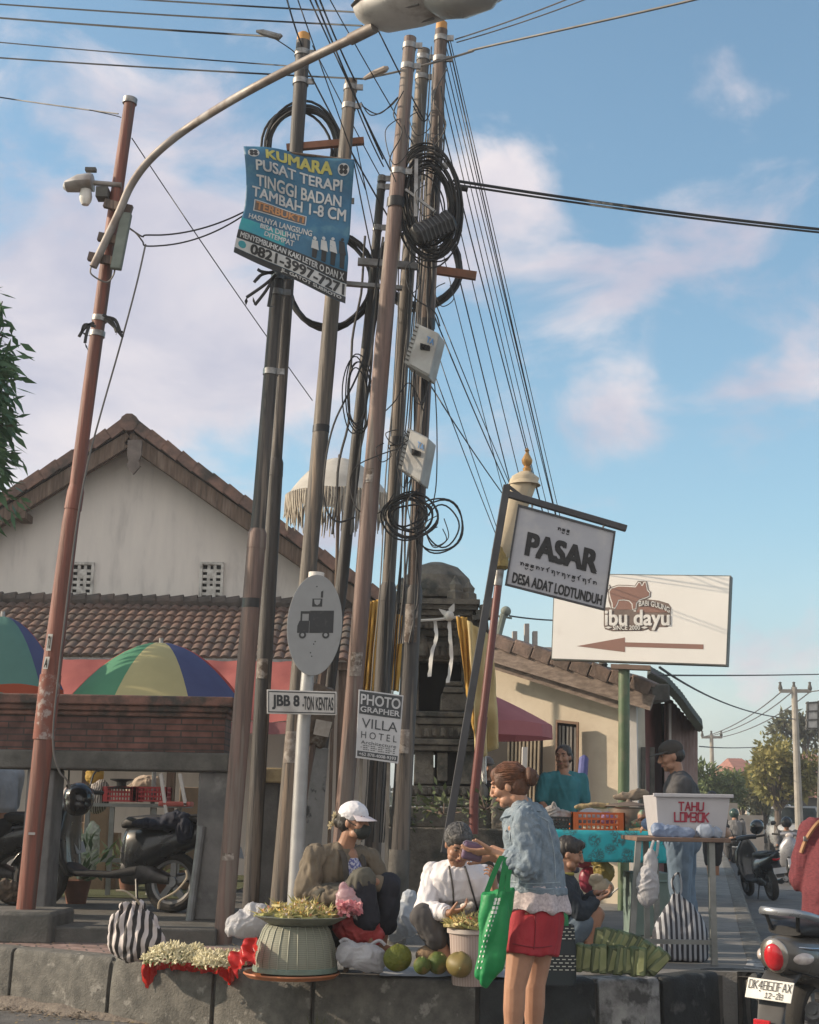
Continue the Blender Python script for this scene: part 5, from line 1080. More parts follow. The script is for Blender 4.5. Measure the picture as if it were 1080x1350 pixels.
# blue rolled parasol leaning on the cream wall
mb = MB(); mb.tube([P(765, 1070, 16.3), P(766, 1050, 16.3), P(770, 1000, 16.5), P(772, 996, 16.5)], [.03, .06, .055, .02], 10); top(mb, 'rolled_parasol', M('blue_roll', (.1, .11, .3), (.07, .08, .22), s=8, r=.7), 'blue rolled parasol leaning on the cream wall', 'parasol')
# lamp on a thin post beyond the cream house
tl_ = thing('light_pole', 'thin grey-green post with a small bracket rising behind the cream roof', 'pole', P(655, 850, 24)); mb = MB(); mb.tube([P(650, 900, 24) - Z * 2, P(655, 845, 24), P(664, 810, 24)], .06, 8); build(mb, 'post', M('green_grey', (.2, .23, .2)), tl_)
mb = MB(); mb.ball(P(667, 806, 24), .09); mb.tube([P(655, 812, 24), P(675, 815, 24)], .02, 6); build(mb, 'bracket', M('green_grey', (.2, .23, .2)), tl_)
cable(sag((672, 812, 24), (735, 818, 26), 1), .02, 'short cable from the thin post behind the cream roof')
# ================================================================ people
def ortho(a, b):
 a = V(a).normalized(); b = V(b); b = (b - a * a.dot(b)).normalized(); return a, b
def hframe(look, up):
 f, u = ortho(look, up); r = f.cross(u); return Matrix((r, f, u)).transposed()
def head_geo(mb, c, m, s=1.0, nose=1.0):
 def B(p, r): mb.ball(c + m @ (V(p) * s), tuple(q * s for q in r), m, 18, 12)
 B((0, -.012, .03), (.073, .093, .084)); B((0, .02, .0), (.066, .07, .08)); B((0, .028, -.045), (.055, .052, .058)); B((0, .058, -.086), (.026, .022, .022))
 for q in (-1, 1):
  B((.036 * q, .06, -.02), (.028, .028, .026)); B((.071 * q, -.004, -.008), (.01, .019, .028)); B((.04 * q, .035, -.07), (.022, .032, .026)); B((.012 * q, .098, -.03), (.0095, .011, .009)); B((.031 * q, .077, .04), (.026, .012, .0095))
 mb.tube([c + m @ (V(p) * s) for p in ((0, .086, .032), (0, .098, .004), (0, .112 * (.92 + .08 * nose), -.026))], [.008 * s, .0095 * s, .0115 * s], 10); B((0, .105, -.028), (.011, .0105, .009))
 B((0, .081, -.052), (.02, .012, .0065)); B((0, .08, -.061), (.018, .012, .007))
def face_parts(o, c, m, s=1.0, lip=None):
 ey = M('eye_white', (.26, .21, .18), r=.4); pu = M('pupil', (.012, .008, .006), r=.2); br = M('brow', (.02, .016, .014), r=.8)
 for q in (-1, 1):
  a = MB(); a.ball(c + m @ (V((.031 * q, .079, .017)) * s), (.0125 * s, .007 * s, .0052 * s), m); e = build(a, 'eye', ey, o)
  a = MB(); a.ball(c + m @ (V((.031 * q, .0845, .0165)) * s), .0050 * s); build(a, 'iris', pu, e)
  a = MB(); a.tube([c + m @ (V(p) * s) for p in ((.014 * q, .0905, .036), (.03 * q, .0905, .044), (.05 * q, .074, .039))], [.003 * s, .0042 * s, .002 * s], 6); build(a, 'eyebrow', br, o)
 a = MB(); a.ball(c + m @ (V((0, .089, -.0565)) * s), (.019 * s, .0055 * s, .0075 * s), m); build(a, 'lips', lip or M('lips', (.26, .1, .085), (.22, .085, .075), r=.5), o)
def hand_geo(mb, w, d, nrm, th, s=1.0, curl=.5, spread=.1, tc=.5):
 d, nrm = ortho(d, nrm); lat = d.cross(nrm) * th; w = V(w)
 def ring(t, a, b): return [w + d * (t * s) + lat * (cos(2 * pi * j / 12) * a * s) + nrm * (sin(2 * pi * j / 12) * b * s) for j in range(12)]
 mb.loft([ring(-.012, .024, .02), ring(.015, .031, .019), ring(.05, .039, .0165), ring(.083, .041, .013), ring(.09, .036, .009)])
 for i in range(4):
  lf = (.92, 1, .95, .76)[i]; off = (1.5 - i) * .0215; p = w + d * (.082 * s) + lat * off * s; a = spread * (1.5 - i); dd = (d + lat * a).normalized(); cu = curl * (.8 + .12 * i); pts = [p - d * .02 * s, p]; ang = cu * .5
  for k, L in enumerate((.043, .027, .021)):
   q = dd * cos(ang) + nrm * sin(ang); p = p + q * (L * lf * s); pts.append(p); ang += cu
  mb.chain(pts, [.0092 * s, .009 * s, .0083 * s, .0076 * s, .0064 * s], 8)
 p = w + d * .02 * s + lat * .03 * s; dd = (d * .62 + lat * .7 + nrm * .35).normalized(); pts = [p]; ang = 0
 for L in (.035, .03, .025): q = (dd * cos(ang) + (d * .8 + nrm * .6).normalized() * sin(ang)).normalized(); p = p + q * L * s; pts.append(p); ang += tc
 mb.chain(pts, [.014 * s, .0115 * s, .0095 * s, .0075 * s], 8)
def torso_geo(mb, sp_, side, rings, n=24, p=2.3):
 """sp_ spine points; rings (t, half width, half depth, forward shift)"""
 cv = smooth_poly(sp_, 12); L = len(cv) - 1; rg = []; side = V(side)
 for t, hw, hd, fs in rings:
  x_ = t * L; i = min(int(x_), L - 1); c = cv[i].lerp(cv[i + 1], x_ - i) if x_ >= 0 else cv[0] + (cv[1] - cv[0]) * x_
  tg = (cv[min(i + 1, L)] - cv[max(i - 1, 0)]).normalized(); s_ = (side - tg * side.dot(tg)).normalized(); f = tg.cross(s_)
  rg.append([c + f * fs + s_ * (math.copysign(abs(cos(a)) ** (2 / p), cos(a)) * hw) + f * (math.copysign(abs(sin(a)) ** (2 / p), sin(a)) * hd) for a in [2 * pi * j / n for j in range(n)]])
 mb.loft(rg)
SK = dict(tan=M('skin_tan', (.42, .235, .155), (.35, .185, .12), s=9, r=.5, sub=.12, spec=.35), brown=M('skin_brown', (.33, .18, .118), (.26, .138, .088), s=9, r=.5, sub=.1, spec=.35))
BODY_R = [(-.02, .08, .07, 0), (.03, .15, .1, 0), (.16, .165, .115, 0), (.42, .13, .095, 0), (.7, .15, .11, 0), (.84, .145, .085, 0), (.94, .09, .065, 0), (1, .055, .055, 0)]
def figure(label, base, J, side, skin='tan', vox=.0055, hs=1.0, group=None, face=True, k=1.0, nose=1.0, hands=True, shoes=True, arms='RL', legs='RL', rings=None):
 o = thing('person', label, 'person', base, 0, group); mb = MB(); sp_ = [J['pel'], J['pel'].lerp(J['che'], .5) + J.get('bend', V()), J['che'], J['nck']]
 torso_geo(mb, sp_, side, [(t, a * k, b * k, f) for t, a, b, f in (rings or BODY_R)])
 m = hframe(J['look'], J.get('hup', Z)); hc = J['hd']; hb = hc + m @ (V((0, -.02, -.07)) * hs); mb.chain([J['nck'] - (hb - J['nck']) * .25, J['nck'].lerp(hb, .5), hb], [.062 * k, .054 * k, .054 * k], 14)
 head_geo(mb, hc, m, hs, nose)
 for q in arms:
  s_, e, w = J['sh' + q], J['el' + q], J['wr' + q]; mb.chain([J['che'].lerp(J['nck'], .55).lerp(s_, .3), s_, s_.lerp(e, .5), e, e.lerp(w, .35), w], [.046 * k, .046 * k, .041 * k, .037 * k, .037 * k, .026 * k])
  if hands and 'hd' + q in J: hand_geo(mb, w, *J['hd' + q])
  else: mb.ball(w, .03 * k)
 for q in legs:
  h, kn, an = J['hip' + q], J['kn' + q], J['an' + q]; mb.chain([h, h.lerp(kn, .3), kn, kn.lerp(an, .3), kn.lerp(an, .65), an], [.088 * k, .082 * k, .056 * k, .056 * k, .043 * k, .032 * k], 14)
  if 'toe' + q in J:
   t_ = J['toe' + q]; d = (t_ - an); d.z = 0; mb.chain([an - d.normalized() * .03 - Z * .035, an + d * .4 - Z * .03, t_], [.03 * k, .036 * k, .026 * k], 12); mb.ball(t_ + d.normalized() * .02 + d.normalized().cross(Z) * .02, .02 * k)
 build(remesh(mb, vox, 3), 'body', SK[skin], o, ang=180)
 if face: face_parts(o, hc, m, hs)
 o_m[o.name] = m; return o
o_m = {}
def strands(o, par, c, m, s, rad, tip, mat, n=150, lo=-.2):
 """combed-back strands from the hairline to the knot"""
 mb = MB(); e = V(tip).normalized(); g = random.Random(n)
 for i in range(n):
  a = g.uniform(-2.4, 2.4); d0_ = V((sin(a) * .95, max(cos(a), -.5) * .8, g.uniform(lo, .75) if abs(a) > 1 else g.uniform(.42, .8))).normalized(); ps = []; r_ = g.uniform(1.0, 1.035)
  for j in range(9): d = d0_.lerp(e, (j / 8) ** .9).normalized(); ps.append(c + m @ V((d.x * rad[0], d.y * rad[1] + rad[3], d.z * rad[2] + rad[4])) * s * (r_ + .006 * sin(j * 1.7 + i)))
  mb.tube(ps, [.0012, .0024, .0026, .0026, .0026, .0026, .0024, .002, .0012], 4)
 build(mb, 'hair_strands', mat, par)
def hair_geo(c, m, s, lst, vox=.008, amp=.004):
 mb = MB()
 for p, r in lst: mb.ball(c + m @ (V(p) * s), tuple(q * s for q in r), m, 18, 12)
 return remesh(mb, vox, 2, lambda p, n: amp * NZ.noise(V((p.x * 60, p.y * 60, p.z * 14))))
def yoke(b, J, r=.062, k=.72):
 t_ = J['nck'].lerp(J['che'], .12)
 for q_ in 'RL': b.chain([t_, t_.lerp(J['sh' + q_], k), J['sh' + q_]], [r * .95, r, r * .98])
def cloth_of(parts, vox=.009, sm=3, amp=.007, f=13, seed=0, st=(1, 1, .5)):
 mb = MB()
 for fn in parts: fn(mb)
 return remesh(mb, vox, sm, fold(amp, f, st, seed))
hairk = M('hair_black', (.02, .017, .016), (.035, .03, .028), s=30, st=(1, 1, .3), r=.45, bump=.3, bs=120); hairb = M('hair_brown', (.13, .055, .03), (.07, .034, .02), s=26, r=.55, bump=.35, bs=110); hairg = M('hair_grey', (.08, .075, .072), (.03, .028, .027), s=32, r=.5, bump=.35, bs=120)
# ---------------------------------------------------------------- the shopper in the denim jacket
d0 = 7.6
def q(px, py, dy=0.0): return P(px, py, d0 + dy)
fdir = V((-.78, .62, 0)).normalized(); side = V((.62, .78, 0)).normalized()
J = dict(pel=q(707, 1200), che=q(701, 1108), nck=q(686, 1063), hd=q(671, 1036), look=V((-.93, .22, -.3)), hup=V((-.3, .05, 1)), bend=V((.02, 0, 0)),
   shL=q(693, 1083, -.17), elL=q(694, 1142, -.25), wrL=q(650, 1121, -.16), hdL=(V((-1, .05, -.14)), V((.1, .35, .93)), -1, .98, .42, .12, .3),
   shR=q(704, 1080, .15), elR=q(678, 1138, .12), wrR=q(646, 1128, .02), hdR=(V((-.95, -.1, -.1)), V((-.1, -.9, .3)), 1, .98, .5),
   hipL=q(695, 1212, -.07), knL=q(679, 1300, -.09), anL=q(675, 1398, -.02), toeL=q(675, 1398, -.02) + fdir * .17 + V((0, 0, -.045)), hipR=q(716, 1208, .09), knR=q(705, 1298, .07), anR=q(703, 1391, .14), toeR=q(703, 1391, .14) + fdir * .17 + V((0, 0, -.045)))
W1 = figure('woman in a light denim jacket and red shorts standing on the road holding a purse', (J['pel'].x, J['pel'].y, 0), J, side, 'tan', .0045, .94)
m = o_m[W1.name]; hc = J['hd']
build(hair_geo(hc, m, .95, [((0, -.018, .042), (.084, .097, .086)), ((0, -.045, .0), (.08, .074, .085)), ((0, .03, .07), (.064, .055, .05)), ((.055, .015, .03), (.026, .05, .05)), ((-.055, .015, .03), (.026, .05, .05)), ((0, -.09, .0), (.04, .04, .04))]), 'hair', hairb, W1, ang=180)
strands(W1, W1, hc, m, .95, (.085, .098, .087, -.018, .042), (-.1, -1, -.2), M('hair_strand_brown', (.17, .075, .042), (.08, .038, .022), s=40, r=.5), 330, -.75)
mb = MB()
for i in range(3):
 c = hc + m @ V((-.015, -.125, .012)); r_ = .034 - .009 * i
 mb.tube([c + m @ V((cos(a) * r_, -.012 * i + .006 * sin(2 * a), sin(a) * r_)) for a in [2 * pi * j / 20 for j in range(21)]], .019 - .002 * i, 8)
mb.ball(hc + m @ V((-.015, -.115, .012)), (.04, .03, .04), m); build(remesh(mb, .006, 1), 'hair_bun', hairb, W1, ang=180)
mb = MB(); c = hc + m @ V((-.0, -.1, .012)); mb.tube([c + m @ V((cos(a) * .036, .004, sin(a) * .036)) for a in [2 * pi * j / 20 for j in range(21)]], .009, 8); build(mb, 'hair_tie', M('scrunchie', (.3, .14, .07), (.2, .09, .05), s=40, r=.8), W1)
denim = M('denim_light', (.215, .26, .3), (.125, .165, .205), s=14, r=.85, bump=.5, bs=110, dirt=(.3, .345, .38), ds=12, dlo=.5, dhi=.85)
spn = [J['pel'], J['pel'].lerp(J['che'], .5) + V((.02, 0, 0)), J['che'], J['nck']]
jk = cloth_of([lambda b: torso_geo(b, spn, side, [(.20, .158, .13, 0), (.22, .164, .135, 0), (.42, .152, .122, .0), (.62, .154, .124, 0), (.78, .158, .12, 0), (.9, .13, .1, 0), (.97, .085, .075, 0)]),
    lambda b: yoke(b, J, .07),
    lambda b: b.chain([J['shR'], J['shR'].lerp(J['elR'], .5), J['elR'], J['elR'].lerp(J['wrR'], .42)], [.076, .07, .065, .056])], .007, 2, .013, 17, 2)
jk_o = build(jk, 'jacket', denim, W1, ang=180)
build(cloth_of([lambda b: b.chain([J['shL'], J['shL'].lerp(J['elL'], .5), J['elL'], J['elL'].lerp(J['wrL'], .42)], [.078, .073, .071, .062])], .007, 3, .016, 17, 41, (1, 1, .7)), 'sleeve', denim, jk_o, ang=180)
a, b = J['elL'], J['wrL']; mb = MB(); mb.tube([a.lerp(b, .3), a.lerp(b, .46), a.lerp(b, .5)], [.069, .067, .06], 18); mb2 = remesh(mb, .007, 2, fold(.006, 24, (1, 1, 1), 5)); build(mb2, 'cuff', denim, jk_o, ang=180)
dseam = M('denim_seam', (.36, .41, .44), (.24, .29, .33), s=30, r=.9)
mb = MB(); torso_geo(mb, spn, side, [(.175, .163, .136, 0), (.19, .17, .144, 0), (.235, .168, .141, 0), (.245, .16, .134, 0)]); build(remesh(mb, .008, 2, fold(.006, 14, (1, 1, 1), 3)), 'waistband', denim, jk_o, ang=180)
mb = MB()                                             # collar
nb_ = J['nck']; tg = (J['hd'] - J['nck']).normalized()
for j in range(21):
 pass
cr_ = []
for j in range(22):
 a = R(-165) + R(330) * j / 21; rr = side * (sin(a) * .078) - fdir * (cos(a) * .074); c = nb_ - Z * .03 + rr - fdir * .008 + Z * (.026 * cos(a)) + fdir * 0; o2 = rr.normalized()
 cr_.append([c - Z * .02 - o2 * .004, c + Z * .024, c + Z * .028 + o2 * .012, c + o2 * .04 - Z * .018, c + o2 * .03 - Z * .026])
mb.loft(cr_); build(mb, 'collar', denim, jk_o)
# seams and chest pocket, following the jacket surface
from mathutils.bvhtree import BVHTree
def snap(me_o, pts, off=.003):
 mw = BASE[me_o.name]; t = BVHTree.FromPolygons([mw @ v.co for v in me_o.data.vertices], [tuple(p.vertices) for p in me_o.data.polygons]); o_ = []
 for p in pts:
  d = (p - CAM).normalized(); h = t.ray_cast(CAM, d)
  o_.append((h[0] - d * off) if h[0] is not None else None)
 return o_
def seam(me_o, px, y0, r=.0028, name='seam', mat=None, par=None, n=10):
 pl = smooth_poly([V((a, b, 0)) for a, b in px], n); pts = [p for p in snap(me_o, [P(c.x, c.y, y0) for c in pl]) if p is not None]
 if len(pts) > 2: mb = MB(); mb.tube(pts, r, 5); build(mb, name, mat or dseam, par or me_o)
for pl in ([(700, 1070), (703, 1110), (708, 1160)], [(722, 1085), (730, 1120), (733, 1163)], [(685, 1062), (676, 1078), (672, 1110)], [(696, 1068), (708, 1074), (724, 1084)], [(662, 1160), (700, 1165), (738, 1163)], [(662, 1166), (700, 1172), (740, 1171)], [(672, 1120), (672, 1142), (676, 1160)]):
 seam(jk_o, pl, d0)
mb = MB(); pk = snap(jk_o, [P(x, y, d0) for x, y in ((660, 1088), (672, 1086), (674, 1094), (667, 1099), (661, 1096))], .004)
if all(pk): mb.add(pk, [(0, 1, 2, 3, 4)]); build(mb, 'pocket_flap', dseam, jk_o, smooth=False)
bt = snap(jk_o, [P(667, 1095, d0)], .005)
if bt[0]: mb = MB(); mb.ball(bt[0], .005); build(mb, 'button', clampm, jk_o)
lace = M('lace', (.6, .52, .52), (.38, .32, .33), s=70, r=.9, bump=.5, bs=200)
mb = MB(); torso_geo(mb, spn, side, [(-.0, .186, .16, 0), (.02, .187, .162, 0), (.12, .175, .148, 0), (.25, .16, .132, 0)]); lo_ = build(remesh(mb, .007, 2, lambda p, n: .012 * sin(p.x * 60) * max(0, 1 - (p.z - J['pel'].z + .02) / .12) + .004 * NZ.noise(p * 30)), 'lace_top', lace, W1, ang=180)
redm = M('red_shorts', (.36, .025, .035), (.28, .018, .028), s=6, r=.75, bump=.25, bs=160)
hL, kL, hR, kR = J['hipL'], J['knL'], J['hipR'], J['knR']
sh_ = cloth_of([lambda b: torso_geo(b, spn, side, [(-.2, .165, .145, 0), (-.05, .185, .155, 0), (.05, .178, .148, 0), (.14, .165, .135, 0)]), lambda b: b.tube([(hL + hR) / 2 + Z * .08, (hL + hR) / 2, (hL.lerp(kL, .5) + hR.lerp(kR, .5)) / 2 - Z * .0], [(.165, .148), (.172, .15), (.158, .145)], 22), lambda b: b.tube([hL + V((-.0, 0, .02)), hL.lerp(kL, .3), hL.lerp(kL, .52) + V((.005, 0, 0))], [.1, .112, .116], 18), lambda b: b.tube([hR + V((0, 0, .02)), hR.lerp(kR, .3), hR.lerp(kR, .52)], [.1, .112, .114], 18)], .008, 3, .008, 12, 4, (1, 1, .35))
sho = build(sh_, 'shorts', redm, W1, ang=180)
for pl in ([(703, 1190), (706, 1220), (704, 1252)], [(676, 1244), (705, 1249), (728, 1247)]): seam(sho, pl, d0, .003, 'seam', M('red_seam', (.2, .012, .02)), sho)
mb = MB()
for q_ in 'LR':
 a, t_ = J['an' + q_], J['toe' + q_]; d = (t_ - a); d.z = 0; d.normalize(); s2 = d.cross(Z)
 mb.loft([[a + d * x_ - Z * (a.z - .0) + s2 * w_ * y_ + Z * z_ for y_, z_ in ((-1, .002), (1, .002), (1, .022), (-1, .022))] for x_, w_ in ((-.06, .03), (-.03, .038), (.1, .036), (.18, .042), (.23, .03))])
build(mb, 'sandals', M('sandal', (.05, .04, .035)), W1, bevel=.006)
# purse and bag are things of their own
mb = MB(); c = P(623, 1123, d0 - .13); mm = Matrix.Rotation(R(24), 3, 'Z') @ Matrix.Rotation(R(12), 3, 'Y'); mb.box(c, (.115, .032, .088), mm)
ps = top(mb, 'purse', M('purse_purple', (.16, .1, .16), (.12, .075, .125), s=12, r=.45, bump=.2), 'small purple zip purse held out in the hands of the denim-jacket shopper', 'purse', bevel=.014)
mb = MB(); mb.tube([c + mm @ V((x_ * .058, 0, z_ * .046)) for x_, z_ in ((-1, .4), (-1, .8), (-.8, 1.02), (.8, 1.02), (1, .8), (1, .4))], .0045, 6); build(mb, 'zip', M('zip', (.3, .24, .3), r=.4, metal=.4), ps)
green = M('green_bag', (.02, .27, .085), (.012, .2, .06), s=4, r=.5, bump=.2, bs=60, tl=.18)
bg_ = thing('tote_bag', 'bright green shopping bag hanging from the forearm of the denim-jacket shopper', 'bag', P(650, 1300, d0 - .2))
mb = MB(); yb = d0 - .22
lv = [(1174, 634, 677, .05), (1178, 633, 677, .055), (1200, 632, 675, .06), (1230, 630, 671, .065), (1262, 628, 668, .06), (1282, 628, 664, .05), (1293, 634, 656, .035), (1299, 641, 648, .015)]
rg = []
for py, xa, xb, dp in lv:
 a, b = P(xa, py + 4, yb), P(xb, py - 3, yb); c = (a + b) / 2; hw = (b - a) / 2; rg.append([c + hw * (math.copysign(abs(cos(t)) ** .7, cos(t))) + V((0, 1, 0)) * (sin(t) * dp) for t in [2 * pi * j / 28 for j in range(28)]])
mb.loft(rg); bo = build(remesh(mb, .007, 2, fold(.02, 11, (1, 1, .35), 9)), 'bag', green, bg_, ang=180)
mb = MB();
for xs in (((662, 1128), (652, 1150), (642, 1176)), ((668, 1130), (664, 1152), (660, 1178)), ((676, 1132), (670, 1155), (669, 1176))):
 ps2 = smooth_poly([P(a, b, yb - .05) for a, b in xs], 6); mb.loft([[p + V((-.014, 0, 0)), p + V((.014, 0, 0)), p + V((.014, .004, 0)), p + V((-.014, .004, 0))] for p in ps2])
build(mb, 'strap', green, bg_)
mb = MB(); wl2 = M('bag_print', (.55, .6, .55), r=.6)
pr_ = [(656, 1186), (652, 1200), (648, 1214), (643, 1230), (638, 1248), (634, 1264), (631, 1282)]
sn = smooth_poly([V((a, b, 0)) for a, b in pr_], 5)
for i, c in enumerate(sn[:-1]):
 if i % 2: continue
 for k_ in (-1, 1):
  hs_ = 3.2 if i < 8 else 1.6; pts = snap(bo, [P(c.x + k_ * 2.2 - hs_ / 2, c.y - hs_ / 2, yb), P(c.x + k_ * 2.2 + hs_ / 2, c.y - hs_ / 2 - 1, yb), P(c.x + k_ * 2.2 + hs_ / 2, c.y + hs_ / 2, yb), P(c.x + k_ * 2.2 - hs_ / 2, c.y + hs_ / 2 + 1, yb)], .003)
  if all(pts): mb.add(pts, [(0, 1, 2, 3)])
if mb.v: build(mb, 'printed_border', wl2, bo, smooth=False)
# ---------------------------------------------------------------- white-sweater seller
d0 = 9.0
side = V((-1, -.12, 0)).normalized(); fdir = V((.12, -1, 0)).normalized()
J = dict(pel=q(606, 1232, .38), che=q(604, 1170, .2), nck=q(604, 1138, .12), hd=q(604, 1113, .02), look=V((.16, -.8, -.62)), hup=V((.12, -.55, .8)), bend=V((0, .07, .02)),
   shR=q(572, 1153, .2), elR=q(561, 1200, .08), wrR=q(592, 1204, -.1), hdR=(V((.85, -.2, .25)), V((.2, .1, 1)), 1, .95, .7), shL=q(637, 1155, .2), elL=q(656, 1200, .12), wrL=q(652, 1172, -.06), hdL=(V((-.1, -.3, .95)), V((-.7, .3, .2)), -1, .95, .75),
   hipR=q(592, 1234, .32), knR=q(557, 1208, -.0), anR=q(594, 1268, -.02), toeR=q(600, 1276, -.2), hipL=q(622, 1234, .32), knL=q(652, 1212, -.02), anL=q(640, 1268, .0), toeL=q(646, 1276, -.17))
S2 = figure('grey-haired woman in a white sweatshirt crouching behind the fruit and looking down at her hands', G(605, 1262, KZ), J, side, 'brown', .005)
m = o_m[S2.name]; hc = J['hd']
build(hair_geo(hc, m, 1, [((0, -.018, .042), (.082, .096, .085)), ((0, -.04, .0), (.08, .072, .075)), ((0, .03, .075), (.062, .05, .042)), ((.06, .0, .03), (.02, .045, .045)), ((-.06, .0, .03), (.02, .045, .045)), ((0, -.11, .02), (.045, .035, .045))]), 'hair', hairg, S2, ang=180)
strands(S2, S2, hc, m, 1, (.083, .097, .086, -.018, .042), (0, -1, .1), M('hair_strand_grey', (.13, .125, .12), (.025, .023, .022), s=60, r=.5), 330, -.6)
spn = [J['pel'], J['pel'].lerp(J['che'], .5) + J['bend'], J['che'], J['nck']]
sw = M('sweatshirt_white', (.66, .64, .65), (.58, .56, .58), s=5, r=.9, bump=.2, bs=120)
so_ = build(cloth_of([lambda b: torso_geo(b, spn, side, [(.0, .19, .15, 0), (.2, .195, .155, 0), (.45, .185, .145, 0), (.7, .19, .14, 0), (.86, .185, .115, 0), (.95, .12, .085, 0), (1.0, .085, .075, 0)]),
    lambda b: yoke(b, J, .066), lambda b: b.chain([J['shL'], J['shL'].lerp(J['elL'], .5), J['elL'], J['elL'].lerp(J['wrL'], .8)], [.075, .072, .066, .048])], .008, 3, .011, 13, 7), 'sweatshirt', sw, S2, ang=180)
build(cloth_of([lambda b: b.chain([J['shR'], J['shR'].lerp(J['elR'], .5), J['elR'], J['elR'].lerp(J['wrR'], .8)], [.076, .075, .071, .05])], .007, 3, .015, 14, 44), 'sleeve', sw, so_, ang=180)
for q_ in 'RL':
 mb = MB(); a, b = J['el' + q_], J['wr' + q_]; mb.tube([a.lerp(b, .76), a.lerp(b, .95)], [.05, .043], 14); build(mb, 'cuff', sw, so_)
trz = M('trousers_grey', (.075, .07, .07), (.05, .047, .048), s=8, r=.9, bump=.2)
build(cloth_of([lambda b: b.chain([J['hipR'], J['knR'], J['knR'].lerp(J['anR'], .5)], [.11, .08, .075]), lambda b: b.chain([J['hipL'], J['knL'], J['knL'].lerp(J['anL'], .6)], [.11, .08, .07]), lambda b: b.ball(J['pel'], (.19, .15, .12))], .009, 3, .009, 13, 8), 'trousers', trz, S2, ang=180)
for pl in ([(592, 1142), (597, 1170), (598, 1196)], [(613, 1142), (620, 1165), (630, 1200)]):
 seam(so_, pl, d0, .006, 'bag_strap', M('strap_dark', (.06, .055, .055)), S2)
mb = MB(); c = J['wrR'] + V((.1, -.03, .045)); mb.ball(c, (.035, .025, .02)); mb.ball(c + V((.03, 0, .01)), (.02, .02, .02)); top(remesh(mb, .005, 1, rough(30, .006)), 'paper_wad', M('crumpled_paper', (.6, .55, .48)), 'crumpled white note in the fingers of the white-sweatshirt seller', 'paper')
# ---------------------------------------------------------------- seller with the white cap
d0 = 9.4
fdir = V((.72, -.69, 0)).normalized(); side = V((-.69, -.72, 0)).normalized()
J = dict(pel=q(436, 1222, .12), che=q(444, 1152, .05), nck=q(455, 1118, .0), hd=q(467, 1084, -.04), look=V((.86, -.5, -.08)), hup=Z, bend=V((-.05, .03, .0)),
   shR=q(416, 1130, -.08), elR=q(404, 1178, -.1), wrR=q(455, 1186, -.22), hdR=(V((.95, -.1, .25)), V((0, .1, -1)), -1, .92, .6), shL=q(488, 1132, .12), elL=q(505, 1172, .1), wrL=q(496, 1163, -.1), hdL=(V((-.85, -.2, -.1)), V((.1, 0, -1)), 1, .92, .5),
   hipR=q(442, 1226, .05), knR=q(478, 1166, -.22), anR=q(488, 1248, -.2), toeR=q(505, 1262, -.35), hipL=q(455, 1226, .16), knL=q(512, 1168, -.02), anL=q(503, 1246, -.04), toeL=q(522, 1258, -.15))
S1 = figure('seated woman with a white cap, dark face mask and brown jacket beside the flower basket', G(450, 1258, KZ), J, side, 'brown', .005)
m = o_m[S1.name]; hc = J['hd']
build(hair_geo(hc, m, 1, [((0, -.03, .03), (.08, .09, .08)), ((0, -.05, -.01), (.074, .065, .07)), ((0, -.115, -.005), (.045, .035, .045))]), 'hair', hairk, S1, ang=180)
mb = MB(); mb.ball(hc + m @ V((0, -.012, .055)), (.086, .104, .078), m, 22, 14)
capo = build(remesh(mb, .006, 2, fold(.004, 22, (1, 1, 1), 4)), 'cap', M('cap_white', (.66, .65, .68), (.58, .57, .6), s=8, r=.85), S1, ang=180)
mb = MB(); rg = []
for i in range(9):
 a = R(-62) + R(124) * i / 8; d_ = V((sin(a), cos(a), 0)); in_ = hc + m @ V((d_.x * .084, d_.y * .098 - .012, .05)); ou = hc + m @ V((d_.x * .094, d_.y * .1 - .012 + .075 * cos(a), .028 - .012 * abs(sin(a)))); rg.append([in_, ou, ou - Z * .004, in_ - Z * .006])
mb.loft(rg); build(mb, 'visor', M('cap_visor', (.6, .54, .56), (.52, .47, .49), s=8, r=.8), capo)
mb = MB(); mb.ball(hc + m @ V((0, .06, -.05)), (.06, .06, .052), m); mb.ball(hc + m @ V((0, .1, -.035)), (.028, .025, .03), m); mko = build(remesh(mb, .005, 2, fold(.003, 30, (1, 1, 3), 2)), 'face_mask', M('mask', (.028, .032, .03), r=.9), S1, ang=180)
mb = MB()
for s_ in (-1, 1): mb.tube([hc + m @ V((s_ * .055, .07, -.025)), hc + m @ V((s_ * .076, .03, -.005)), hc + m @ V((s_ * .078, -.005, .015))], .003, 5)
build(mb, 'ear_loop', M('mask', (.028, .032, .03)), mko)
mb = MB()
for k_, (dx, dz) in enumerate(((.0, .03), (-.01, -.015), (.01, -.035))):
 c = hc + m @ V((.03 + dx, -.13 - .01 * k_, dz))
 for j in range(6): a = j * pi / 3; mb.leaf(c, m @ V((cos(a), -.25, sin(a))), m @ V((0, -1, 0)), .034, .024)
 mb.ball(c, .01)
build(mb, 'frangipani', M('frangipani', (.68, .58, .34), (.7, .63, .48), s=30, r=.6, tl=.2), S1)
spn = [J['pel'], J['pel'].lerp(J['che'], .5) + J['bend'], J['che'], J['nck']]
brj = M('jacket_brown', (.155, .125, .09), (.11, .09, .066), s=6, r=.85, bump=.2, bs=120)
jo = build(cloth_of([lambda b: torso_geo(b, spn, side, [(.0, .19, .16, 0), (.25, .195, .16, 0), (.5, .185, .145, 0), (.72, .18, .135, 0), (.86, .15, .11, 0), (.95, .1, .085, 0)]),
      lambda b: yoke(b, J, .07), lambda b: b.chain([J['shL'], J['shL'].lerp(J['elL'], .5), J['elL'], J['elL'].lerp(J['wrL'], .8)], [.074, .074, .066, .05])], .008, 3, .014, 12, 3), 'jacket', brj, S1, ang=180)
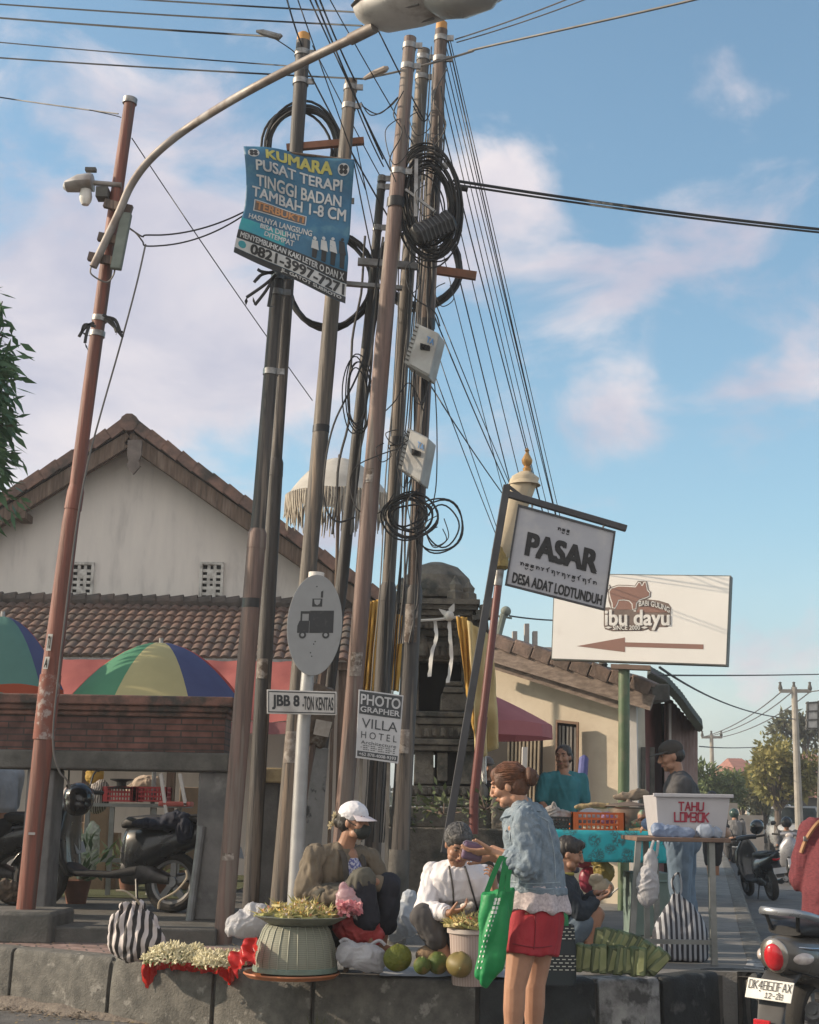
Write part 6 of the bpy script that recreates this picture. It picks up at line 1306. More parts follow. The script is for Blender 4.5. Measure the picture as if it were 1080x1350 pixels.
build(cloth_of([lambda b: b.chain([J['shR'], J['shR'].lerp(J['elR'], .5), J['elR'], J['elR'].lerp(J['wrR'], .85)], [.08, .082, .08, .056])], .007, 3, .017, 14, 43), 'sleeve', brj, jo, ang=180)
blo = M('blouse_print', (.42, .42, .5), (.09, .1, .25), s=75, r=.85, lo=.47, hi=.53)
mb = MB(); mb.ball(J['che'] + fdir * .10 + Z * .015 + V((.012, 0, 0)), (.085, .07, .115)); build(remesh(mb, .007, 2, fold(.005, 16)), 'blouse', blo, S1, ang=180)
mb = MB(); mb.ball(J['che'] + fdir * .096 + Z * .105 + V((.014, 0, 0)), (.055, .045, .07)); build(mb, 'chest', SK['brown'], S1)
for s_ in (-1, 1):
 c = [J['nck'] + side * (.062 * s_) - fdir * .03 + Z * .015, J['nck'] + side * (.072 * s_) + fdir * .06 - Z * .03, J['che'] + side * (.075 * s_) + fdir * .165 + Z * .05, J['che'] + side * (.07 * s_) + fdir * .185 - Z * .1]
 mb = MB(); mb.loft([[p + side * .032 * s_, p + fdir * .012, p - side * .018 * s_, p - fdir * .012] for p in smooth_poly(c, 6)]); build(mb, 'lapel', M('jacket_dark', (.07, .06, .05), (.05, .044, .038), r=.9), jo)
navy = M('trousers_navy', (.018, .02, .03), (.012, .013, .02), s=8, r=.85, bump=.2)
build(cloth_of([lambda b: b.chain([J['hipR'], J['knR'], J['knR'].lerp(J['anR'], .55)], [.11, .085, .085]), lambda b: b.chain([J['hipL'], J['knL'], J['knL'].lerp(J['anL'], .62)], [.11, .085, .085]), lambda b: b.ball(J['pel'], (.18, .17, .13))], .009, 3, .01, 12, 6), 'trousers', navy, S1, ang=180)
mb = MB(); mb.chain([J['elR'].lerp(J['wrR'], .3) + Z * .0, J['knR'].lerp(J['hipR'], .35) + Z * .03, J['knR'] + Z * .02], [.07, .1, .088]); build(remesh(mb, .008, 3, fold(.012, 12, (1, 1, 1), 12)), 'jacket_front', M('jacket_dark_olive', (.085, .08, .064), (.06, .056, .046), s=6, r=.88), jo, ang=180)
# ---------------------------------------------------------------- boy
d0 = 10.2
side = V((-.1, -1, 0)).normalized(); fdir = V((1, -.1, 0)).normalized()
J = dict(pel=q(738, 1236), che=q(744, 1184), nck=q(744, 1154), hd=q(750, 1126), look=V((.95, -.12, -.28)), hup=V((.25, 0, 1)), bend=V((-.04, 0, 0)),
   shR=q(741, 1168, -.15), elR=q(766, 1204, -.16), wrR=q(788, 1186, -.12), hdR=(V((.85, .2, .35)), V((-.3, .2, .9)), -1, .85, .7), shL=q(748, 1168, .15), elL=q(768, 1196, .14), wrL=q(786, 1177, .06), hdL=(V((.9, -.2, .1)), V((-.2, -.2, .9)), 1, .85, .7),
   hipR=q(740, 1238, -.08), knR=q(786, 1204, -.1), anR=q(774, 1256, -.12), toeR=q(792, 1262, -.15), hipL=q(744, 1238, .08), knL=q(788, 1206, .12), anL=q(770, 1250, .14), toeL=q(790, 1254, .14))
B1 = figure('boy in a dark navy shirt and denim shorts squatting beside the banana-leaf parcels', G(750, 1254, KZ), J, side, 'brown', .0055, .97, None, True, .92)
m = o_m[B1.name]; build(hair_geo(J['hd'], m, .97, [((0, -.015, .047), (.084, .1, .084)), ((0, -.05, .015), (.078, .062, .07)), ((0, .055, .085), (.055, .04, .035))], .007, .006), 'hair', hairk, B1, ang=180)
spn = [J['pel'], J['pel'].lerp(J['che'], .5) + J['bend'], J['che'], J['nck']]
build(cloth_of([lambda b: torso_geo(b, spn, side, [(-.02, .17, .13, 0), (.3, .165, .13, 0), (.7, .165, .12, 0), (.86, .165, .1, 0), (.95, .1, .075, 0), (1, .07, .065, 0)]), lambda b: yoke(b, J, .058), lambda b: b.chain([J['shR'], J['elR'], J['elR'].lerp(J['wrR'], .75)], [.066, .06, .045]), lambda b: b.chain([J['shL'], J['elL'], J['elL'].lerp(J['wrL'], .75)], [.066, .06, .045])], .008, 3, .009, 14, 11), 'shirt', M('shirt_navy', (.022, .032, .045), (.016, .022, .032), s=7, r=.9), B1, ang=180)
mb = MB(); c = J['nck'] + fdir * .03; mb.tube([c + V((cos(a) * .06 - .03, sin(a) * .055, .012)) for a in [2 * pi * j / 16 for j in range(17)]], .012, 6); build(mb, 'collar', M('collar_yellow', (.3, .26, .06)), B1)
build(cloth_of([lambda b: b.chain([J['hipR'], J['hipR'].lerp(J['knR'], .6)], [.115, .1]), lambda b: b.chain([J['hipL'], J['hipL'].lerp(J['knL'], .6)], [.115, .1]), lambda b: b.ball(J['pel'], (.15, .16, .12))], .009, 3, .008, 13, 13), 'shorts', M('denim_shorts', (.12, .16, .2), (.085, .115, .15), s=9, r=.9, bump=.3, bs=120), B1, ang=180)
mb = MB(); c = J['wrR'] + V((.09, 0, .05)); mb.tube([c - V((.02, 0, .03)), c + V((.05, -.02, .03))], .006, 6); top(mb, 'knife', clampm, 'small knife in the hands of the squatting boy', 'knife')
# ---------------------------------------------------------------- woman in teal behind the table
d0 = 14.2
side = V((-.93, .37, 0)).normalized(); fdir = V((-.37, -.93, 0)).normalized()
J = dict(pel=q(742, 1098), che=q(742, 1044), nck=q(743, 1019), hd=q(743, 998), look=V((-.42, -.88, -.12)), shR=q(719, 1028, -.02), elR=q(713, 1058, -.02), wrR=q(724, 1072, -.2), hdR=(V((.3, -.8, -.3)), V((0, 0, -1)), -1), shL=q(767, 1028, .03), elL=q(771, 1060, .03), wrL=q(762, 1078, -.2), hdL=(V((-.2, -.8, -.3)), V((0, 0, -1)), 1),
   hipR=q(734, 1100), knR=q(734, 1150), anR=q(734, 1196), toeR=q(734, 1203, -.2), hipL=q(750, 1100), knL=q(750, 1150), anL=q(750, 1196), toeL=q(750, 1203, -.2))
T1 = figure('woman in a teal top standing behind the food table by the louvred window', G(742, 1204, KZ), J, side, 'brown', .008)
m = o_m[T1.name]; build(hair_geo(J['hd'], m, 1, [((0, -.02, .045), (.08, .092, .078)), ((0, -.05, .0), (.08, .07, .08)), ((.01, -.1, -.03), (.045, .05, .06)), ((-.05, .0, .04), (.03, .05, .05)), ((.05, .0, .04), (.03, .05, .05))], .01), 'hair', hairk, T1, ang=180)
spn = [J['pel'], J['pel'].lerp(J['che'], .5), J['che'], J['nck']]
build(cloth_of([lambda b: torso_geo(b, spn, side, [(-.1, .19, .15, 0), (.2, .18, .14, 0), (.5, .165, .13, 0), (.72, .175, .135, 0), (.86, .17, .1, 0), (.93, .12, .08, 0)]), lambda b: yoke(b, J, .06, .6), lambda b: b.chain([J['shR'], J['shR'].lerp(J['elR'], .8)], [.07, .068]), lambda b: b.chain([J['shL'], J['shL'].lerp(J['elL'], .8)], [.07, .068])], .01, 3, .009, 12, 5), 'top', M('teal_top', (.03, .17, .2), (.022, .13, .16), s=6, r=.8), T1, ang=180)
build(cloth_of([lambda b: b.tube([J['pel'] + Z * .1, J['pel'] - Z * .1, J['knR'].lerp(J['knL'], .5)], [(.16, .13), (.19, .15), (.2, .16)], 18)], .014, 2), 'skirt', M('skirt', (.06, .05, .07)), T1, ang=180)
# ---------------------------------------------------------------- man with the dark cap
d0 = 11.4
side = V((.1, 1, 0)).normalized(); fdir = V((-1, .1, 0)).normalized()
J = dict(pel=q(899, 1108), che=q(899, 1050), nck=q(893, 1022), hd=q(885, 998), look=V((-.97, -.1, -.2)), hup=V((-.2, 0, 1)), bend=V((.02, 0, 0)), shL=q(899, 1036, -.18), elL=q(902, 1082, -.2), wrL=q(868, 1086, -.16), hdL=(V((-.95, 0, -.1)), V((0, .3, -1)), 1, 1, .6), shR=q(896, 1036, .18), elR=q(884, 1082, .18), wrR=q(862, 1080, .05), hdR=(V((-.95, -.1, .1)), V((0, -.3, -1)), -1, 1, .6),
   hipL=q(896, 1112, -.1), knL=q(897, 1172, -.1), anL=q(900, 1230, -.08), toeL=q(880, 1239, -.08), hipR=q(900, 1112, .1), knR=q(902, 1170, .1), anR=q(912, 1224, .1), toeR=q(892, 1232, .1))
M1 = figure('man in a dark cap and charcoal jacket serving behind the white tofu box', G(900, 1239, KZ), J, side, 'brown', .007)
m = o_m[M1.name]; hc = J['hd']; build(hair_geo(hc, m, 1, [((0, -.04, .01), (.078, .075, .07))], .009), 'hair', hairk, M1, ang=180)
capk = M('cap_dark', (.05, .045, .04), (.035, .032, .03), s=9, r=.9); mb = MB(); mb.ball(hc + m @ V((0, -.01, .06)), (.085, .102, .074), m, 20, 12); cpo = build(remesh(mb, .008, 2), 'cap', capk, M1, ang=180)
mb = MB(); rg = []
for i in range(9):
 a = R(-60) + R(120) * i / 8; d_ = V((sin(a), cos(a), 0)); in_ = hc + m @ V((d_.x * .082, d_.y * .098 - .01, .05)); ou = hc + m @ V((d_.x * .09, d_.y * .1 + .075 * cos(a), .036)); rg.append([in_, ou, ou - Z * .005, in_ - Z * .006])
mb.loft(rg); build(mb, 'visor', capk, cpo)
spn = [J['pel'], J['pel'].lerp(J['che'], .5) + J['bend'], J['che'], J['nck']]; chj = M('jacket_charcoal', (.06, .06, .064), (.042, .042, .046), s=6, r=.8, bump=.2)
build(cloth_of([lambda b: torso_geo(b, spn, side, [(-.05, .2, .16, 0), (.3, .195, .155, 0), (.6, .2, .15, 0), (.78, .2, .135, 0), (.9, .16, .1, 0), (.98, .09, .08, 0), (1.05, .075, .07, 0)]), lambda b: yoke(b, J, .075), lambda b: b.chain([J['shL'], J['elL'], J['elL'].lerp(J['wrL'], .8)], [.082, .075, .055]), lambda b: b.chain([J['shR'], J['elR'], J['elR'].lerp(J['wrR'], .8)], [.085, .075, .055])], .009, 3, .013, 11, 21), 'jacket', chj, M1, ang=180)
jean = M('jeans_blue', (.16, .22, .29), (.1, .145, .2), s=5, r=.9, bump=.25, bs=120)
build(cloth_of([lambda b: b.chain([J['hipL'], J['knL'], J['anL']], [.115, .085, .07]), lambda b: b.chain([J['hipR'], J['knR'], J['anR']], [.115, .085, .07]), lambda b: b.ball(J['pel'], (.15, .17, .13))], .01, 3, .01, 11, 22), 'jeans', jean, M1, ang=180)
# ---------------------------------------------------------------- distant and partly hidden people
def simple_person(label, d, hx, hy, h, face, torsoc, legc, sits=False, helmet=None, capc=None, zb=0, lean=0, hairm=None, shorts=None, arms_fwd=0):
 """upright or sitting figure; hx, hy = head centre in the photograph, h = standing height"""
 f = V((*face, 0)).normalized(); s_ = V((f.y, -f.x, 0)); hd = P(hx, hy, d); k = h / 1.7
 nck = hd - Z * .13 * k - f * .02 - f * lean * .1; che = nck - Z * .2 * k - f * lean * .12; pel = che - Z * .34 * k - f * lean * .15
 J = dict(pel=pel, che=che, nck=nck, hd=hd, look=f)
 for q_, g in (('R', 1), ('L', -1)):
  J['sh' + q_] = nck + s_ * .19 * k * g - Z * .07 * k; J['el' + q_] = J['sh' + q_] - Z * .27 * k + f * (.02 + .1 * arms_fwd) + s_ * .04 * g; J['wr' + q_] = J['el' + q_] + (f * .22 if arms_fwd else -Z * .24 * k + f * .05)
  J['hip' + q_] = pel + s_ * .09 * k * g
  if sits: J['kn' + q_] = J['hip' + q_] + f * .4 * k - Z * .06 + s_ * .06 * g; J['an' + q_] = J['kn' + q_] - Z * .38 * k - f * .04
  else: J['an' + q_] = V((J['hip' + q_].x, J['hip' + q_].y, zb + .07)) + f * (.12 * g); J['kn' + q_] = J['hip' + q_].lerp(J['an' + q_], .48) + f * .03
  J['toe' + q_] = J['an' + q_] + f * .17 * k - Z * .045
 o = figure(label, (pel.x, pel.y, zb), J, s_, 'brown', .011, k, None, False, k); m = o_m[o.name]
 if helmet: mb = MB(); mb.ball(hd + Z * .03 * k, (.125 * k, .14 * k, .13 * k), m); build(mb, 'helmet', helmet, o)
 else: build(hair_geo(hd, m, k, [((0, -.02, .045), (.08, .092, .078)), ((0, -.05, .0), (.078, .068, .075))], .011), 'hair', hairm or hairk, o, ang=180)
 if capc: mb = MB(); mb.ball(hd + Z * .06, (.09, .11, .07), m); mb.ball(hd + Z * .04 + f * .1, (.07, .08, .012), m); build(mb, 'cap', capc, o)
 sp2 = [pel, pel.lerp(che, .5), che, nck]
 build(cloth_of([lambda b: torso_geo(b, sp2, s_, [(t, a * k, c * k, 0) for t, a, c in ((-.05, .19, .15), (.3, .18, .14), (.7, .185, .135), (.87, .18, .11), (.96, .11, .08))]), lambda b: b.chain([J['shR'], J['elR'], J['elR'].lerp(J['wrR'], .8)], [.075 * k, .065 * k, .05 * k]), lambda b: b.chain([J['shL'], J['elL'], J['elL'].lerp(J['wrL'], .8)], [.075 * k, .065 * k, .05 * k])], .012, 3, .01, 11, hx), 'shirt', torsoc, o, ang=180)
 e = .5 if shorts else .93
 build(cloth_of([lambda b: b.chain([J['hipR'], J['hipR'].lerp(J['knR'], 1 if e > .5 else .85)] + ([J['knR'].lerp(J['anR'], .9)] if e > .5 else []), [.11 * k, .09 * k] + ([.07 * k] if e > .5 else [])), lambda b: b.chain([J['hipL'], J['hipL'].lerp(J['knL'], 1 if e > .5 else .85)] + ([J['knL'].lerp(J['anL'], .9)] if e > .5 else []), [.11 * k, .09 * k] + ([.07 * k] if e > .5 else [])), lambda b: b.ball(pel, (.16 * k, .14 * k, .12 * k))], .013, 3, .008, 11, hy), 'trousers', legc, o, ang=180)
 return o
dk1 = M('cloth_black', (.025, .025, .027), (.018, .018, .02), s=6, r=.9)
gsh = M('cloth_grey', (.16, .155, .155), (.12, .118, .118), s=6, r=.9); wsh = M('cloth_bluewhite', (.36, .38, .41), (.28, .3, .33), s=5, r=.9)
simple_person('person in dark shorts standing in the street behind the white tofu box', 25.0, 938, 1052, 1.72, (-.3, 1), dk1, dk1, shorts=True)
simple_person('motorcycle rider in a grey shirt riding away down the street', 36.0, 968, 1074, 1.65, (.2, 1), gsh, dk1, True, M('helmet_green', (.03, .06, .05), r=.3), lean=.3, arms_fwd=1)
simple_person('scooter rider coming towards the camera in front of the parked white vehicles', 31.0, 1037, 1086, 1.6, (-.2, -1), gsh, dk1, True, M('helmet_black', (.02, .02, .022), r=.3), lean=.2, arms_fwd=1)
simple_person('person in a blue-white shirt sitting on a motorbike at the left edge', 13.2, -4, 992, 1.68, (-.6, .7), wsh, dk1, True, lean=.25, arms_fwd=1, zb=FZ)
simple_person('person in a grey cap half hidden under the pink parasol', 15.6, 640, 1012, 1.6, (.3, -1), dk1, dk1, capc=M('cap_grey', (.25, .25, .25), r=.9), zb=KZ)
# rider in maroon on the scooter in front
d0 = 9.05
fdir = V((.64, .77, 0)).normalized(); side = V((.77, -.64, 0)).normalized()
J = dict(pel=q(1108, 1212), che=q(1110, 1132), nck=q(1112, 1080), hd=q(1118, 1036), look=fdir, bend=-fdir * .03, shL=q(1071, 1098, .06), elL=q(1058, 1158, .12), wrL=q(1090, 1170, .45), shR=q(1152, 1100, -.1), elR=q(1172, 1158, .0), wrR=q(1175, 1170, .35),
   hipL=q(1092, 1216, .04), knL=q(1110, 1222, .45), anL=q(1115, 1318, .4), hipR=q(1124, 1216, -.05), knR=q(1160, 1226, .35), anR=q(1160, 1326, .3))
J['toeL'] = J['anL'] + fdir * .17 - Z * .04; J['toeR'] = J['anR'] + fdir * .17 - Z * .04
R1 = figure('person in a maroon hooded sweater sitting on the grey scooter at the right edge', (J['pel'].x, J['pel'].y, 0), J, side, 'brown', .008, 1, None, False, 1.05)
build(hair_geo(J['hd'], o_m[R1.name], 1, [((0, -.02, .045), (.08, .092, .078)), ((0, -.05, .0), (.078, .068, .075))], .01), 'hair', hairk, R1, ang=180)
spn = [J['pel'], J['pel'].lerp(J['che'], .5) + J['bend'], J['che'], J['nck']]; mar = M('maroon_knit', (.17, .036, .044), (.105, .025, .032), s=40, st=(1, 1, 3), r=.92, bump=.4, bs=160)
swo = build(cloth_of([lambda b: torso_geo(b, spn, side, [(-.03, .225, .18, 0), (.0, .235, .185, 0), (.3, .225, .175, 0), (.6, .225, .165, 0), (.82, .215, .14, 0), (.93, .15, .105, 0), (.99, .09, .08, 0)]), lambda b: b.chain([J['shL'], J['elL'], J['elL'].lerp(J['wrL'], .8)], [.09, .085, .065]), lambda b: b.chain([J['shR'], J['elR'], J['elR'].lerp(J['wrR'], .8)], [.09, .085, .065])], .009, 4, .007, 9, 31), 'sweater', mar, R1, ang=180)
build(cloth_of([lambda b: b.chain([J['shL'] + V((.02, 0, .01)), J['shL'].lerp(J['elL'], .5), J['elL'], J['elL'].lerp(J['wrL'], .8)], [.085, .088, .085, .065])], .009, 4, .01, 12, 46), 'sleeve', mar, swo, ang=180)
mb = MB(); mb.chain([J['nck'] - fdir * .05 + side * -.08, J['nck'] - fdir * .1 - Z * .03, J['nck'] - fdir * .05 + side * .08], [.05, .065, .05]); build(remesh(mb, .01, 4), 'hood', mar, swo, ang=180)
build(cloth_of([lambda b: b.chain([J['hipL'], J['knL'], J['anL']], [.12, .095, .07]), lambda b: b.chain([J['hipR'], J['knR'], J['anR']], [.12, .095, .07]), lambda b: b.ball(J['pel'], (.19, .19, .13))], .011, 3, .01, 11, 32), 'trousers', dk1, R1, ang=180)
seam(swo, [(1083, 1080), (1072, 1092), (1062, 1108), (1056, 1124)], d0, .013, 'bag_strap', M('tan_strap', (.42, .23, .12), (.34, .18, .09), s=9, r=.5), R1)
bk_ = snap(swo, [P(1062, 1106, d0)], .014)
if bk_[0]: mb = MB(); mb.box(bk_[0], (.03, .012, .03), R(20)); build(mb, 'strap_buckle', clampm, R1, bevel=.004)
# ================================================================ goods on the pavement
def blob_mesh(lst, vox=.01, sm=2, amp=.012, f=12, seed=0, st=(1, 1, 1)):
 mb = MB()
 for c, r in lst: mb.ball(c, r, None, 16, 10)
 return remesh(mb, vox, sm, fold(amp, f, st, seed) if st != 'c' else crinkle(amp, f, seed))
pw = M('plastic_white', (.6, .6, .62), (.48, .48, .51), s=6, r=.3, tl=.4, bump=.6, bs=30)
pb2 = M('plastic_blue', (.34, .42, .58), (.26, .34, .5), s=5, r=.3, tl=.4, bump=.6, bs=30)
pred = M('plastic_red', (.58, .035, .025), (.45, .025, .02), s=5, r=.28, tl=.4, bump=.3, bs=20)
def cz(px, d): return V((X(px, d), d, KZ))
# striped bundle
st1 = stripes('striped_bag', (.025, .022, .022), (.5, .45, .44), 6.2, (1, 0, 0), .5, 3.2)
o = thing('striped_bag', 'black and white striped cloth bundle sitting on the pink pavers by the kerb', 'bag', cz(189, 9.75))
c = cz(189, 9.75); mb = MB();
for cc_, rr_ in ((V((0, 0, .14)), (.19, .15, .14)), (V((-.02, 0, .22)), (.16, .13, .13)), (V((-.04, 0, .32)), (.07, .06, .05)), (V((-.07, 0, .35)), (.05, .05, .025)), (V((.0, 0, .36)), (.045, .04, .03))): mb.ball(c + cc_, rr_)
f9 = fold(.018, 9, (1, 1, .5), 4); ms = remesh(mb, .008, 2, lambda p, n: f9(p, n) + .016 * sin(math.atan2(p.y - c.y, p.x - c.x + .03) * 11 + 3 * NZ.noise(p * 4)) * min(1, max(0, (p.z - KZ - .12) / .18))); build(ms, 'cloth', st1, o, ang=180)
mb = MB(); mb.tube(smooth_poly([P(153, 1174, 9.7), P(165, 1175, 9.7), P(178, 1184, 9.7), P(184, 1192, 9.72)], 5), .008, 6); mb2 = MB(); mb2.tube(smooth_poly([P(245, 1147, 9.7), P(246, 1158, 9.7), P(232, 1175, 9.7), P(212, 1187, 9.7), P(209, 1198, 9.72)], 5), .008, 6)
hm = M('rope_handle', (.34, .29, .21), (.24, .2, .15), s=20, r=.9); build(mb, 'handle', hm, o); build(mb2, 'handle', hm, o)
# red plastic sheet with white flowers
o = thing('plastic_sheet', 'bright red plastic bag spread under the white flowers and hanging over the kerb', 'plastic bag', cz(265, 9.25))
def redf(u, v, h=0):
 px = 196 + 122 * u + 4 * sin(v * 5); e = along(tat(px)); n = V((-.40, -.91, 0)); b = e - n * .42
 ln = .045 + .13 * math.exp(-((u - .06) / .06) ** 2) + .07 * math.exp(-((u - .93) / .06) ** 2); t = v * (.45 + ln)
 if t < .44: p = b + n * t + Z * (.012 + .012 * NZ.noise(V((u * 8, v * 6, 0))))
 else: p = b + n * (.45 + .02 * sin(u * 40) + .02 * NZ.noise(V((u * 14, v * 9, 3)))) - Z * ((t - .44) * 1.0) + Z * (.012 + .006 * sin(u * 55))
 return p
mb = MB(); mb.sheet(redf, 80, 46); build(mb, 'sheet', pred, o, ang=180)
wf_ = quadf(P(300, 1262, 8.95), P(336, 1232, 8.98), P(343, 1258, 8.78), P(311, 1288, 8.7), lambda u, v: .03 * NZ.noise(V((u * 5, v * 5, 8))) + .02 * sin(u * 11 + v * 4))
mb = MB(); mb.sheet(lambda u, v, h: wf_(u, v * (1 - .25 * sin(u * 9) ** 2)), 24, 18); build(mb, 'raised_corner', pred, o, ang=180)
bud = M('flower_white', (.74, .68, .48), (.68, .62, .4), s=25, r=.6, tl=.2); grn = M('flower_stem', (.22, .26, .1), (.14, .18, .06), s=20, r=.7)
for nm, lab, cs, n in (('flower_heap', 'heap of small cream flower buds on the red plastic, left part', [(235, 9.4, .17, .12), (262, 9.42, .14, .11)], 1500), ('flower_garland', 'round cream flower garland on the red plastic beside the green basket', [(298, 9.25, .15, .12)], 1100)):
 o = thing(nm, lab, 'flowers', cz(cs[0][0], cs[0][1])); mb = MB(); m2 = MB()
 for i in range(n):
  px, d_, r_, h_ = cs[i % len(cs)]; a = U(0, 2 * pi); t = U(.05, 1) ** .5
  if nm == 'flower_garland': t = .45 + .55 * t
  p = cz(px, d_) + V((cos(a) * r_ * t, sin(a) * r_ * .8 * t, .03 + h_ * (1 - t * t * .75) * U(.6, 1.05)))
  dd = (rv() + Z * .6).normalized(); mb.tube([p, p + dd * .018, p + dd * .036], [.003, .0078, .0025], 5)
  if i % 4 == 0: m2.leaf(p - Z * .01, rv(), rv(), .035, .01)
 build(mb, 'buds', bud, o); build(m2, 'stems', grn, o)
# plain bags
def bag(lab, lst, mat, d, tie=None, seed=0, amp=.016, name='plastic_bag', cat='plastic bag', extra=None):
 o = thing(name, lab, cat, cz(lst[0][0], d))
 L = []
 for px, py, rx, rz, dy in lst: k = d / FP; L.append((P(px, py, d + dy), (rx * k, min(rx, rz) * k * .85, rz * k)))
 build(blob_mesh(L, .0065, 3, amp * .62, 11, seed, 'c'), 'bag', mat, o, ang=180)
 if tie:
  mb = MB()
  for pts in tie: mb.tube(smooth_poly([P(a, b, d) for a, b in pts], 5), .011, 6)
  build(mb, 'handles', mat, o)
 if extra: extra(o)
 return o
bag('crumpled white plastic bag between the flowers and the green basket', [(328, 1218, 30, 18, .25), (340, 1205, 20, 15, .25), (312, 1226, 15, 9, .2)], pw, 9.3, None, 2)
def pinkfill(o):
 mb = MB()
 for i in range(160): p = P(461 + U(-14, 14), 1198 + U(-7, 6), 9.03 + U(-.04, .06)); mb.leaf(p, rv(), rv(), .035, .03)
 build(mb, 'petals', M('pink_petals', (.62, .2, .24), (.66, .36, .38), s=30, r=.7, tl=.3), o)
bag('small clear bag of pink petals standing on the red bag', [(460, 1193, 17, 13, 0), (456, 1181, 12, 11, 0), (453, 1170, 6, 8, 0)], M('plastic_clear', (.66, .5, .52), (.55, .36, .4), s=9, r=.25, tl=.5, bump=.3), 9.1, None, 5, .012, extra=pinkfill)
bag('round red plastic bag of petals in front of the seated woman', [(470, 1226, 31, 19, .02), (458, 1218, 18, 15, .02), (490, 1234, 16, 11, .02)], M('plastic_red_petal', (.5, .07, .075), (.4, .05, .05), s=22, r=.4, tl=.3, bump=.5, bs=30), 9.2, None, 6)
bag('full white plastic bag at the kerb right of the green basket', [(480, 1261, 28, 18, .0), (463, 1258, 18, 16, 0), (497, 1268, 14, 12, 0)], pw, 8.98, [((466, 1244), (455, 1238), (448, 1242)), ((488, 1246), (500, 1240), (508, 1246))], 7)
bag('pale blue-white sack leaning behind the pomelo', [(532, 1212, 24, 24, .15), (540, 1194, 13, 20, .15), (520, 1226, 18, 14, .15)], M('sack_pale', (.46, .5, .55), (.36, .4, .45), s=5, r=.6, tl=.2), 9.7, None, 8, .01, 'sack', 'sack')
mb = MB(); mb.sheet(lambda u, v, h: V((X(505, 9.2) + (.9 * u), 9.15 + .5 * v, KZ + .012 + .012 * NZ.noise(V((u * 7, v * 5, 2))))), 30, 20); top(mb, 'ground_sheet', M('sheet_pale', (.42, .45, .48), (.32, .35, .38), s=5, r=.6), 'pale plastic sheet spread on the pavement under the fruit', 'sheet')
# green basket with offerings
bk_m = stripes('woven_green', (.235, .24, .185), (.165, .172, .135), 30, (0, 0, 1), .5, .4, .7)
c = cz(396, 9.08); o = thing('woven_basket', 'large upturned grey-green woven basket on an orange tray at the kerb', 'basket', c)
mb = MB(); mb.lathe([(.245, .035), (.252, .05), (.25, .11), (.232, .2), (.203, .28), (.182, .31), (.175, .31)], 48, c); build(mb, 'basket', bk_m, o, ang=60)
mb = MB(); mb.lathe([(.245, .035), (.26, .04), (.26, .065), (.245, .072)], 48, c); build(mb, 'band', M('green_band', (.17, .23, .19), (.13, .18, .15), s=12, r=.6), o)
mb = MB()
for i in range(26): a = 2 * pi * i / 26; mb.tube([c + V((cos(a) * r_, sin(a) * r_, z_)) for r_, z_ in ((.254, .06), (.252, .11), (.234, .2), (.205, .28), (.184, .309))], .0035, 4)
build(mb, 'ribs', M('green_rib', (.29, .3, .235), (.21, .22, .175), s=9, r=.6), o)
mb = MB(); mb.lathe([(0, .006), (.27, .006), (.295, .028), (.29, .036), (.27, .016), (0, .016)], 40, c + V((-.02, -.02, 0))); top(mb, 'tray', M('orange_tray', (.4, .15, .06), (.3, .11, .05), s=8, r=.5), 'flat orange-brown round tray under the green woven basket', 'tray')
t_ = thing('offering_tray', 'wide shallow tray heaped with leaf offerings on the green basket', 'tray', c + Z * .315); ct = c + V((.03, 0, .315))
mb = MB(); mb.lathe([(0, 0), (.2, .0), (.285, .045), (.29, .05), (.28, .052), (.19, .012), (0, .012)], 40, ct); build(mb, 'dish', M('tray_grey', (.2, .22, .17), (.14, .15, .12), s=8, r=.6), t_)
offm = [M('palm_strip', (.66, .56, .28), (.52, .43, .18), s=12, r=.7, tl=.2), M('palm_green', (.36, .36, .14), (.3, .28, .1), s=12, r=.7, tl=.2), M('offer_red', (.42, .14, .1), (.5, .22, .15), s=9, r=.7), M('offer_orange', (.6, .3, .04), (.6, .4, .08), s=9, r=.7), M('offer_white', (.62, .55, .5), (.5, .4, .4), s=9, r=.7)]
def offerings(par, ct, r, n, hgt):
 """small square palm-leaf baskets with spiky fringes and petals"""
 mbs = [MB() for _ in offm]
 for i in range(n):
  a = U(0, 2 * pi); t = U(0, 1) ** .5 * r; p = ct + V((cos(a) * t, sin(a) * t, .02 + hgt * (1 - (t / r) ** 2) * U(.5, 1)))
  rot = Matrix.Rotation(U(0, 3), 3, 'Z') @ Matrix.Rotation(U(-.5, .5), 3, 'X'); mbs[i % 2].box(p, (.06, .06, .014), rot)
  for k in range(9):
   b = 2 * pi * k / 9 + U(-.2, .2); d_ = rot @ V((cos(b), sin(b), .5 + U(-.2, .5))); mbs[0 if U(0, 1) > .35 else 1].leaf(p, d_, rv(), U(.05, .095), .012)
  for k in range(6): mbs[2 + rnd.randrange(3)].leaf(p + V((U(-.025, .025), U(-.025, .025), .012)), rv() + Z * .4, rv(), .026, .018)
 for m_, b in zip(offm, mbs): build(b, ('leaf_offerings', 'green_offerings', 'red_petals', 'orange_petals', 'pale_petals')[offm.index(m_)], m_, par, smooth=False)
offerings(t_, ct + V((-.02, 0, .03)), .235, 46, .075)
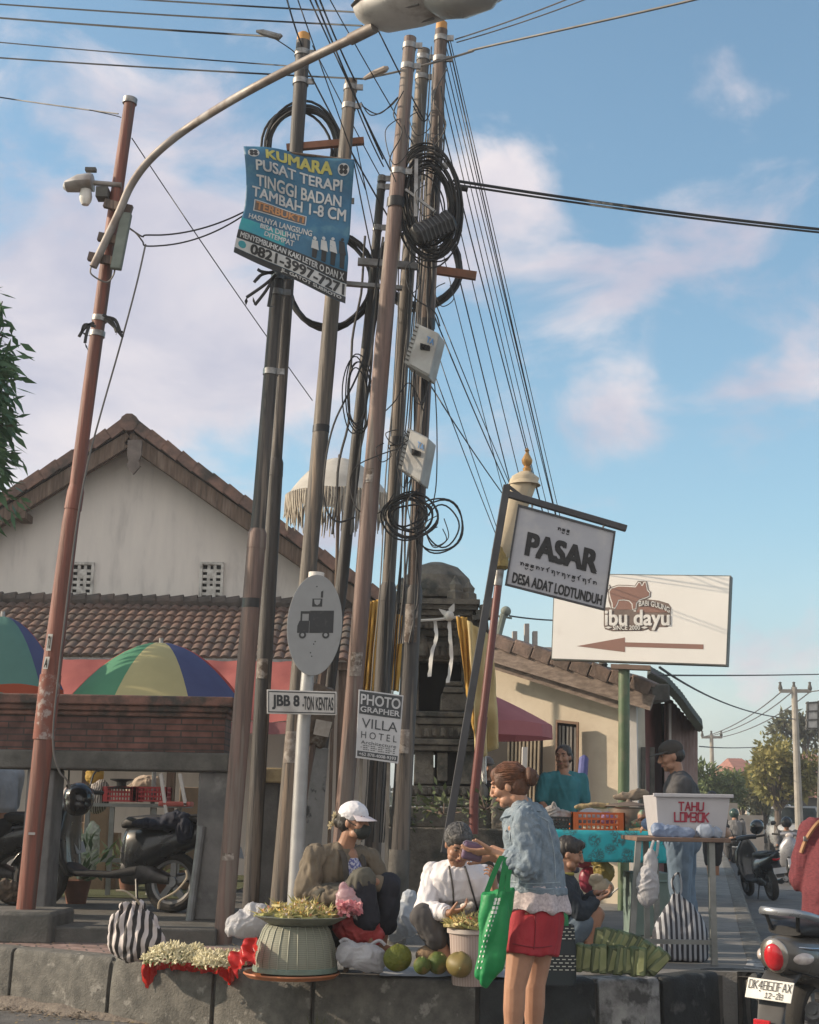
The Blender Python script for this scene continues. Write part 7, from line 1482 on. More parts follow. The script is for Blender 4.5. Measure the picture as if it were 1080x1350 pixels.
# pomelo, coconuts, papaya
def fruit(name, lab, px, py, d, r, m, cat, sq=(1, 1, 1), seed=0, stem=None):
 o = thing(name, lab, cat, P(px, py, d) - Z * r); mb = MB(); c = P(px, py, d); mb.ball(c, (r * sq[0], r * sq[1], r * sq[2]), None, 26, 18)
 me = mb.mesh('f');
 for v in me.vertices: v.co += (v.co - c) * (.09 * NZ.noise(v.co * 10 + V((seed, 0, 0))) + .05 * cos(3 * math.atan2(v.co.y - c.y, v.co.x - c.x) + seed) * max(0, (v.co.z - c.z) / r))
 build(me, 'fruit', m, o, ang=180); mb = MB(); q_ = stem or V((.2, -.9, .3)); q_ = q_.normalized(); q2 = V((q_.x * sq[0], q_.y * sq[1], q_.z * sq[2])) * r; mb.tube([c + q2 * .93, c + q2 * 1.06], [r * .14, r * .08], 8); build(mb, 'stem', M('fruit_stem', (.25, .24, .1), (.15, .15, .07), r=.8), o)
 return o
k = 8.9 / FP
fruit('pomelo', 'big yellow-green pomelo on the kerb left of the coconuts', 524, 1263, 8.9, 18 * k, M('pomelo', (.115, .125, .018), (.085, .1, .015), s=16, r=.55, spec=.25, bump=.4, bs=60, dirt=(.2, .17, .04), ds=5, dlo=.55, dhi=.68), 'fruit', (1, 1, .93), 0, V((0, .3, 1)))
cg = M('coconut_green', (.055, .085, .018), (.075, .09, .022), s=14, r=.6, spec=.2, bump=.3, bs=50, dirt=(.17, .12, .045), ds=9, dlo=.5, dhi=.62)
fruit('coconut', 'small green coconut, leftmost of the two at the front', 557, 1273, 8.78, 11.5 * k, cg, 'fruit', (1, 1, .95), 3, V((0, -.2, 1)))
fruit('coconut', 'larger green coconut touching the brown husked one', 577, 1270, 8.82, 14 * k, cg, 'fruit', (1, 1, .97), 5, V((.5, -.5, 1)))
fruit('coconut', 'brown husked coconut behind the two green ones', 567, 1259, 9.02, 17 * k, M('coconut_brown', (.2, .135, .08), (.13, .09, .055), s=7, r=.9, bump=.5), 'fruit', (1.1, 1, .75), 7, V((0, -.2, 1)))
fruit('papaya', 'mottled orange and green papaya with its stem end facing the road', 606, 1272, 8.72, 16 * k, M('papaya', (.2, .14, .045), (.1, .1, .028), s=3, r=.55, dirt=(.35, .2, .07), ds=3), 'fruit', (1, 1.25, .95), 9, V((.0, -1, -.15)))
mb = MB(); c = P(558, 1250, 9.35); mb.box((c.x, c.y, KZ + .11), (.26, .22, .06));
for sx in (-1, 1):
 for sy in (-1, 1): mb.box((c.x + sx * .1, c.y + sy * .08, KZ + .04), (.03, .03, .08))
mb.xf(0, Matrix.Translation(V((.2, .12, 0)))); top(mb, 'low_stool', wood, 'low wooden stool under the white-sweatshirt seller', 'stool', bevel=.004)
mb = MB(); c = cz(438, 9.5); mb.box((c.x, c.y, KZ + .13), (.3, .26, .03)); mb.box((c.x - .12, c.y, KZ + .06), (.03, .22, .12)); mb.box((c.x + .12, c.y, KZ + .06), (.03, .22, .12)); top(mb, 'low_stool', wood, 'low stool under the woman with the white cap', 'stool', bevel=.004)
# pinkish wicker bin with offerings
bnm = stripes('woven_pink', (.4, .33, .3), (.25, .19, .17), 34, (1, 0, 0), .5, .3, .7)
c = cz(622, 8.86); o = thing('wicker_bin', 'tall pinkish wicker bin in front of the white-sweatshirt seller', 'basket', c); hb = P(622, 1224, 8.86).z - KZ
mb = MB(); mb.lathe([(.105, 0), (.11, .01), (.118, hb * .5), (.13, hb - .02), (.125, hb - .02), (.1, .02)], 40, c); build(mb, 'wickerwork', bnm, o)
mb = MB(); mb.lathe([(.125, hb - .03), (.142, hb - .025), (.142, hb), (.125, hb)], 40, c); build(mb, 'rim', M('bin_rim', (.45, .4, .36), (.35, .3, .28), s=9, r=.6), o)
t_ = thing('offering_heap', 'heap of spiky yellow leaf offerings on the pinkish wicker bin', 'offerings', c + Z * hb); offerings(t_, c + V((-.02, 0, hb - .01)), .13, 26, .05)
# woven checker bag
def chk(N, L, tc, b):
 mp = N.new('ShaderNodeMapping'); mp.inputs['Rotation'].default_value = (R(90), 0, R(0)); L.new(tc.outputs['Object'], mp.inputs[0]); ck = N.new('ShaderNodeTexBrick'); ck.inputs['Scale'].default_value = 1; ck.inputs['Brick Width'].default_value = .036; ck.inputs['Row Height'].default_value = .02
 ck.offset = .5; ck.inputs['Mortar Size'].default_value = .0075; ck.inputs['Color1'].default_value = (.5, .5, .45, 1); ck.inputs['Color2'].default_value = (.42, .43, .36, 1); ck.inputs['Mortar'].default_value = (.02, .025, .028, 1); L.new(mp.outputs[0], ck.inputs[0])
 sx = N.new('ShaderNodeSeparateXYZ'); L.new(tc.outputs['Object'], sx.inputs[0]); w = N.new('ShaderNodeMath'); w.operation = 'SINE'; m = N.new('ShaderNodeMath'); m.operation = 'MULTIPLY'; m.inputs[1].default_value = 36; L.new(sx.outputs[2], m.inputs[0]); L.new(m.outputs[0], w.inputs[0])
 gt = N.new('ShaderNodeMath'); gt.operation = 'GREATER_THAN'; gt.inputs[1].default_value = .25; L.new(w.outputs[0], gt.inputs[0]); x = N.new('ShaderNodeMix'); x.data_type = 'RGBA'; L.new(gt.outputs[0], x.inputs[0]); x.inputs[7].default_value = (.022, .03, .034, 1); L.new(ck.outputs[0], x.inputs[6]); return x.outputs[2]
c = cz(733, 8.98); o = thing('woven_bag', 'black and white checked woven plastic bag behind the shopper in red shorts', 'bag', c); k = 8.98 / FP
mb = MB(); mb.loft([[c + V((math.copysign(abs(cos(a)) ** .4, cos(a)) * w_, math.copysign(abs(sin(a)) ** .4, sin(a)) * .085, z_)) for a in [2 * pi * j / 32 for j in range(32)]] for z_, w_ in ((.0, .105), (.02, .115), (.2, .115), (.345, .105), (.345, .095), (.3, .09))]); build(mb, 'body', pattern('checker_weave', (.02, .02, .02), chk), o)
mb = MB()
for dy in (-.07, .07): mb.tube(smooth_poly([c + V((-.06, dy, .33)), c + V((-.05, dy, .42)), c + V((0, dy * .7, .46)), c + V((.05, dy, .42)), c + V((.06, dy, .33))], 5), .008, 6)
build(mb, 'handle', M('green_handle', (.03, .2, .08), r=.5), o)
# banana-leaf parcels
lp = M('banana_leaf', (.085, .12, .055), (.055, .08, .035), s=5, st=(1, 1, .3), r=.6, bump=.25, bs=40, dirt=(.2, .22, .12), ds=6)
nt = lp.node_tree; oi = nt.nodes.new('ShaderNodeObjectInfo'); hsv = nt.nodes.new('ShaderNodeHueSaturation'); mr_ = nt.nodes.new('ShaderNodeMapRange'); mr_.inputs[3].default_value = .55; mr_.inputs[4].default_value = 1.45
nt.links.new(oi.outputs['Random'], mr_.inputs[0]); nt.links.new(mr_.outputs[0], hsv.inputs['Value']); bs9 = nt.nodes['Principled BSDF']; src = bs9.inputs['Base Color'].links[0].from_socket; nt.links.new(src, hsv.inputs['Color']); nt.links.new(hsv.outputs[0], bs9.inputs['Base Color'])
mb = MB(); mb.loft([[V((x_ * w_, y_ * d_, z_)) for x_, y_ in ((-1, -.7), (-.7, -1), (.7, -1), (1, -.7), (1, .7), (.7, 1), (-.7, 1), (-1, .7))] for z_, w_, d_ in ((-.085, .018, .02), (-.078, .027, .032), (0, .03, .036), (.078, .027, .032), (.085, .016, .018))])
pm_ = mb.mesh('parcel'); mb = MB(); mb.tube([V((cos(a) * .031, sin(a) * .037, .0)) for a in [2 * pi * j / 12 for j in range(13)]], .003, 5); mb.add([V((-.02, -.0375, -.07)), V((.02, -.0385, -.05)), V((.022, -.0382, .06)), V((-.01, -.039, .07))], [(0, 1, 2, 3)]); pt_ = mb.mesh('tie')
proto = None; spots = []
for i in range(11): t = i / 10; spots.append((790 + 78 * t, 1240 + 24 * t * t + 6 * t, 9.06 - .14 * t, -12 - 30 * t + U(-5, 5), 1, 'upper row'))
for i in range(9): t = i / 8; spots.append((764 + 82 * t, 1262 + 6 * t, 9.0 - .1 * t, -4 + U(-6, 6), 0, 'lower row'))
for i in range(6): t = i / 5; spots.append((800 + 60 * t, 1244 + 24 * t, 9.3, -25, 1, 'back'))
n_ = 0; words = ('first', 'second', 'third', 'fourth', 'fifth', 'sixth', 'seventh', 'eighth', 'ninth', 'tenth', 'eleventh'); cnt = {}
for px, py, d_, tilt, r_, row in spots:
 cnt[row] = cnt.get(row, 0) + 1; lab = f'{words[cnt[row] - 1]} banana-leaf parcel from the left in the {row} of the pile' if row != 'back' else f'banana-leaf parcel at the back of the pile, {words[cnt[row] - 1]} from the left'
 o = bpy.data.objects.new('leaf_parcel', None); COL.objects.link(o); tag(o, lab, 'parcel', 'banana-leaf parcels on the pavement'); o.location = P(px, py, d_); o.rotation_euler = (R(U(-8, 8)), R(-tilt), R(U(-20, 20))); o.scale = (U(.9, 1.08), U(.9, 1.1), U(.9, 1.06))
 if proto is None:
  BASE[o.name] = Matrix.Identity(4); a = link('wrapper', pm_, lp, o); auto(pm_, 50); a2 = link('tie', pt_, M('leaf_tie', (.22, .23, .12), (.16, .18, .08), s=9, r=.7), o); proto = (a, a2)
 else:
  for s_ in proto: c_ = s_.copy(); c_.parent = o; COL.objects.link(c_)
mb = MB()
for i in range(24): p = cz(U(775, 850), U(9.5, 9.8)); mb.leaf(p + Z * .02, V((U(-1, 1), U(-.4, .4), U(0, .25))), rv() * .5 + Z, U(.08, .16), .05)
top(mb, 'leaf_scraps', lp, 'loose banana-leaf scraps lying behind the parcels', 'leaves')
# ================================================================ steel table with the tofu box
DT = 10.2; tz = P(900, 1107, DT).z
o = thing('steel_table', 'rusty-edged steel table on thin grey legs at the pavement corner', 'table', cz(900, DT + .3))
xa, xb = X(838, DT), X(962, DT); mb = MB(); mb.box(((xa + xb) / 2, DT + .35, tz), (xb - xa, .74, .03)); build(mb, 'table_top', M('table_rust', (.22, .14, .1), (.14, .1, .08), s=6, r=.7, metal=.2), o, bevel=.004)
lgm = M('table_leg', (.27, .28, .27), (.19, .2, .19), s=6, r=.55, metal=.3)
for (x_, y_, dx) in ((xa + .02, DT + .02, -.07), (xb - .13, DT + .02, 0), (xa + .18, DT + .68, 0), (xb - .0, DT + .68, 0)):
 mb = MB(); mb.beam((x_ + dx, y_, KZ), (x_, y_, tz - .016), .04, .04); build(mb, 'leg', lgm, o, smooth=False)
mb = MB(); mb.beam((xa - .03, DT + .03, KZ + .15), (xb - .13, DT + .03, KZ + .15), .03, .03); mb.beam((xb - .13, DT + .05, KZ + .15), (xb, DT + .66, KZ + .15), .03, .03); build(mb, 'stretcher', lgm, o, smooth=False)
o = thing('tofu_box', 'white plastic box hand-lettered in red on the steel table', 'box', (X(912, DT + .3), DT + .3, tz + .016))
bf_ = [P(864, 1048, DT + .1), P(962, 1052, DT + .1), P(956, 1104, DT + .1), P(868, 1104, DT + .1)]
tbm = M('tofu_plastic', (.56, .55, .57), (.5, .49, .51), s=4, r=.35, tl=.2); z0 = tz + .018
fl, fr, rl, rr2 = bf_[0], bf_[1], bf_[3], bf_[2]; dpt = V((0, .42, 0)); zt2 = fl.z
mb = MB(); mb.loft([[V((rl.x, rl.y, z0)), V((rr2.x, rr2.y, z0)), V((rr2.x, rr2.y, z0)) + dpt, V((rl.x, rl.y, z0)) + dpt], [V((fl.x, fl.y - .02, zt2)), V((fr.x, fr.y - .02, zt2)), V((fr.x + .02, fr.y, zt2)) + dpt, V((fl.x - .02, fl.y, zt2)) + dpt], [V((fl.x + .02, fl.y + .02, zt2)), V((fr.x - .02, fr.y + .02, zt2)), V((fr.x, fr.y - .02, zt2)) + dpt, V((fl.x, fl.y - .02, zt2)) + dpt], [V((rl.x + .02, rl.y + .02, z0 + .02)), V((rr2.x - .02, rr2.y + .02, z0 + .02)), V((rr2.x - .02, rr2.y - .02, z0 + .02)) + dpt, V((rl.x + .02, rl.y - .02, z0 + .02)) + dpt]])
bxo = build(mb, 'tub', tbm, o, smooth=False, bevel=.004)
mb = MB(); mb.beam(V((fl.x - .02, fl.y - .03, zt2)), V((fr.x + .02, fr.y - .03, zt2)), .03, .025); build(mb, 'rim', tbm, o, smooth=False, bevel=.004)
ff = quadf(V((fl.x, fl.y - .022, zt2)), V((fr.x, fr.y - .022, zt2)), V((rr2.x, rr2.y - .002, z0)), V((rl.x, rl.y - .002, z0)))
mb = MB()                                               # hand-painted letters as strokes on a 5x7 grid
GL = {'T': ['00-40', '20-26'], 'A': ['06-20', '20-46', '14-34'], 'H': ['00-06', '40-46', '03-43'], 'U': ['00-05-16-36-45-40'], 'L': ['00-06-46'], 'O': ['00-40-46-06-00'], 'M': ['06-00-23-40-46'], 'B': ['00-30-41-33-03', '33-45-36-06'], 'K': ['00-06', '40-03', '13-46'],
  'D': ['00-30-42-44-36-06-00'], '4': ['30-04-44', '30-36'], '8': ['00-40-46-06-00', '03-43'], '6': ['40-00-06-46-43-03'], '0': ['00-40-46-06-00'], 'F': ['40-00-06', '03-33'], 'X': ['00-46', '40-06'], '1': ['11-20-26', '06-46'], '2': ['01-10-30-41-06-46'], '-': ['13-33']}
def strokes(mb, s, f, box, w, h=.004):
 u0_, v0_, u1_, v1_ = box; n = len(s); cw = (u1_ - u0_) / n
 for i, ch_ in enumerate(s):
  for st_ in GL.get(ch_, []):
   pts = [f(u0_ + cw * (i + .1 + .74 * int(a[0]) / 4), v0_ + (v1_ - v0_) * int(a[1]) / 6, h) for a in st_.split('-')] if ch_ != '-' else [f(u0_ + cw * (i + .2), (v0_ + v1_) / 2, h), f(u0_ + cw * (i + .8), (v0_ + v1_) / 2, h)]
   for a, b in zip(pts, pts[1:]): mb.beam(a + (a - b).normalized() * w * .4, b + (b - a).normalized() * w * .4, w, .0015, f.n)
strokes(mb, 'TAHU', ff, (.3, .17, .66, .36), .011); strokes(mb, 'LOMBOK', ff, (.24, .42, .74, .63), .011)
build(mb, 'lettering', M('red_paint', (.28, .02, .05), (.34, .05, .07), s=40, r=.7), bxo, smooth=False)
kd = DT - .02
bag('pale blue plastic bag lying against the front of the tofu box', [(882, 1097, 20, 9, -.04), (900, 1099, 18, 8, -.04), (868, 1094, 10, 9, -.04)], pb2, DT + .08, None, 12, .01)
bag('bag with light blue print leaning on the right of the tofu box', [(930, 1096, 12, 10, -.02), (944, 1098, 8, 8, 0)], M('plastic_pale_blue', (.42, .48, .56), (.35, .4, .5), s=5, r=.35, tl=.3), DT + .06, None, 13, .008)
bag('brown snack packet on the table corner right of the tofu box', [(958, 1098, 7, 7, .1)], M('snack', (.36, .26, .2), (.26, .19, .15), s=20, r=.6), DT + .05, None, 14, .008)
bag('white plastic bag hanging from the left of the steel table', [(854, 1168, 14, 26, 0), (858, 1140, 8, 20, 0), (852, 1182, 11, 12, 0)], pw, DT - .06, [((862, 1108), (858, 1122), (858, 1135)), ((868, 1108), (866, 1125), (861, 1138))], 15, .014)
st2 = stripes('striped_tote', (.03, .033, .045), (.36, .38, .42), 8.6, (1, 0, 0), .5, .5)
o = thing('striped_bag', 'dark and white striped bag with gathered top standing under the steel table', 'bag', cz(893, DT + .3)); c = cz(893, DT + .32)
mb = MB(); mb.loft([[c + V((math.copysign(abs(cos(a)) ** .5, cos(a)) * w_ + sx, math.copysign(abs(sin(a)) ** .5, sin(a)) * d_, z_)) for a in [2 * pi * j / 28 for j in range(28)]] for z_, w_, d_, sx in ((.005, .185, .1, 0), (.02, .195, .11, 0), (.2, .19, .1, 0), (.32, .14, .07, .01), (.4, .07, .04, .0), (.46, .03, .02, -.02))]); build(remesh(mb, .009, 2, fold(.014, 9, (1, 1, .3), 5)), 'cloth', st2, o, ang=180)
mb = MB(); mb.tube(smooth_poly([c + V((-.02, 0, .44)), c + V((-.05, 0, .54)), c + V((.0, 0, .6)), c + V((.02, 0, .5)), c + V((0, 0, .44))], 5), .009, 6); build(mb, 'handle', st2, o)
# ================================================================ food table with the turquoise cloth
DB = 12.2; bz = P(800, 1096, DB).z
o = thing('food_table', 'food stall table behind the squatting boy with plain metal legs', 'table', cz(800, DB + .5)); xa, xb = X(716, DB), X(884, DB)
mb = MB(); mb.box(((xa + xb) / 2, DB + .45, bz - .02), (xb - xa, .9, .035)); build(mb, 'table_top', wood, o, smooth=False)
for x_ in (xa + .06, xb - .12):
 for y_ in (DB + .06, DB + .84): mb = MB(); mb.beam((x_, y_, KZ), (x_, y_, bz - .04), .045, .045); build(mb, 'leg', lgm, o, smooth=False)
def flo(N, L, tc, b):
 v = N.new('ShaderNodeTexVoronoi'); v.inputs['Scale'].default_value = 9; L.new(tc.outputs['Object'], v.inputs[0]); n = N.new('ShaderNodeTexNoise'); n.inputs['Scale'].default_value = 30; n.inputs['Detail'].default_value = 4; n.inputs['Distortion'].default_value = 1.5; L.new(tc.outputs['Object'], n.inputs[0])
 def mt(op, x, y):
  q_ = N.new('ShaderNodeMath'); q_.operation = op
  for k_, z_ in enumerate((x, y)):
   if isinstance(z_, float): q_.inputs[k_].default_value = z_
   else: L.new(z_, q_.inputs[k_])
  return q_.outputs[0]
 n.inputs['Scale'].default_value = 17; n.inputs['Distortion'].default_value = 2.2; n.inputs['Detail'].default_value = 1
 ln = mt('MULTIPLY', mt('ABSOLUTE', mt('SUBTRACT', n.outputs[0], .5), 0.), 6.5); bl = mt('MULTIPLY', mt('SUBTRACT', v.outputs['Distance'], .42), 6.); x = N.new('ShaderNodeMix'); x.data_type = 'RGBA'
 fc = mt('MINIMUM', mt('MAXIMUM', ln, bl), 1.); fc = mt('MAXIMUM', fc, 0.); L.new(fc, x.inputs[0]); x.inputs[6].default_value = (.05, .13, .14, 1); x.inputs[7].default_value = (.03, .42, .48, 1); return x.outputs[2]
tcl = pattern('cloth_floral', (.03, .42, .5), flo)
mb = MB(); x1_, x2_ = xa - .02, xb + .0; prof = [(DB + .9, bz + .004), (DB - .012, bz + .004), (DB - .02, bz - .01)] + [(DB - .022, bz - .01 - .03 * i) for i in range(1, 9)]
mb.loft([[V((x1_ + (x2_ - x1_) * i / 60, y_ + (.012 * sin(i * .9 + z_ * 9) * (bz - z_) * 4 if z_ < bz - .02 else 0), z_)) for i in range(61)] for y_, z_ in prof], cap=False, closed=False); ob = top(mb, 'tablecloth', tcl, 'turquoise floral cloth hanging over the front of the food table', 'tablecloth'); ob.modifiers.new('s', 'SOLIDIFY').thickness = .004
def crate(lab, px, py0, d, w, h, dep, m, group='plastic crates'):
 o = thing('crate', lab, 'crate', P(px, py0, d), 0, group); c = P(px, py0, d); c.z = max(c.z, 0); x0_, y0_, z0_ = c.x - w / 2, c.y, c.z
 for nm, (ax, ay, bx_, by_) in (('front_panel', (x0_, y0_, x0_ + w, y0_)), ('back_panel', (x0_, y0_ + dep, x0_ + w, y0_ + dep)), ('side_panel', (x0_, y0_, x0_, y0_ + dep)), ('side_panel', (x0_ + w, y0_, x0_ + w, y0_ + dep))):
  mb = MB(); a, b = V((ax, ay, 0)), V((bx_, by_, 0)); n = 11
  for z_ in (.01, h * .36, h * .66, h - .008): mb.beam(a + Z * (z0_ + z_), b + Z * (z0_ + z_), .012, .018)
  for i in range(n + 1): p = a.lerp(b, i / n); mb.beam(p + Z * z0_, p + Z * (z0_ + h), .016 if i in (0, n) else .009, .03 if i in (0, n) else .011)
  if nm == 'front_panel':
   for i in (0, n): p = a.lerp(b, i / n); mb.box(p + V((.02 if i == 0 else -.02, -.004, z0_ + h / 2)), (.045, .014, h))
  build(mb, nm, m, o, smooth=False)
 mb = MB(); mb.box((c.x, c.y + dep / 2, z0_ + .008), (w, dep, .012)); build(mb, 'floor', m, o, smooth=False); return o
crate('orange plastic crate on the turquoise cloth', 789, 1096, DB + .03, .42, .155, .32, M('crate_orange', (.6, .13, .03), (.5, .1, .025), s=6, r=.45))
crate('dark grey plastic crate left of the orange crate', 734, 1096, DB + .05, .31, .12, .3, M('crate_dark', (.04, .042, .04), (.03, .03, .03), s=6, r=.5))
bag('white plastic bag bulging out of the orange crate', [(779, 1077, 17, 11, .18), (772, 1080, 10, 8, .18)], pw, DB, None, 20, .01); bag('lilac plastic bag in the right of the orange crate', [(801, 1080, 12, 9, .15)], M('plastic_lilac', (.42, .26, .45), (.32, .2, .36), s=6, r=.3, tl=.35), DB, None, 21, .01)
bag('clear plastic bags of crackers in the dark crate', [(728, 1074, 13, 11, .15), (744, 1077, 12, 9, .18), (716, 1076, 9, 9, .15)], M('plastic_crackers', (.55, .53, .52), (.36, .33, .3), s=18, r=.3, tl=.35), DB, [((727, 1066), (730, 1058), (733, 1064))], 22, .012)
o = thing('metal_pot', 'wide metal pot with a handled lid at the back of the food table', 'pot', P(833, 1090, DB + .45)); c = P(833, 1090, DB + .45); c.z = bz
mb = MB(); mb.lathe([(.0, .0), (.17, 0), (.19, .03), (.2, .19), (.22, .2), (.2, .205), (.19, .2), (.17, .03), (0, .02)], 32, c); build(mb, 'pot', M('pot_metal', (.36, .3, .25), (.26, .21, .17), s=5, r=.4, metal=.7), o)
mb = MB(); mb.lathe([(.0, .26), (.02, .26), (.03, .24), (.2, .21), (.21, .2)], 24, c + V((-.02, 0, .01))); build(mb, 'lid', M('pot_lid', (.13, .1, .08), (.09, .07, .06), s=6, r=.7), o)
bag('brown paper parcel stacked on the metal pot', [(828, 1050, 20, 6, .5), (842, 1046, 14, 6, .5)], M('brown_paper', (.25, .2, .15), (.16, .13, .1), s=8, r=.9), DB, None, 24, .012, 'paper_parcel', 'parcel')
bag('grey lidded tray of food behind the white bag', [(790, 1062, 22, 4, .5), (770, 1064, 14, 4, .5)], M('food_dark', (.2, .15, .1), (.36, .28, .14), s=22, r=.8), DB, None, 25, .008, 'food_tray', 'food')
bag('small green and red sauce packets by the metal pot', [(846, 1076, 6, 8, .1), (840, 1086, 8, 5, .1)], M('packets', (.08, .22, .14), (.4, .12, .08), s=16, r=.5), DB, None, 26, .008, 'packet', 'packet')
bag('plate of orange fritters at the right end of the cloth', [(838, 1094, 10, 3, .06), (850, 1094, 9, 3, .06)], M('fritters', (.5, .24, .08), (.42, .3, .16), s=18, r=.7), DB, None, 27, .008, 'food_plate', 'food')
bag('pale blue plastic bag by the hands of the man in the dark cap', [(858, 1086, 12, 9, 0), (868, 1092, 8, 8, 0)], pb2, 11.0, None, 28, .01)
c = P(866, 1068, 11.35); mb = MB(); mb.lathe([(.025, 0), (.035, .02), (.035, .1), (.02, .13), (.02, .16), (0, .16)], 14, c - Z * .06); top(mb, 'bottle', M('bottle_yellow', (.5, .42, .08), r=.4), 'small yellow-capped sauce bottle left of the tofu box', 'bottle')
# below the food table
bag('crimson plastic bucket under the food table', [(776, 1160, 13, 18, .5)], M('bucket_red', (.26, .03, .06), (.2, .025, .05), s=5, r=.4), DB, None, 30, .003, 'bucket', 'bucket')
bag('yellow plastic sack under the food table', [(796, 1150, 14, 14, .4), (790, 1136, 10, 8, .4)], M('sack_yellow', (.42, .33, .1), (.33, .26, .09), s=6, r=.6, tl=.2), DB, None, 31, .012, 'sack', 'sack')
bag('beige sack of peelings in front of the squatting boy', [(795, 1172, 13, 12, -.3), (786, 1160, 9, 8, -.3)], M('sack_beige', (.4, .33, .24), (.3, .25, .18), s=10, r=.8), DB, None, 32, .014, 'sack', 'sack')
bag('red and pink cloth bundle under the turquoise cloth', [(768, 1138, 10, 6, .5), (782, 1136, 9, 5, .5)], M('bundle_red', (.35, .05, .08), (.28, .1, .12), s=9, r=.8), DB, None, 33, .01, 'cloth_bundle', 'cloth')
c = cz(850, DB + .5); mb = MB(); mb.box((c.x, c.y, KZ + .26), (.34, .4, .52)); mb.box((c.x, c.y - .21, KZ + .45), (.3, .02, .02)); top(mb, 'cool_box', M('cool_box', (.17, .24, .22), (.13, .18, .17), s=4, r=.6), 'grey-green storage box under the right end of the food table', 'box', bevel=.02)
# ================================================================ under the brick wall: crates, stand
for i, (px, lab) in enumerate(((158, 'red plastic crate, left one of the pair on the grey metal stand'), (196, 'red plastic crate, right one of the pair on the grey metal stand'))):
 crate(lab, px, 1057, 14.8, .34, .15, .3, M('crate_red', (.42, .045, .05), (.33, .035, .04), s=6, r=.5))
o = thing('metal_stand', 'grey metal stand carrying the red crates behind the black scooter', 'stand', V((X(175, 14.8), 14.9, FZ))); zt3 = P(170, 1059, 14.75).z
mb = MB(); mb.box((X(178, 14.8), 14.95, zt3 - .02), (1.05, .5, .035)); build(mb, 'shelf', lgm, o, smooth=False)
for a_ in (118, 150, 205, 238): mb = MB(); x_ = X(a_, 14.8); mb.beam((x_, 14.74, FZ), (x_, 14.74, zt3 - .04), .045, .045); build(mb, 'leg', lgm, o, smooth=False)
mb = MB(); mb.beam((X(115, 14.8), 14.75, FZ + .35), (X(240, 14.8), 14.75, FZ + .35), .04, .04); build(mb, 'rail', lgm, o, smooth=False)
mb = MB(); mb.box((X(232, 14.5), 14.5, P(232, 1060, 14.5).z), (.32, .25, .05)); top(mb, 'red_basin', M('basin', (.5, .12, .1), (.4, .1, .08), s=5, r=.5), 'flat salmon-red basin at the right of the red crates', 'basin', bevel=.015)
for i, (a_, b_) in enumerate((((212, 1020), (220, 1075)), ((237, 1020), (245, 1062)))):
 mb = MB(); mb.beam(P(*a_, 14.4), P(*b_, 14.4), .05, .03); top(mb, 'white_batten', whitew, ('left', 'right')[i] + ' white batten leaning behind the black scooter', 'batten', smooth=False)
bag('grey and white striped cloth bag left of the red crates', [(128, 1052, 16, 20, .0), (134, 1036, 9, 8, 0)], stripes('striped_small', (.1, .09, .085), (.42, .39, .36), 14, (1, 0, 0), .5, 2.5), 14.9, None, 40, .01, 'striped_bag', 'bag')
bag('large cream cloth sack on the stand behind the red crates', [(196, 1034, 22, 12, .5), (180, 1040, 14, 8, .5)], M('sack_cream', (.42, .34, .27), (.34, .27, .21), s=6, r=.9), 14.9, None, 41, .012, 'sack', 'sack')
mb = MB(); c = P(160, 1040, 14.9); mb.lathe([(.16, .0), (.17, .01), (.05, .03), (.05, .07), (.12, .09), (.12, .1), (0, .1)], 20, c); top(mb, 'scale', blackp, 'dark market scale standing on the left red crate', 'scale')
bag('yellow cloth bundle under the beam above the helmet', [(125, 1022, 12, 12, .0)], M('bundle_yellow', (.4, .26, .05), (.32, .2, .04), s=5, r=.8), 15.2, None, 42, .01, 'cloth_bundle', 'cloth')
bag('heap of pale wrapped bouquets standing on the stand foot', [(112, 1130, 16, 30, .1), (122, 1110, 10, 26, .1), (100, 1120, 10, 30, .1)], M('bouquets', (.4, .42, .36), (.2, .26, .18), s=16, r=.6), 14.2, None, 43, .02, 'bouquets', 'flowers')
bag('dark basket of brown fruit at the left edge on the forecourt', [(5, 1172, 20, 12, 0), (14, 1180, 12, 8, 0)], M('fruit_brown', (.13, .09, .06), (.06, .045, .035), s=22, r=.7), 12.3, None, 44, .02, 'fruit_basket', 'basket')
for i, (px, py, d_, lab) in enumerate(((108, 1160, 13.6, 'dark green potted plant beside the grey metal stand'), (214, 1120, 15.2, 'leafy plant behind the seat of the black scooter'), (176, 1125, 15.6, 'pale leafy plant between the legs of the metal stand'))):
 t_ = thing('potted_plant', lab, 'plant', V((X(px, d_), d_, FZ))); mb = MB(); c = V((X(px, d_), d_, FZ)); mb.lathe([(.09, 0), (.13, .2), (.14, .21), (.12, .2), (0, .19)], 14, c); build(mb, 'pot', M('pot_clay', (.2, .09, .06), (.14, .07, .05), s=6, r=.9), t_)
 mb = MB()
 for k in range(120): d9 = V((U(-1, 1), U(-1, 1), U(.1, 1))).normalized(); mb.leaf(c + Z * .2 + d9 * U(.05, .38), d9 + rv() * .6, rv() + Z, U(.08, .18), .04)
 build(mb, 'foliage', M(('plant_dark', 'plant_leaf', 'plant_pale')[i], ((.04, .08, .03), (.09, .12, .05), (.2, .24, .14))[i], s=5, r=.5, tl=.2), t_)
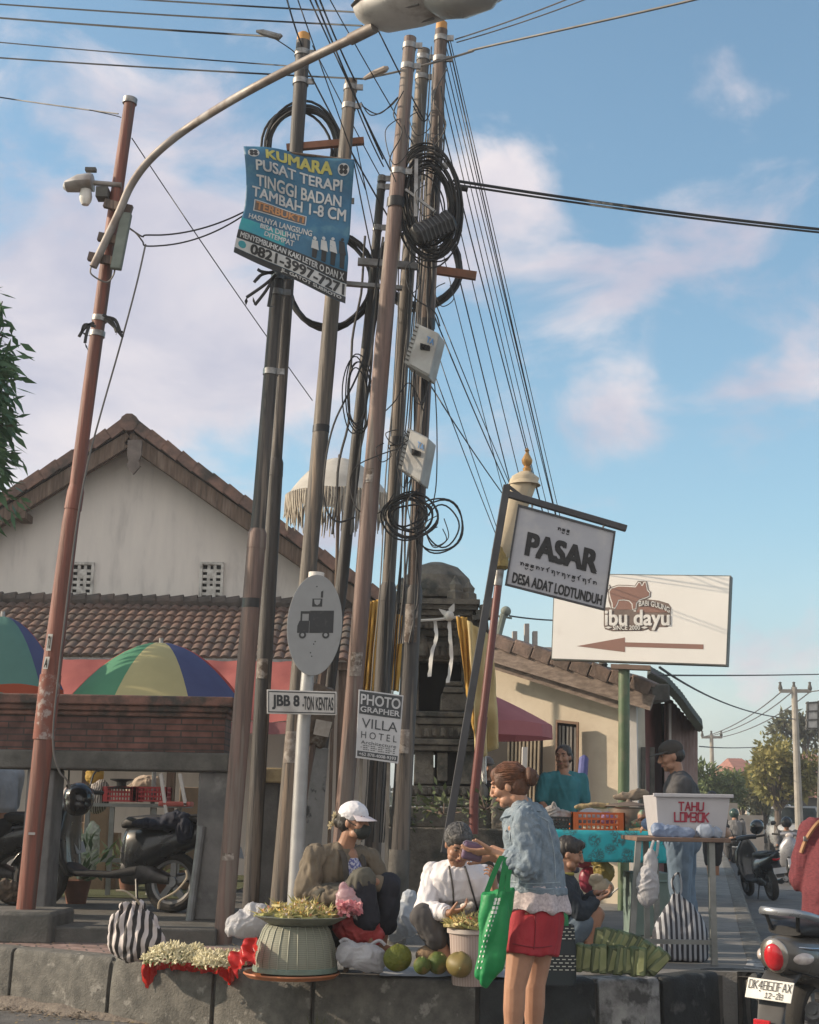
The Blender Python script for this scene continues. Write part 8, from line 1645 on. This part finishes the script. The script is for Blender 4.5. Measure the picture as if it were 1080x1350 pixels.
for i, px in enumerate((130, 142, 222, 248, 96)):
 c = V((X(px, 15.8), 15.8 + .1 * i, FZ)); mb = MB(); h_ = (.9, .6, .5, 1.1, .7)[i]; mb.loft([[c + V((x_, y_, z_)) for x_, y_ in ((-.13, -.1), (.13, -.1), (.13, .1), (-.13, .1))] for z_ in (0, h_)]); top(mb, 'stacked_carton', M('carton', (.3, .22, .15), (.22, .16, .11), s=5, r=.9), ('tall brown carton left of the striped cloth bag', 'shorter brown carton right of the tall one behind the helmet', 'low brown carton behind the scooter seat', 'tall brown carton behind the white battens', 'brown carton behind the concrete pier at the left')[i], 'carton', smooth=False, bevel=.008)
# ================================================================ scooters
def ringx(x_, zc, hw, hh, p=2.4, n=18, yc=0): return [V((x_, yc + math.copysign(abs(cos(a)) ** (2 / p), cos(a)) * hw, zc + math.copysign(abs(sin(a)) ** (2 / p), sin(a)) * hh)) for a in [2 * pi * j / n for j in range(n)]]
def wheel(o, x_, r_, w_, rimm, name='wheel', spokes=5):
 My = Matrix(((1, 0, 0), (0, 0, 1), (0, -1, 0)))
 mb = MB(); ri = r_ - .075; mb.lathe([(ri, -.035), (ri + .012, -.04), (ri + .012, .04), (ri, .035), (ri - .018, .03), (ri - .018, -.03), (ri, -.035)], 32, (x_, 0, r_), My, False)
 mb.lathe([(0, -.05), (.045, -.05), (.05, 0), (.045, .05), (0, .05)], 18, (x_, 0, r_), My)
 for k in range(spokes):
  a = 2 * pi * k / spokes + .3; d_ = V((cos(a), 0, sin(a))); mb.beam(V((x_, 0, r_)) + d_ * .035, V((x_, 0, r_)) + d_ * (ri - .005), .05, .03, V((0, 1, 0)))
 wo = build(mb, name, rimm, o, w=False); mb = MB(); pr_ = [(ri + .005, -w_ * .42), (ri + .03, -w_ * .52), (r_ - .02, -w_ * .45), (r_, -w_ * .15), (r_, w_ * .15), (r_ - .02, w_ * .45), (ri + .03, w_ * .52), (ri + .005, w_ * .42), (ri + .005, -w_ * .42)]
 mb.lathe(pr_, 40, (x_, 0, r_), My, False); build(mb, 'tyre', rubber, wo, w=False); return wo
chrome = M('chrome', (.55, .55, .56), (.45, .45, .46), r=.18, metal=.9); lred = M('lens_red', (.5, .02, .03), (.4, .015, .02), s=30, r=.15, coat=.6); lclr = M('lens_clear', (.55, .5, .47), (.42, .36, .34), s=25, r=.12, coat=.5); seatm = M('seat_black', (.02, .02, .022), (.014, .014, .015), s=9, r=.6, bump=.2, bs=120)
def scooter(label, loc, rz, paint, trim, fat=1.0, lean=0, group=None, helm=None, plate=True, retro=False, rim=None):
 o = thing('scooter', label, 'scooter', loc, rz, group); o.rotation_euler = (lean, 0, rz)
 B = lambda mb, n, m, par=None, **k: build(mb, n, m, par or o, w=False, **k)
 rm = rim or M('rim_dark', (.2, .2, .2), (.13, .13, .13), r=.4, metal=.5); wheel(o, 0, .255, .11, rm, 'wheel'); wheel(o, 1.25, .255, .1, rm, 'wheel')
 f = fat
 if retro: secs = [(-.47, .66, .05, .05), (-.455, .655, .09, .085), (-.40, .645, .125, .105), (-.28, .625, .16, .125), (-.08, .595, .19, .145), (.14, .57, .195, .165), (.32, .55, .16, .18), (.44, .5, .12, .19)]
 else: secs = [(-.56, .78, .03, .03), (-.48, .745, .07, .055), (-.25, .67, .115, .1), (0, .6, .14, .14), (.22, .54, .15, .2), (.4, .5, .14, .23), (.46, .5, .1, .2)]
 mb = MB(); mb.loft([ringx(x_, z_, w_ * f, h_) for x_, z_, w_, h_ in secs]); bo = B(mb, 'rear_body', paint, ang=60)
 mb = MB(); mb.loft([ringx(x_, z_, w_, h_, 3) for x_, z_, w_, h_ in ((-.34 if retro else -.42, .775, .1, .025), (-.28, .785, .125, .04), (-.02, .775, .135, .05), (.25, .765, .13, .055), (.44, .75, .1, .05), (.5, .73, .06, .03))]); B(mb, 'seat', seatm, ang=60)
 mb = MB(); mb.loft([ringx(x_, z_, w_, h_, 4) for x_, z_, w_, h_ in ((.3, .34, .13, .05), (.55, .3, .15, .03), (.85, .31, .15, .03), (.95, .36, .14, .04))]); B(mb, 'floorboard', trim, ang=60)
 mb = MB(); mb.loft([ringx(x_, z_, w_, h_, 3) for x_, z_, w_, h_ in ((.45, .33, .11, .1), (.38, .35, .12, .13), (.27, .35, .12, .12), (.16, .31, .09, .07), (.02, .27, .08, .04))]); B(mb, 'engine', M('engine', (.08, .08, .082), (.04, .04, .042), s=9, r=.5, metal=.6), ang=60)
 mb = MB(); sh3 = []
 for z_, x_, w_, d_ in ((.28, .93, .13, .05), (.42, .99, .2, .06), (.62, 1.03, .23, .07), (.8, 1.03, .2, .08), (.93, 1.01, .12, .08), (.99, 1.0, .07, .06)): sh3.append([V((x_ + sin(a) * d_ + .05 * (1 - abs(cos(a))), cos(a) * w_, z_)) for a in [2 * pi * j / 20 for j in range(20)]])
 mb.loft(sh3); B(mb, 'front_shield', paint, ang=60)
 mb = MB(); mb.loft([[V((1.25 + cos(a) * .29, y_, .255 + sin(a) * .29)) for y_ in (-.075, -.05, .05, .075)] for a in [R(20) + R(140) * j / 12 for j in range(13)]], cap=False, closed=False); B(mb, 'front_fender', paint).modifiers.new('s', 'SOLIDIFY').thickness = .012
 mb = MB(); mb.tube([(1.25, -.07, .255), (1.16, -.07, .5), (1.08, 0, .62), (1.02, 0, .95)], .028, 8); mb.tube([(1.25, .07, .255), (1.16, .07, .5), (1.08, 0, .62)], .028, 8); B(mb, 'fork', blackp)
 mb = MB(); mb.loft([[V((x_, y_ + .0, z_ + .0)) + V((cos(a) * .05, 0, sin(a) * .04)) for a in [2 * pi * j / 12 for j in range(12)]] for y_, x_, z_ in ((-.18, .95, 1.02), (-.08, 1.0, 1.03), (.08, 1.0, 1.03), (.18, .95, 1.02))]); hb2 = B(mb, 'handlebar_cover', paint)
 for s_ in (-1, 1):
  mb = MB(); mb.tube([(.96, .16 * s_, 1.02), (.9, .34 * s_, 1.03)], .02, 10); B(mb, 'grip', rubber, hb2); mb = MB(); mb.tube([(.97, .2 * s_, 1.04), (.96, .24 * s_, 1.18), (.95, .3 * s_, 1.24)], .008, 6); mb.ball((.95, .31 * s_, 1.26), (.015, .06, .045)); B(mb, 'mirror', blackp, hb2)
 mb = MB(); mb.ball((1.06, 0, 1.0), (.04, .08, .06)); B(mb, 'headlight', lclr, hb2)
 mb = MB(); mb.tube([(.1, -.13, .3), (-.1, -.15, .3), (-.32, -.16, .36)], [.03, .045, .05], 12); mb.tube([(-.32, -.16, .36), (-.34, -.16, .365)], [.03, .028], 10); B(mb, 'exhaust', M('exhaust', (.13, .13, .13), (.3, .3, .3), s=4, r=.35, metal=.7))
 mb = MB(); mb.tube([(.3, .1, .28), (.22, .2, .01)], .012, 6); B(mb, 'kickstand', blackp)
 xr_ = -.47 if retro else -.5
 if not retro:
  mb = MB(); mb.ball((xr_ + .02, 0, .71), (.035, .07, .035)); B(mb, 'tail_lamp', lred, bo); mb = MB(); mb.tube([(-.1, .12, .8), (-.4, .1, .83), (-.46, 0, .83), (-.4, -.1, .83), (-.1, -.12, .8)], .014, 8); B(mb, 'grab_rail', blackp)
  mb = MB(); mb.loft([ringx(x_, z_, .07, .012) for x_, z_ in ((-.35, .66), (-.5, .55), (-.56, .42))]); B(mb, 'rear_fender', blackp)
  if plate: mb = MB(); mb.box((-.575, 0, .52), (.006, .22, .1), Matrix.Rotation(R(18), 3, 'Y')); B(mb, 'number_plate', M('plate_plain', (.4, .4, .4)), smooth=False)
 if helm:
  h_ = tag(build(blob_mesh([((0, 0, 0), (.13, .12, .12)), ((.05, 0, -.05), (.1, .11, .09))], .012, 2, 0), 'helmet', helm[1], None, w=False), helm[0], 'helmet'); h_.matrix_world = Matrix.Translation(V(loc)) @ Matrix.Rotation(rz, 4, 'Z') @ Matrix.Translation(V(helm[2]))
 return o, bo
bpnt = M('paint_black', (.015, .017, .02), (.01, .012, .015), s=3, r=.3, coat=.5); btrim = M('trim_black', (.022, .023, .026), r=.6)
xw = X(230, 12.7); hm2 = M('helmet_black', (.018, .018, .02), (.012, .012, .012), r=.3, coat=.4)
mm2 = M('helmet_gloss', (.014, .014, .017), r=.25, coat=.5)
scooter('black scooter parked sideways under the brick wall with a helmet on its mirror', (X(232, 12.65), 12.65, FZ), R(166), bpnt, btrim, 1, R(4), 'parked scooters')
c = P(104, 1053, 12.55); top(blob_mesh([(c, (.135, .14, .14)), (c + V((.0, -.03, -.05)), (.115, .12, .1))], .01, 2, 0), 'helmet', mm2, 'black open-face helmet hanging on the mirror of the wall scooter', 'helmet')
mb = MB(); c = P(212, 1086, 12.6); mb.ball(c, (.25, .13, .05)); mb.ball(c + V((.14, 0, .05)), (.14, .12, .06)); mb.ball(c + V((.22, -.05, -.05)), (.08, .1, .12)); top(remesh(mb, .012, 2, fold(.02, 11)), 'jacket_heap', M('cloth_darkblue', (.02, .024, .04), (.015, .018, .03), r=.9), 'dark blue jacket thrown over the seat of the wall scooter', 'jacket')
scooter('dark scooter at the far left under the seated person', (X(30, 13.2), 13.2, FZ), R(172), bpnt, btrim, 1, R(-3), 'parked scooters')
scooter('black scooter parked at the street edge seen from behind', G(1020, 1187, 0), R(95), bpnt, btrim, 1.1, R(-8), 'parked scooters', ('black helmet resting on the street scooter', mm2, (.6, .05, 1.08)))
scooter('scooter of the rider in grey going away down the street', G(968, 1138, 0), R(80), bpnt, btrim, 1, 0, 'scooters on the road')
scooter('scooter of the oncoming rider with its headlight towards the camera', (X(1037, 31.4), 31.6, 0), R(-100), M('paint_silver', (.3, .3, .32), r=.3, metal=.3), btrim, 1, 0, 'scooters on the road')
# --- the retro scooter in front
vp = M('paint_taupe', (.085, .078, .068), (.075, .068, .06), s=2, r=.28, coat=.6, spec=.5); vtr = M('trim_grey', (.04, .04, .042), r=.6)
SX, SY = 2.38, 8.71
vs, vb = scooter('taupe grey retro scooter with a red oval tail lamp parked at the right edge', (SX, SY, 0), math.atan2(.77, .64), vp, vtr, 1.0, R(2), None, None, False, True, M('rim_alloy', (.32, .32, .33), (.22, .22, .23), s=9, r=.35, metal=.7))
L = lambda mb, n, m, par=None, **k: build(mb, n, m, par or vs, w=False, **k)
dx_ = Matrix.Rotation(R(-14), 3, 'Y')
mb = MB(); mb.ball((-.455, 0, .645), (.038, .08, .1), dx_, 24, 14); sur = L(mb, 'lamp_surround', M('surround', (.42, .38, .33), (.34, .3, .27), s=6, r=.25, metal=.7), vb)
mb = MB(); mb.ball((-.478, 0, .638), (.036, .058, .078), dx_, 24, 14); L(mb, 'tail_lamp', lred, sur)
for s_ in (-1, 1):
 mb = MB(); mb.ball((-.37, -.128 * s_, .635), (.075, .026, .034), Matrix.Rotation(R(-24 * s_), 3, 'Z'), 18, 10); L(mb, 'indicator', lclr, vb)
mb = MB(); gr_ = [(.1, .15, .8), (-.15, .155, .835), (-.34, .14, .87), (-.43, .09, .885), (-.455, 0, .885), (-.43, -.09, .885), (-.34, -.14, .87), (-.15, -.155, .835), (.1, -.15, .8)]
mb.tube(smooth_poly([V(p) for p in gr_], 5), [(.012, .022)] * (8 * 5 + 1), 10); L(mb, 'grab_rail', M('rail_grey', (.3, .31, .33), (.24, .25, .27), s=5, r=.3, metal=.6))
for s_ in (-1, 1): mb = MB(); mb.tube([(-.38, .1 * s_, .88), (-.34, .08 * s_, .78)], .012, 8); L(mb, 'rail_stay', blackp)
mb = MB(); mb.loft([ringx(x_, z_, w_, h_, 4) for x_, z_, w_, h_ in ((-.33, .56, .11, .02), (-.44, .5, .1, .018), (-.5, .4, .085, .016), (-.535, .3, .075, .014), (-.55, .24, .07, .012))]); L(mb, 'rear_fender', vtr, ang=50)
prot = Matrix.Rotation(R(24), 3, 'Y'); mb = MB(); pc = V((-.535, 0, .465)); mb.box(pc, (.006, .275, .115), prot); pl_o = L(mb, 'number_plate', M('plate_white', (.66, .65, .6), (.6, .59, .55), s=9, r=.5), smooth=False, bevel=.003)
pfn = rectf(pc + prot @ V((-.005, .1375, .0575)), prot @ V((0, -.275, 0)), prot @ V((0, 0, -.115)))
mb = MB(); blk = M('plate_black', (.02, .02, .022), r=.6); strokes(mb, 'DK4860FAX', pfn, (.04, .12, .98, .52), .0036, .002); strokes(mb, '12-28', pfn, (.42, .66, .82, .9), .003, .002)
for u in (.3, .72): mb.prism([(u + .012 * cos(a), .6 + .03 * sin(a)) for a in [2 * pi * j / 10 for j in range(10)]], .003, pfn)
L(mb, 'lettering', blk, pl_o, smooth=False)
mb = MB(); mb.box((-.565, .03, .285), (.02, .1, .045)); L(mb, 'reflector', lred, smooth=False, bevel=.006)
mb = MB(); mb.box((-.56, .03, .235), (.02, .1, .035)); L(mb, 'reflector_base', M('trim_pale', (.2, .17, .15), r=.6), smooth=False, bevel=.006)
for s_ in (-1, 1):
 mb = MB(); mb.tube(smooth_poly([V((-.43, .085 * s_, .70)), V((-.3, .158 * s_, .69)), V((-.08, .188 * s_, .68)), V((.14, .196 * s_, .67)), V((.32, .165 * s_, .68))], 5), .005, 6); L(mb, 'trim_strip', chrome, vb)
 mb = MB(); mb.tube(smooth_poly([V((-.44, .07 * s_, .575)), V((-.3, .14 * s_, .54)), V((-.08, .175 * s_, .49)), V((.14, .18 * s_, .44))], 5), .004, 6); L(mb, 'panel_gap', dark, vb)
mb = MB(); mb.box((-.12, -.19, .3), (.3, .03, .03)); mb.tube([(-.02, -.15, .27), (.02, -.16, .5)], .03, 10); L(mb, 'shock_absorber', steel)
sf2 = rectf(V((-.1, -.2, .63)), V((.26, .012, .0)), V((0, 0, -.04))); mb = MB(); text_mb(mb, 'Scoopy', sf2, (0, 0, 1, 1), .02, .006, lean=.3); L(mb, 'lettering', chrome, vb, smooth=False)
# ================================================================ cars far down the street
def car(label, loc, rz, paint, h=1.75):
 o = thing('car', label, 'car', loc, rz, 'white vehicles parked down the street'); B = lambda mb, n, m, par=None, **k: build(mb, n, m, par or o, w=False, **k); s_ = h / 1.75
 mb = MB(); mb.loft([ringx(x_, z_, w_, h_, 6) for x_, z_, w_, h_ in ((-2.05, .75, .78, .35), (-1.95, .75, .86, .42), (1.0, .72, .87, .42), (1.85, .68, .84, .34), (2.05, .62, .74, .24))]); bo = B(mb, 'body', paint, ang=50)
 mb = MB(); mb.loft([[V((x_, -w_, z_)), V((x_, w_, z_)), V((x2, w2, h)), V((x2, -w2, h))] for x_, w_, z_, x2, w2 in ((-1.95, .8, 1.1, -1.8, .66), (1.0, .8, 1.1, .45, .66))]); B(mb, 'cabin', paint, smooth=False, bevel=.05)
 gl = M('car_glass', (.03, .04, .045), (.05, .06, .065), r=.1, coat=.5); mb = MB(); mb.add([(1.0, -.72, 1.13), (1.0, .72, 1.13), (.52, .58, h - .08), (.52, -.58, h - .08)], [(0, 1, 2, 3)]); mb.xf(0, Matrix.Translation(V((.02, 0, .012)))); B(mb, 'windscreen', gl, smooth=False)
 for q_ in (-1, 1):
  mb = MB(); mb.add([(-1.7, .812 * q_, 1.15), (.75, .812 * q_, 1.15), (.4, .70 * q_, h - .1), (-1.6, .70 * q_, h - .1)], [(0, 1, 2, 3)]); B(mb, 'side_window', gl, smooth=False)
  mb = MB(); mb.ball((1.98, .6 * q_, .78), (.09, .16, .11)); B(mb, 'headlight', lclr, bo); mb = MB(); mb.box((.85, .95 * q_, 1.12), (.1, .16, .12)); B(mb, 'mirror', blackp)
  for x_ in (-1.3, 1.3):
   mb = MB(); mb.lathe([(0, -.11), (.2, -.11), (.33, -.1), (.34, 0), (.33, .1), (.2, .11), (0, .11)], 20, (x_, .78 * q_, .34), Matrix(((1, 0, 0), (0, 0, 1), (0, -1, 0)))); B(mb, 'wheel', rubber)
 mb = MB(); mb.box((2.06, 0, .72), (.06, .8, .16)); B(mb, 'grille', dark, bo, smooth=False); mb = MB(); mb.box((2.08, 0, .42), (.14, 1.55, .2)); B(mb, 'bumper', blackp, smooth=False, bevel=.03)
 return o
wp = M('paint_white', (.42, .43, .44), (.36, .37, .38), s=2, r=.3, coat=.4)
car('white vehicle with a dark windscreen facing the camera down the street', (X(1050, 53), 53, 0), R(-97), wp, 1.75)
car('pale blue-grey van parked behind the white vehicle', (X(1018, 60), 60, 0), R(-94), M('paint_bluegrey', (.4, .45, .5), (.36, .4, .45), s=2, r=.3, coat=.4), 1.9)
# ================================================================ trees
def tree(name, lab, base, h, crown, n, leafm, leaf=(.12, .05), group=None, droop=.2, trunk_r=.12, barkm=None, cl=9):
 """crown: list of (centre, radius) clumps in world space"""
 o = thing(name, lab, 'tree', base, 0, group); base = V(base)
 mb = MB(); top_ = sum((V(c) for c, r in crown), V()) / len(crown); mid = base.lerp(top_, .55) + V((U(-.2, .2), U(-.2, .2), 0))
 mb.tube([base, base.lerp(mid, .5) + rv() * .08, mid], [trunk_r * 1.25, trunk_r, trunk_r * .8], 9)
 for c, r in crown:
  c = V(c); k = mid.lerp(c, .5) + rv() * r * .3; mb.tube([mid - Z * trunk_r, k, c], [trunk_r * .6, trunk_r * .35, trunk_r * .12], 6)
  for _ in range(4): mb.tube([k.lerp(c, .6), c + rv() * r * .8], [trunk_r * .14, trunk_r * .05], 4)
 build(mb, 'trunk', barkm or M('bark', (.13, .1, .08), (.08, .065, .055), s=7, r=.95, bump=.6), o)
 mb = MB()
 for c, r in crown:
  c = V(c); r3 = r if isinstance(r, (tuple, list)) else (r, r, r)
  m = max(1, int(n * (r3[0] * r3[0]) / max(1e-6, sum((q if not isinstance(q, (tuple, list)) else q[0]) ** 2 for _, q in crown)) / cl))
  for _ in range(m):
   d = rv();
   while d.length > 1: d = rv()
   d = d.normalized() * (d.length ** .45); q = c + V((d.x * r3[0], d.y * r3[1], d.z * r3[2])); out = (d + V((0, 0, -droop)) + rv() * .5)
   for _ in range(cl): dd = out + rv() * .9; mb.leaf(q + rv() * leaf[0] * .7, dd, rv() + Z, leaf[0] * U(.7, 1.3), leaf[1] * U(.8, 1.2))
 build(mb, 'crown', leafm, o); return o
lf_dark = M('leaf_dark', (.06, .14, .065), (.1, .19, .08), s=1.5, r=.45, tl=.25)
lf_yel = M('leaf_yellow', (.3, .25, .08), (.17, .17, .055), s=.8, r=.6, tl=.25)
lf_mid = M('leaf_mid', (.11, .15, .055), (.16, .19, .07), s=.9, r=.6, tl=.25)
lf_olv = M('leaf_olive', (.16, .155, .085), (.11, .115, .06), s=1, r=.7, tl=.2)
tree('mango_tree', 'dark green tree with drooping leaves reaching in at the left edge', (-5.4, 14.3, KZ), 7, [(P(-66, 430, 14), .42), (P(-64, 520, 14), .48), (P(-80, 600, 14), .5), (P(-54, 655, 13.9), .34), (P(-90, 480, 14.2), .7), (P(-100, 600, 14.2), .8), (P(-60, 540, 14.6), .7), (P(-8, 650, 14), .15), (P(-4, 425, 14), .16), (P(-12, 470, 14), .16), (P(-6, 400, 14), .1), (P(-16, 520, 14), .14)], 5600, lf_dark, (.2, .06), None, .9)
# far end of the street
def blob(px, py, y, r, k, s=.6):
 c = P(px, py, y); return [(c + V((U(-1, 1) * r, U(-1, 1) * r, U(-.7, .7) * r)), r * U(.35, .6)) for _ in range(k)]
p = G(1030, 1090, 0)
tree('roadside_tree', 'yellow-green round-crowned tree beside the far street', (X(1028, 52), 52, 0), 6, blob(1032, 1014, 52, .95, 11) + blob(1016, 1004, 51.5, .5, 4) + blob(1052, 1022, 52, .5, 4), 3600, lf_yel, (.24, .12), 'trees along the far street', .1, .14)
tree('roadside_tree', 'olive bushy tree below the yellow-green tree at the street side', (X(1012, 58), 58, 0), 4, blob(1006, 1056, 58, .9, 7) + blob(1026, 1058, 58, .8, 4), 2600, lf_olv, (.2, .1), 'trees along the far street', .1, .08)
tree('roadside_tree', 'fresh green low tree left of the far utility pole', (X(940, 56), 56, 0), 4, blob(940, 1040, 56, .9, 7) + blob(922, 1050, 55, .7, 4), 2600, lf_mid, (.24, .12), 'trees along the far street', .1, .1)
tree('roadside_tree', 'small dark green tree right behind the white tofu box', (X(975, 60), 60, 0), 4, blob(985, 1045, 60, .8, 6), 1600, lf_mid, (.26, .13), 'trees along the far street', .1, .1)
tree('roadside_tree', 'tall dark tree top behind the far right utility pole', (X(1062, 75), 75, 0), 9, blob(1052, 950, 75, .9, 6) + blob(1062, 972, 75, .8, 4), 1600, lf_olv, (.35, .16), 'trees along the far street', .3, .16)
# palm
pt = thing('palm_tree', 'small feathery palm tree at the far end of the street', 'palm tree', (X(962, 58), 58, 0), 0); c = P(963, 1025, 58)
mb = MB(); mb.tube([V((c.x, 58, 0)), c], [.16, .11], 8); build(mb, 'trunk', M('bark', (.13, .1, .08)), pt)
mb = MB()
for k in range(22):
 a = U(0, 2 * pi); el_ = U(.1, 1.1); L_ = U(.9, 1.5); pr_ = c.copy()
 for j in range(12):
  t = j / 11; d = V((cos(a) * cos(el_ - t * 1.5), sin(a) * cos(el_ - t * 1.5), sin(el_ - t * 1.5))); q = pr_ + d * L_ / 12; mb.leaf(pr_, d, Z, L_ / 9, .05)
  for s_ in (-1, 1): mb.leaf(q, V((-sin(a), cos(a), -.5)) * s_ * (1 if s_ > 0 else 1) + d * .6 - Z * .3, Z, .42 * sin(pi * (.15 + .8 * t)), .06)
  pr_ = q
build(mb, 'fronds', M('palm_leaf', (.1, .13, .04), (.16, .17, .06), s=2, r=.5, tl=.2), pt)
# far woodland and hill line closing the street
mb = MB()
for i in range(9000):
 x_ = U(-70, 75); y_ = U(118, 132); h_ = 2.4 + 1.8 * NZ.noise(V((x_ * .12, 3, 0))) + 1.2 * NZ.noise(V((x_ * .4, 7, 0))); z_ = max(.2, h_ * U(.05, 1) ** .6 + .6)
 mb.leaf((x_, y_, z_), rv() + Z * .2, rv(), U(.5, 1.1), U(.3, .6))
struct(mb, 'distant_trees', M('far_leaf', (.07, .085, .045), (.045, .06, .035), s=.3, r=.9), 'stuff')
# far houses
def far_house(lab, xa, xb, yt, ye, y, wallm, roofm, dep=7, hip=.5):
 o = thing('far_house', lab, 'house', (X((xa + xb) / 2, y), y, 0), 0, 'houses along the far street'); a, b = X(xa, y), X(xb, y); ze, zt_ = P((xa + xb) / 2, ye, y).z, P((xa + xb) / 2, yt, y).z
 mb = MB(); mb.box(((a + b) / 2, y + dep / 2, ze / 2), (b - a - .8, dep - .8, ze)); build(mb, 'wall', wallm, o, smooth=False)
 mb = MB(); m = (a + b) / 2; k = (b - a) * hip / 2
 mb.add([(a, y, ze), (b, y, ze), (b, y + dep, ze), (a, y + dep, ze), (m - k, y + dep / 2, zt_), (m + k, y + dep / 2, zt_)], [(0, 1, 5, 4), (1, 2, 5), (2, 3, 4, 5), (3, 0, 4), (3, 2, 1, 0)]); build(mb, 'roof', roofm, o, smooth=False)
 return o
rr_ = M('far_roof_red', (.3, .14, .11), (.22, .11, .09), s=2, st=(1, 1, 4), r=.9); fw_ = M('far_wall', (.42, .36, .31), (.34, .3, .26), s=1, r=.9)
far_house('far house with red roof behind the yellow-green tree', 975, 1015, 996, 1022, 62, fw_, rr_)
far_house('far house with orange-red roof at the right edge of the street', 1058, 1130, 990, 1030, 64, fw_, rr_, 8)
fh = far_house('low roofed street pavilion with upturned tile eave at the right edge', 1042, 1140, 1018, 1052, 62, M('dim_wall', (.12, .1, .085), (.07, .06, .05), s=2), rr_, 6, .2)
mb = MB(); mb.box((X(950, 50), 50, .9), (1.1, .4, 1.8)); mb.box((X(985, 50), 50, .7), (1.0, .4, 1.4)); top(mb, 'garden_wall', M('pale_wall', (.4, .34, .29), (.3, .26, .22), s=2, r=.9), 'pale garden wall between the shrubs at the far street side', 'wall', smooth=False)
# far utility poles with crossarms
gm = M('far_pole', (.34, .31, .27), (.25, .23, .2), s=3, r=.9)
for lab, px, yt, y, w, arms in (('far concrete utility pole with a crossarm rising from the yellow-green tree', 1047, 906, 50, .2, (1028, 1069, 911)), ('most distant utility pole with a thin crossarm', 938, 969, 72, .18, (925, 952, 972))):
 o = thing('utility_pole', lab, 'utility pole', (X(px, y), y, 0), 0, 'utility poles down the street'); q = P(px, yt, y)
 mb = MB(); mb.tube([V((q.x, y, 0)), q], [w * .75, w * .5], 10); build(mb, 'shaft', gm, o); mb = MB(); mb.beam(P(arms[0], arms[2], y), P(arms[1], arms[2], y), .1, .12); build(mb, 'crossarm', gm, o)
 mb = MB()
 for a in (arms[0] + 1, px, arms[1] - 1): c = P(a, arms[2], y); mb.lathe([(.05, 0), (.08, .1), (.04, .25), (.06, .3), (0, .33)], 8, c)
 build(mb, 'insulators', concd, o)
for i, (a, b, s_, lab) in enumerate((((870, 880, 17), (1047, 948, 50), 14, 'grey cable sagging from the cream house to the far utility pole'), ((860, 890, 18), (1180, 886, 40), 2, 'thin level wire crossing the sky at the right'), ((926, 972, 72), (1030, 912, 50), 8, 'left far wire between the two distant poles'), ((938, 970, 72), (1047, 910, 50), 9, 'middle far wire between the two distant poles'), ((951, 972, 72), (1068, 912, 50), 9, 'right far wire between the two distant poles'),
         ((1068, 912, 50), (1200, 880, 40), 4, 'wire leaving the far crossarm to the right edge'), ((922, 984, 40), (1010, 984, 66), 2, 'low thin wire behind the corrugated sheet'))):
 cable(sag(a, b, s_), (.025, .018, .03, .03, .03, .03, .025)[i], lab, None, M('far_cable', (.1, .1, .105), r=.8))
# back of a far billboard
o = thing('far_billboard', 'framed back of a small billboard at the right edge over the street', 'billboard', (X(1075, 46), 46, 0)); q = quadf(P(1063, 926, 46), P(1110, 922, 46), P(1110, 962, 46), P(1062, 962, 46))
mb = MB(); mb.prism([(0, 0), (1, 0), (1, 1), (0, 1)], .06, q); build(mb, 'panel', M('pale_panel', (.55, .54, .52)), o, smooth=False); mb = MB()
for i in range(4): mb.prism([(i * .31, -.02), (i * .31 + .05, -.02), (i * .31 + .05, 1.02), (i * .31, 1.02)], .12, q); mb.prism([(-.02, i * .31), (1.02, i * .31), (1.02, i * .31 + .06), (-.02, i * .31 + .06)], .1, q)
mb.beam(V((X(1080, 46), 46.2, 0)), P(1085, 962, 46.2), .2, .2); build(mb, 'frame', concd, o, smooth=False)
# ================================================================ haze
mb = MB(); mb.box((20, 170, 14), (560, 400, 30)); hz_ = struct(mb, 'haze', (hm_ := bpy.data.materials.new('haze')), 'stuff', smooth=False)
hm_.use_nodes = True; hn = hm_.node_tree.nodes; hn.remove(hn['Principled BSDF']); pv = hn.new('ShaderNodeVolumePrincipled'); pv.inputs['Color'].default_value = (.8, .82, .86, 1); pv.inputs['Density'].default_value = .0016; pv.inputs['Anisotropy'].default_value = .2
hm_.node_tree.links.new(pv.outputs[0], hn['Material Output'].inputs['Volume'])
# ================================================================ camera, render
cam = bpy.data.cameras.new('camera'); cam.sensor_fit = 'VERTICAL'; cam.sensor_height = 36; cam.lens = FP / 1350 * 36; cam.clip_end = 2000; cam.clip_start = .1
co = bpy.data.objects.new('camera', cam); COL.objects.link(co); co.matrix_world = Matrix.Translation(CAM) @ Matrix((cr, cu, -fwd)).transposed().to_4x4(); sc.camera = co
sc.render.engine = 'CYCLES'; sc.cycles.use_denoising = True; sc.cycles.max_bounces = 6; sc.cycles.transparent_max_bounces = 6
sc.view_settings.view_transform = 'Standard'; sc.view_settings.look = 'None'; sc.view_settings.exposure = 0.35; sc.view_settings.gamma = 1
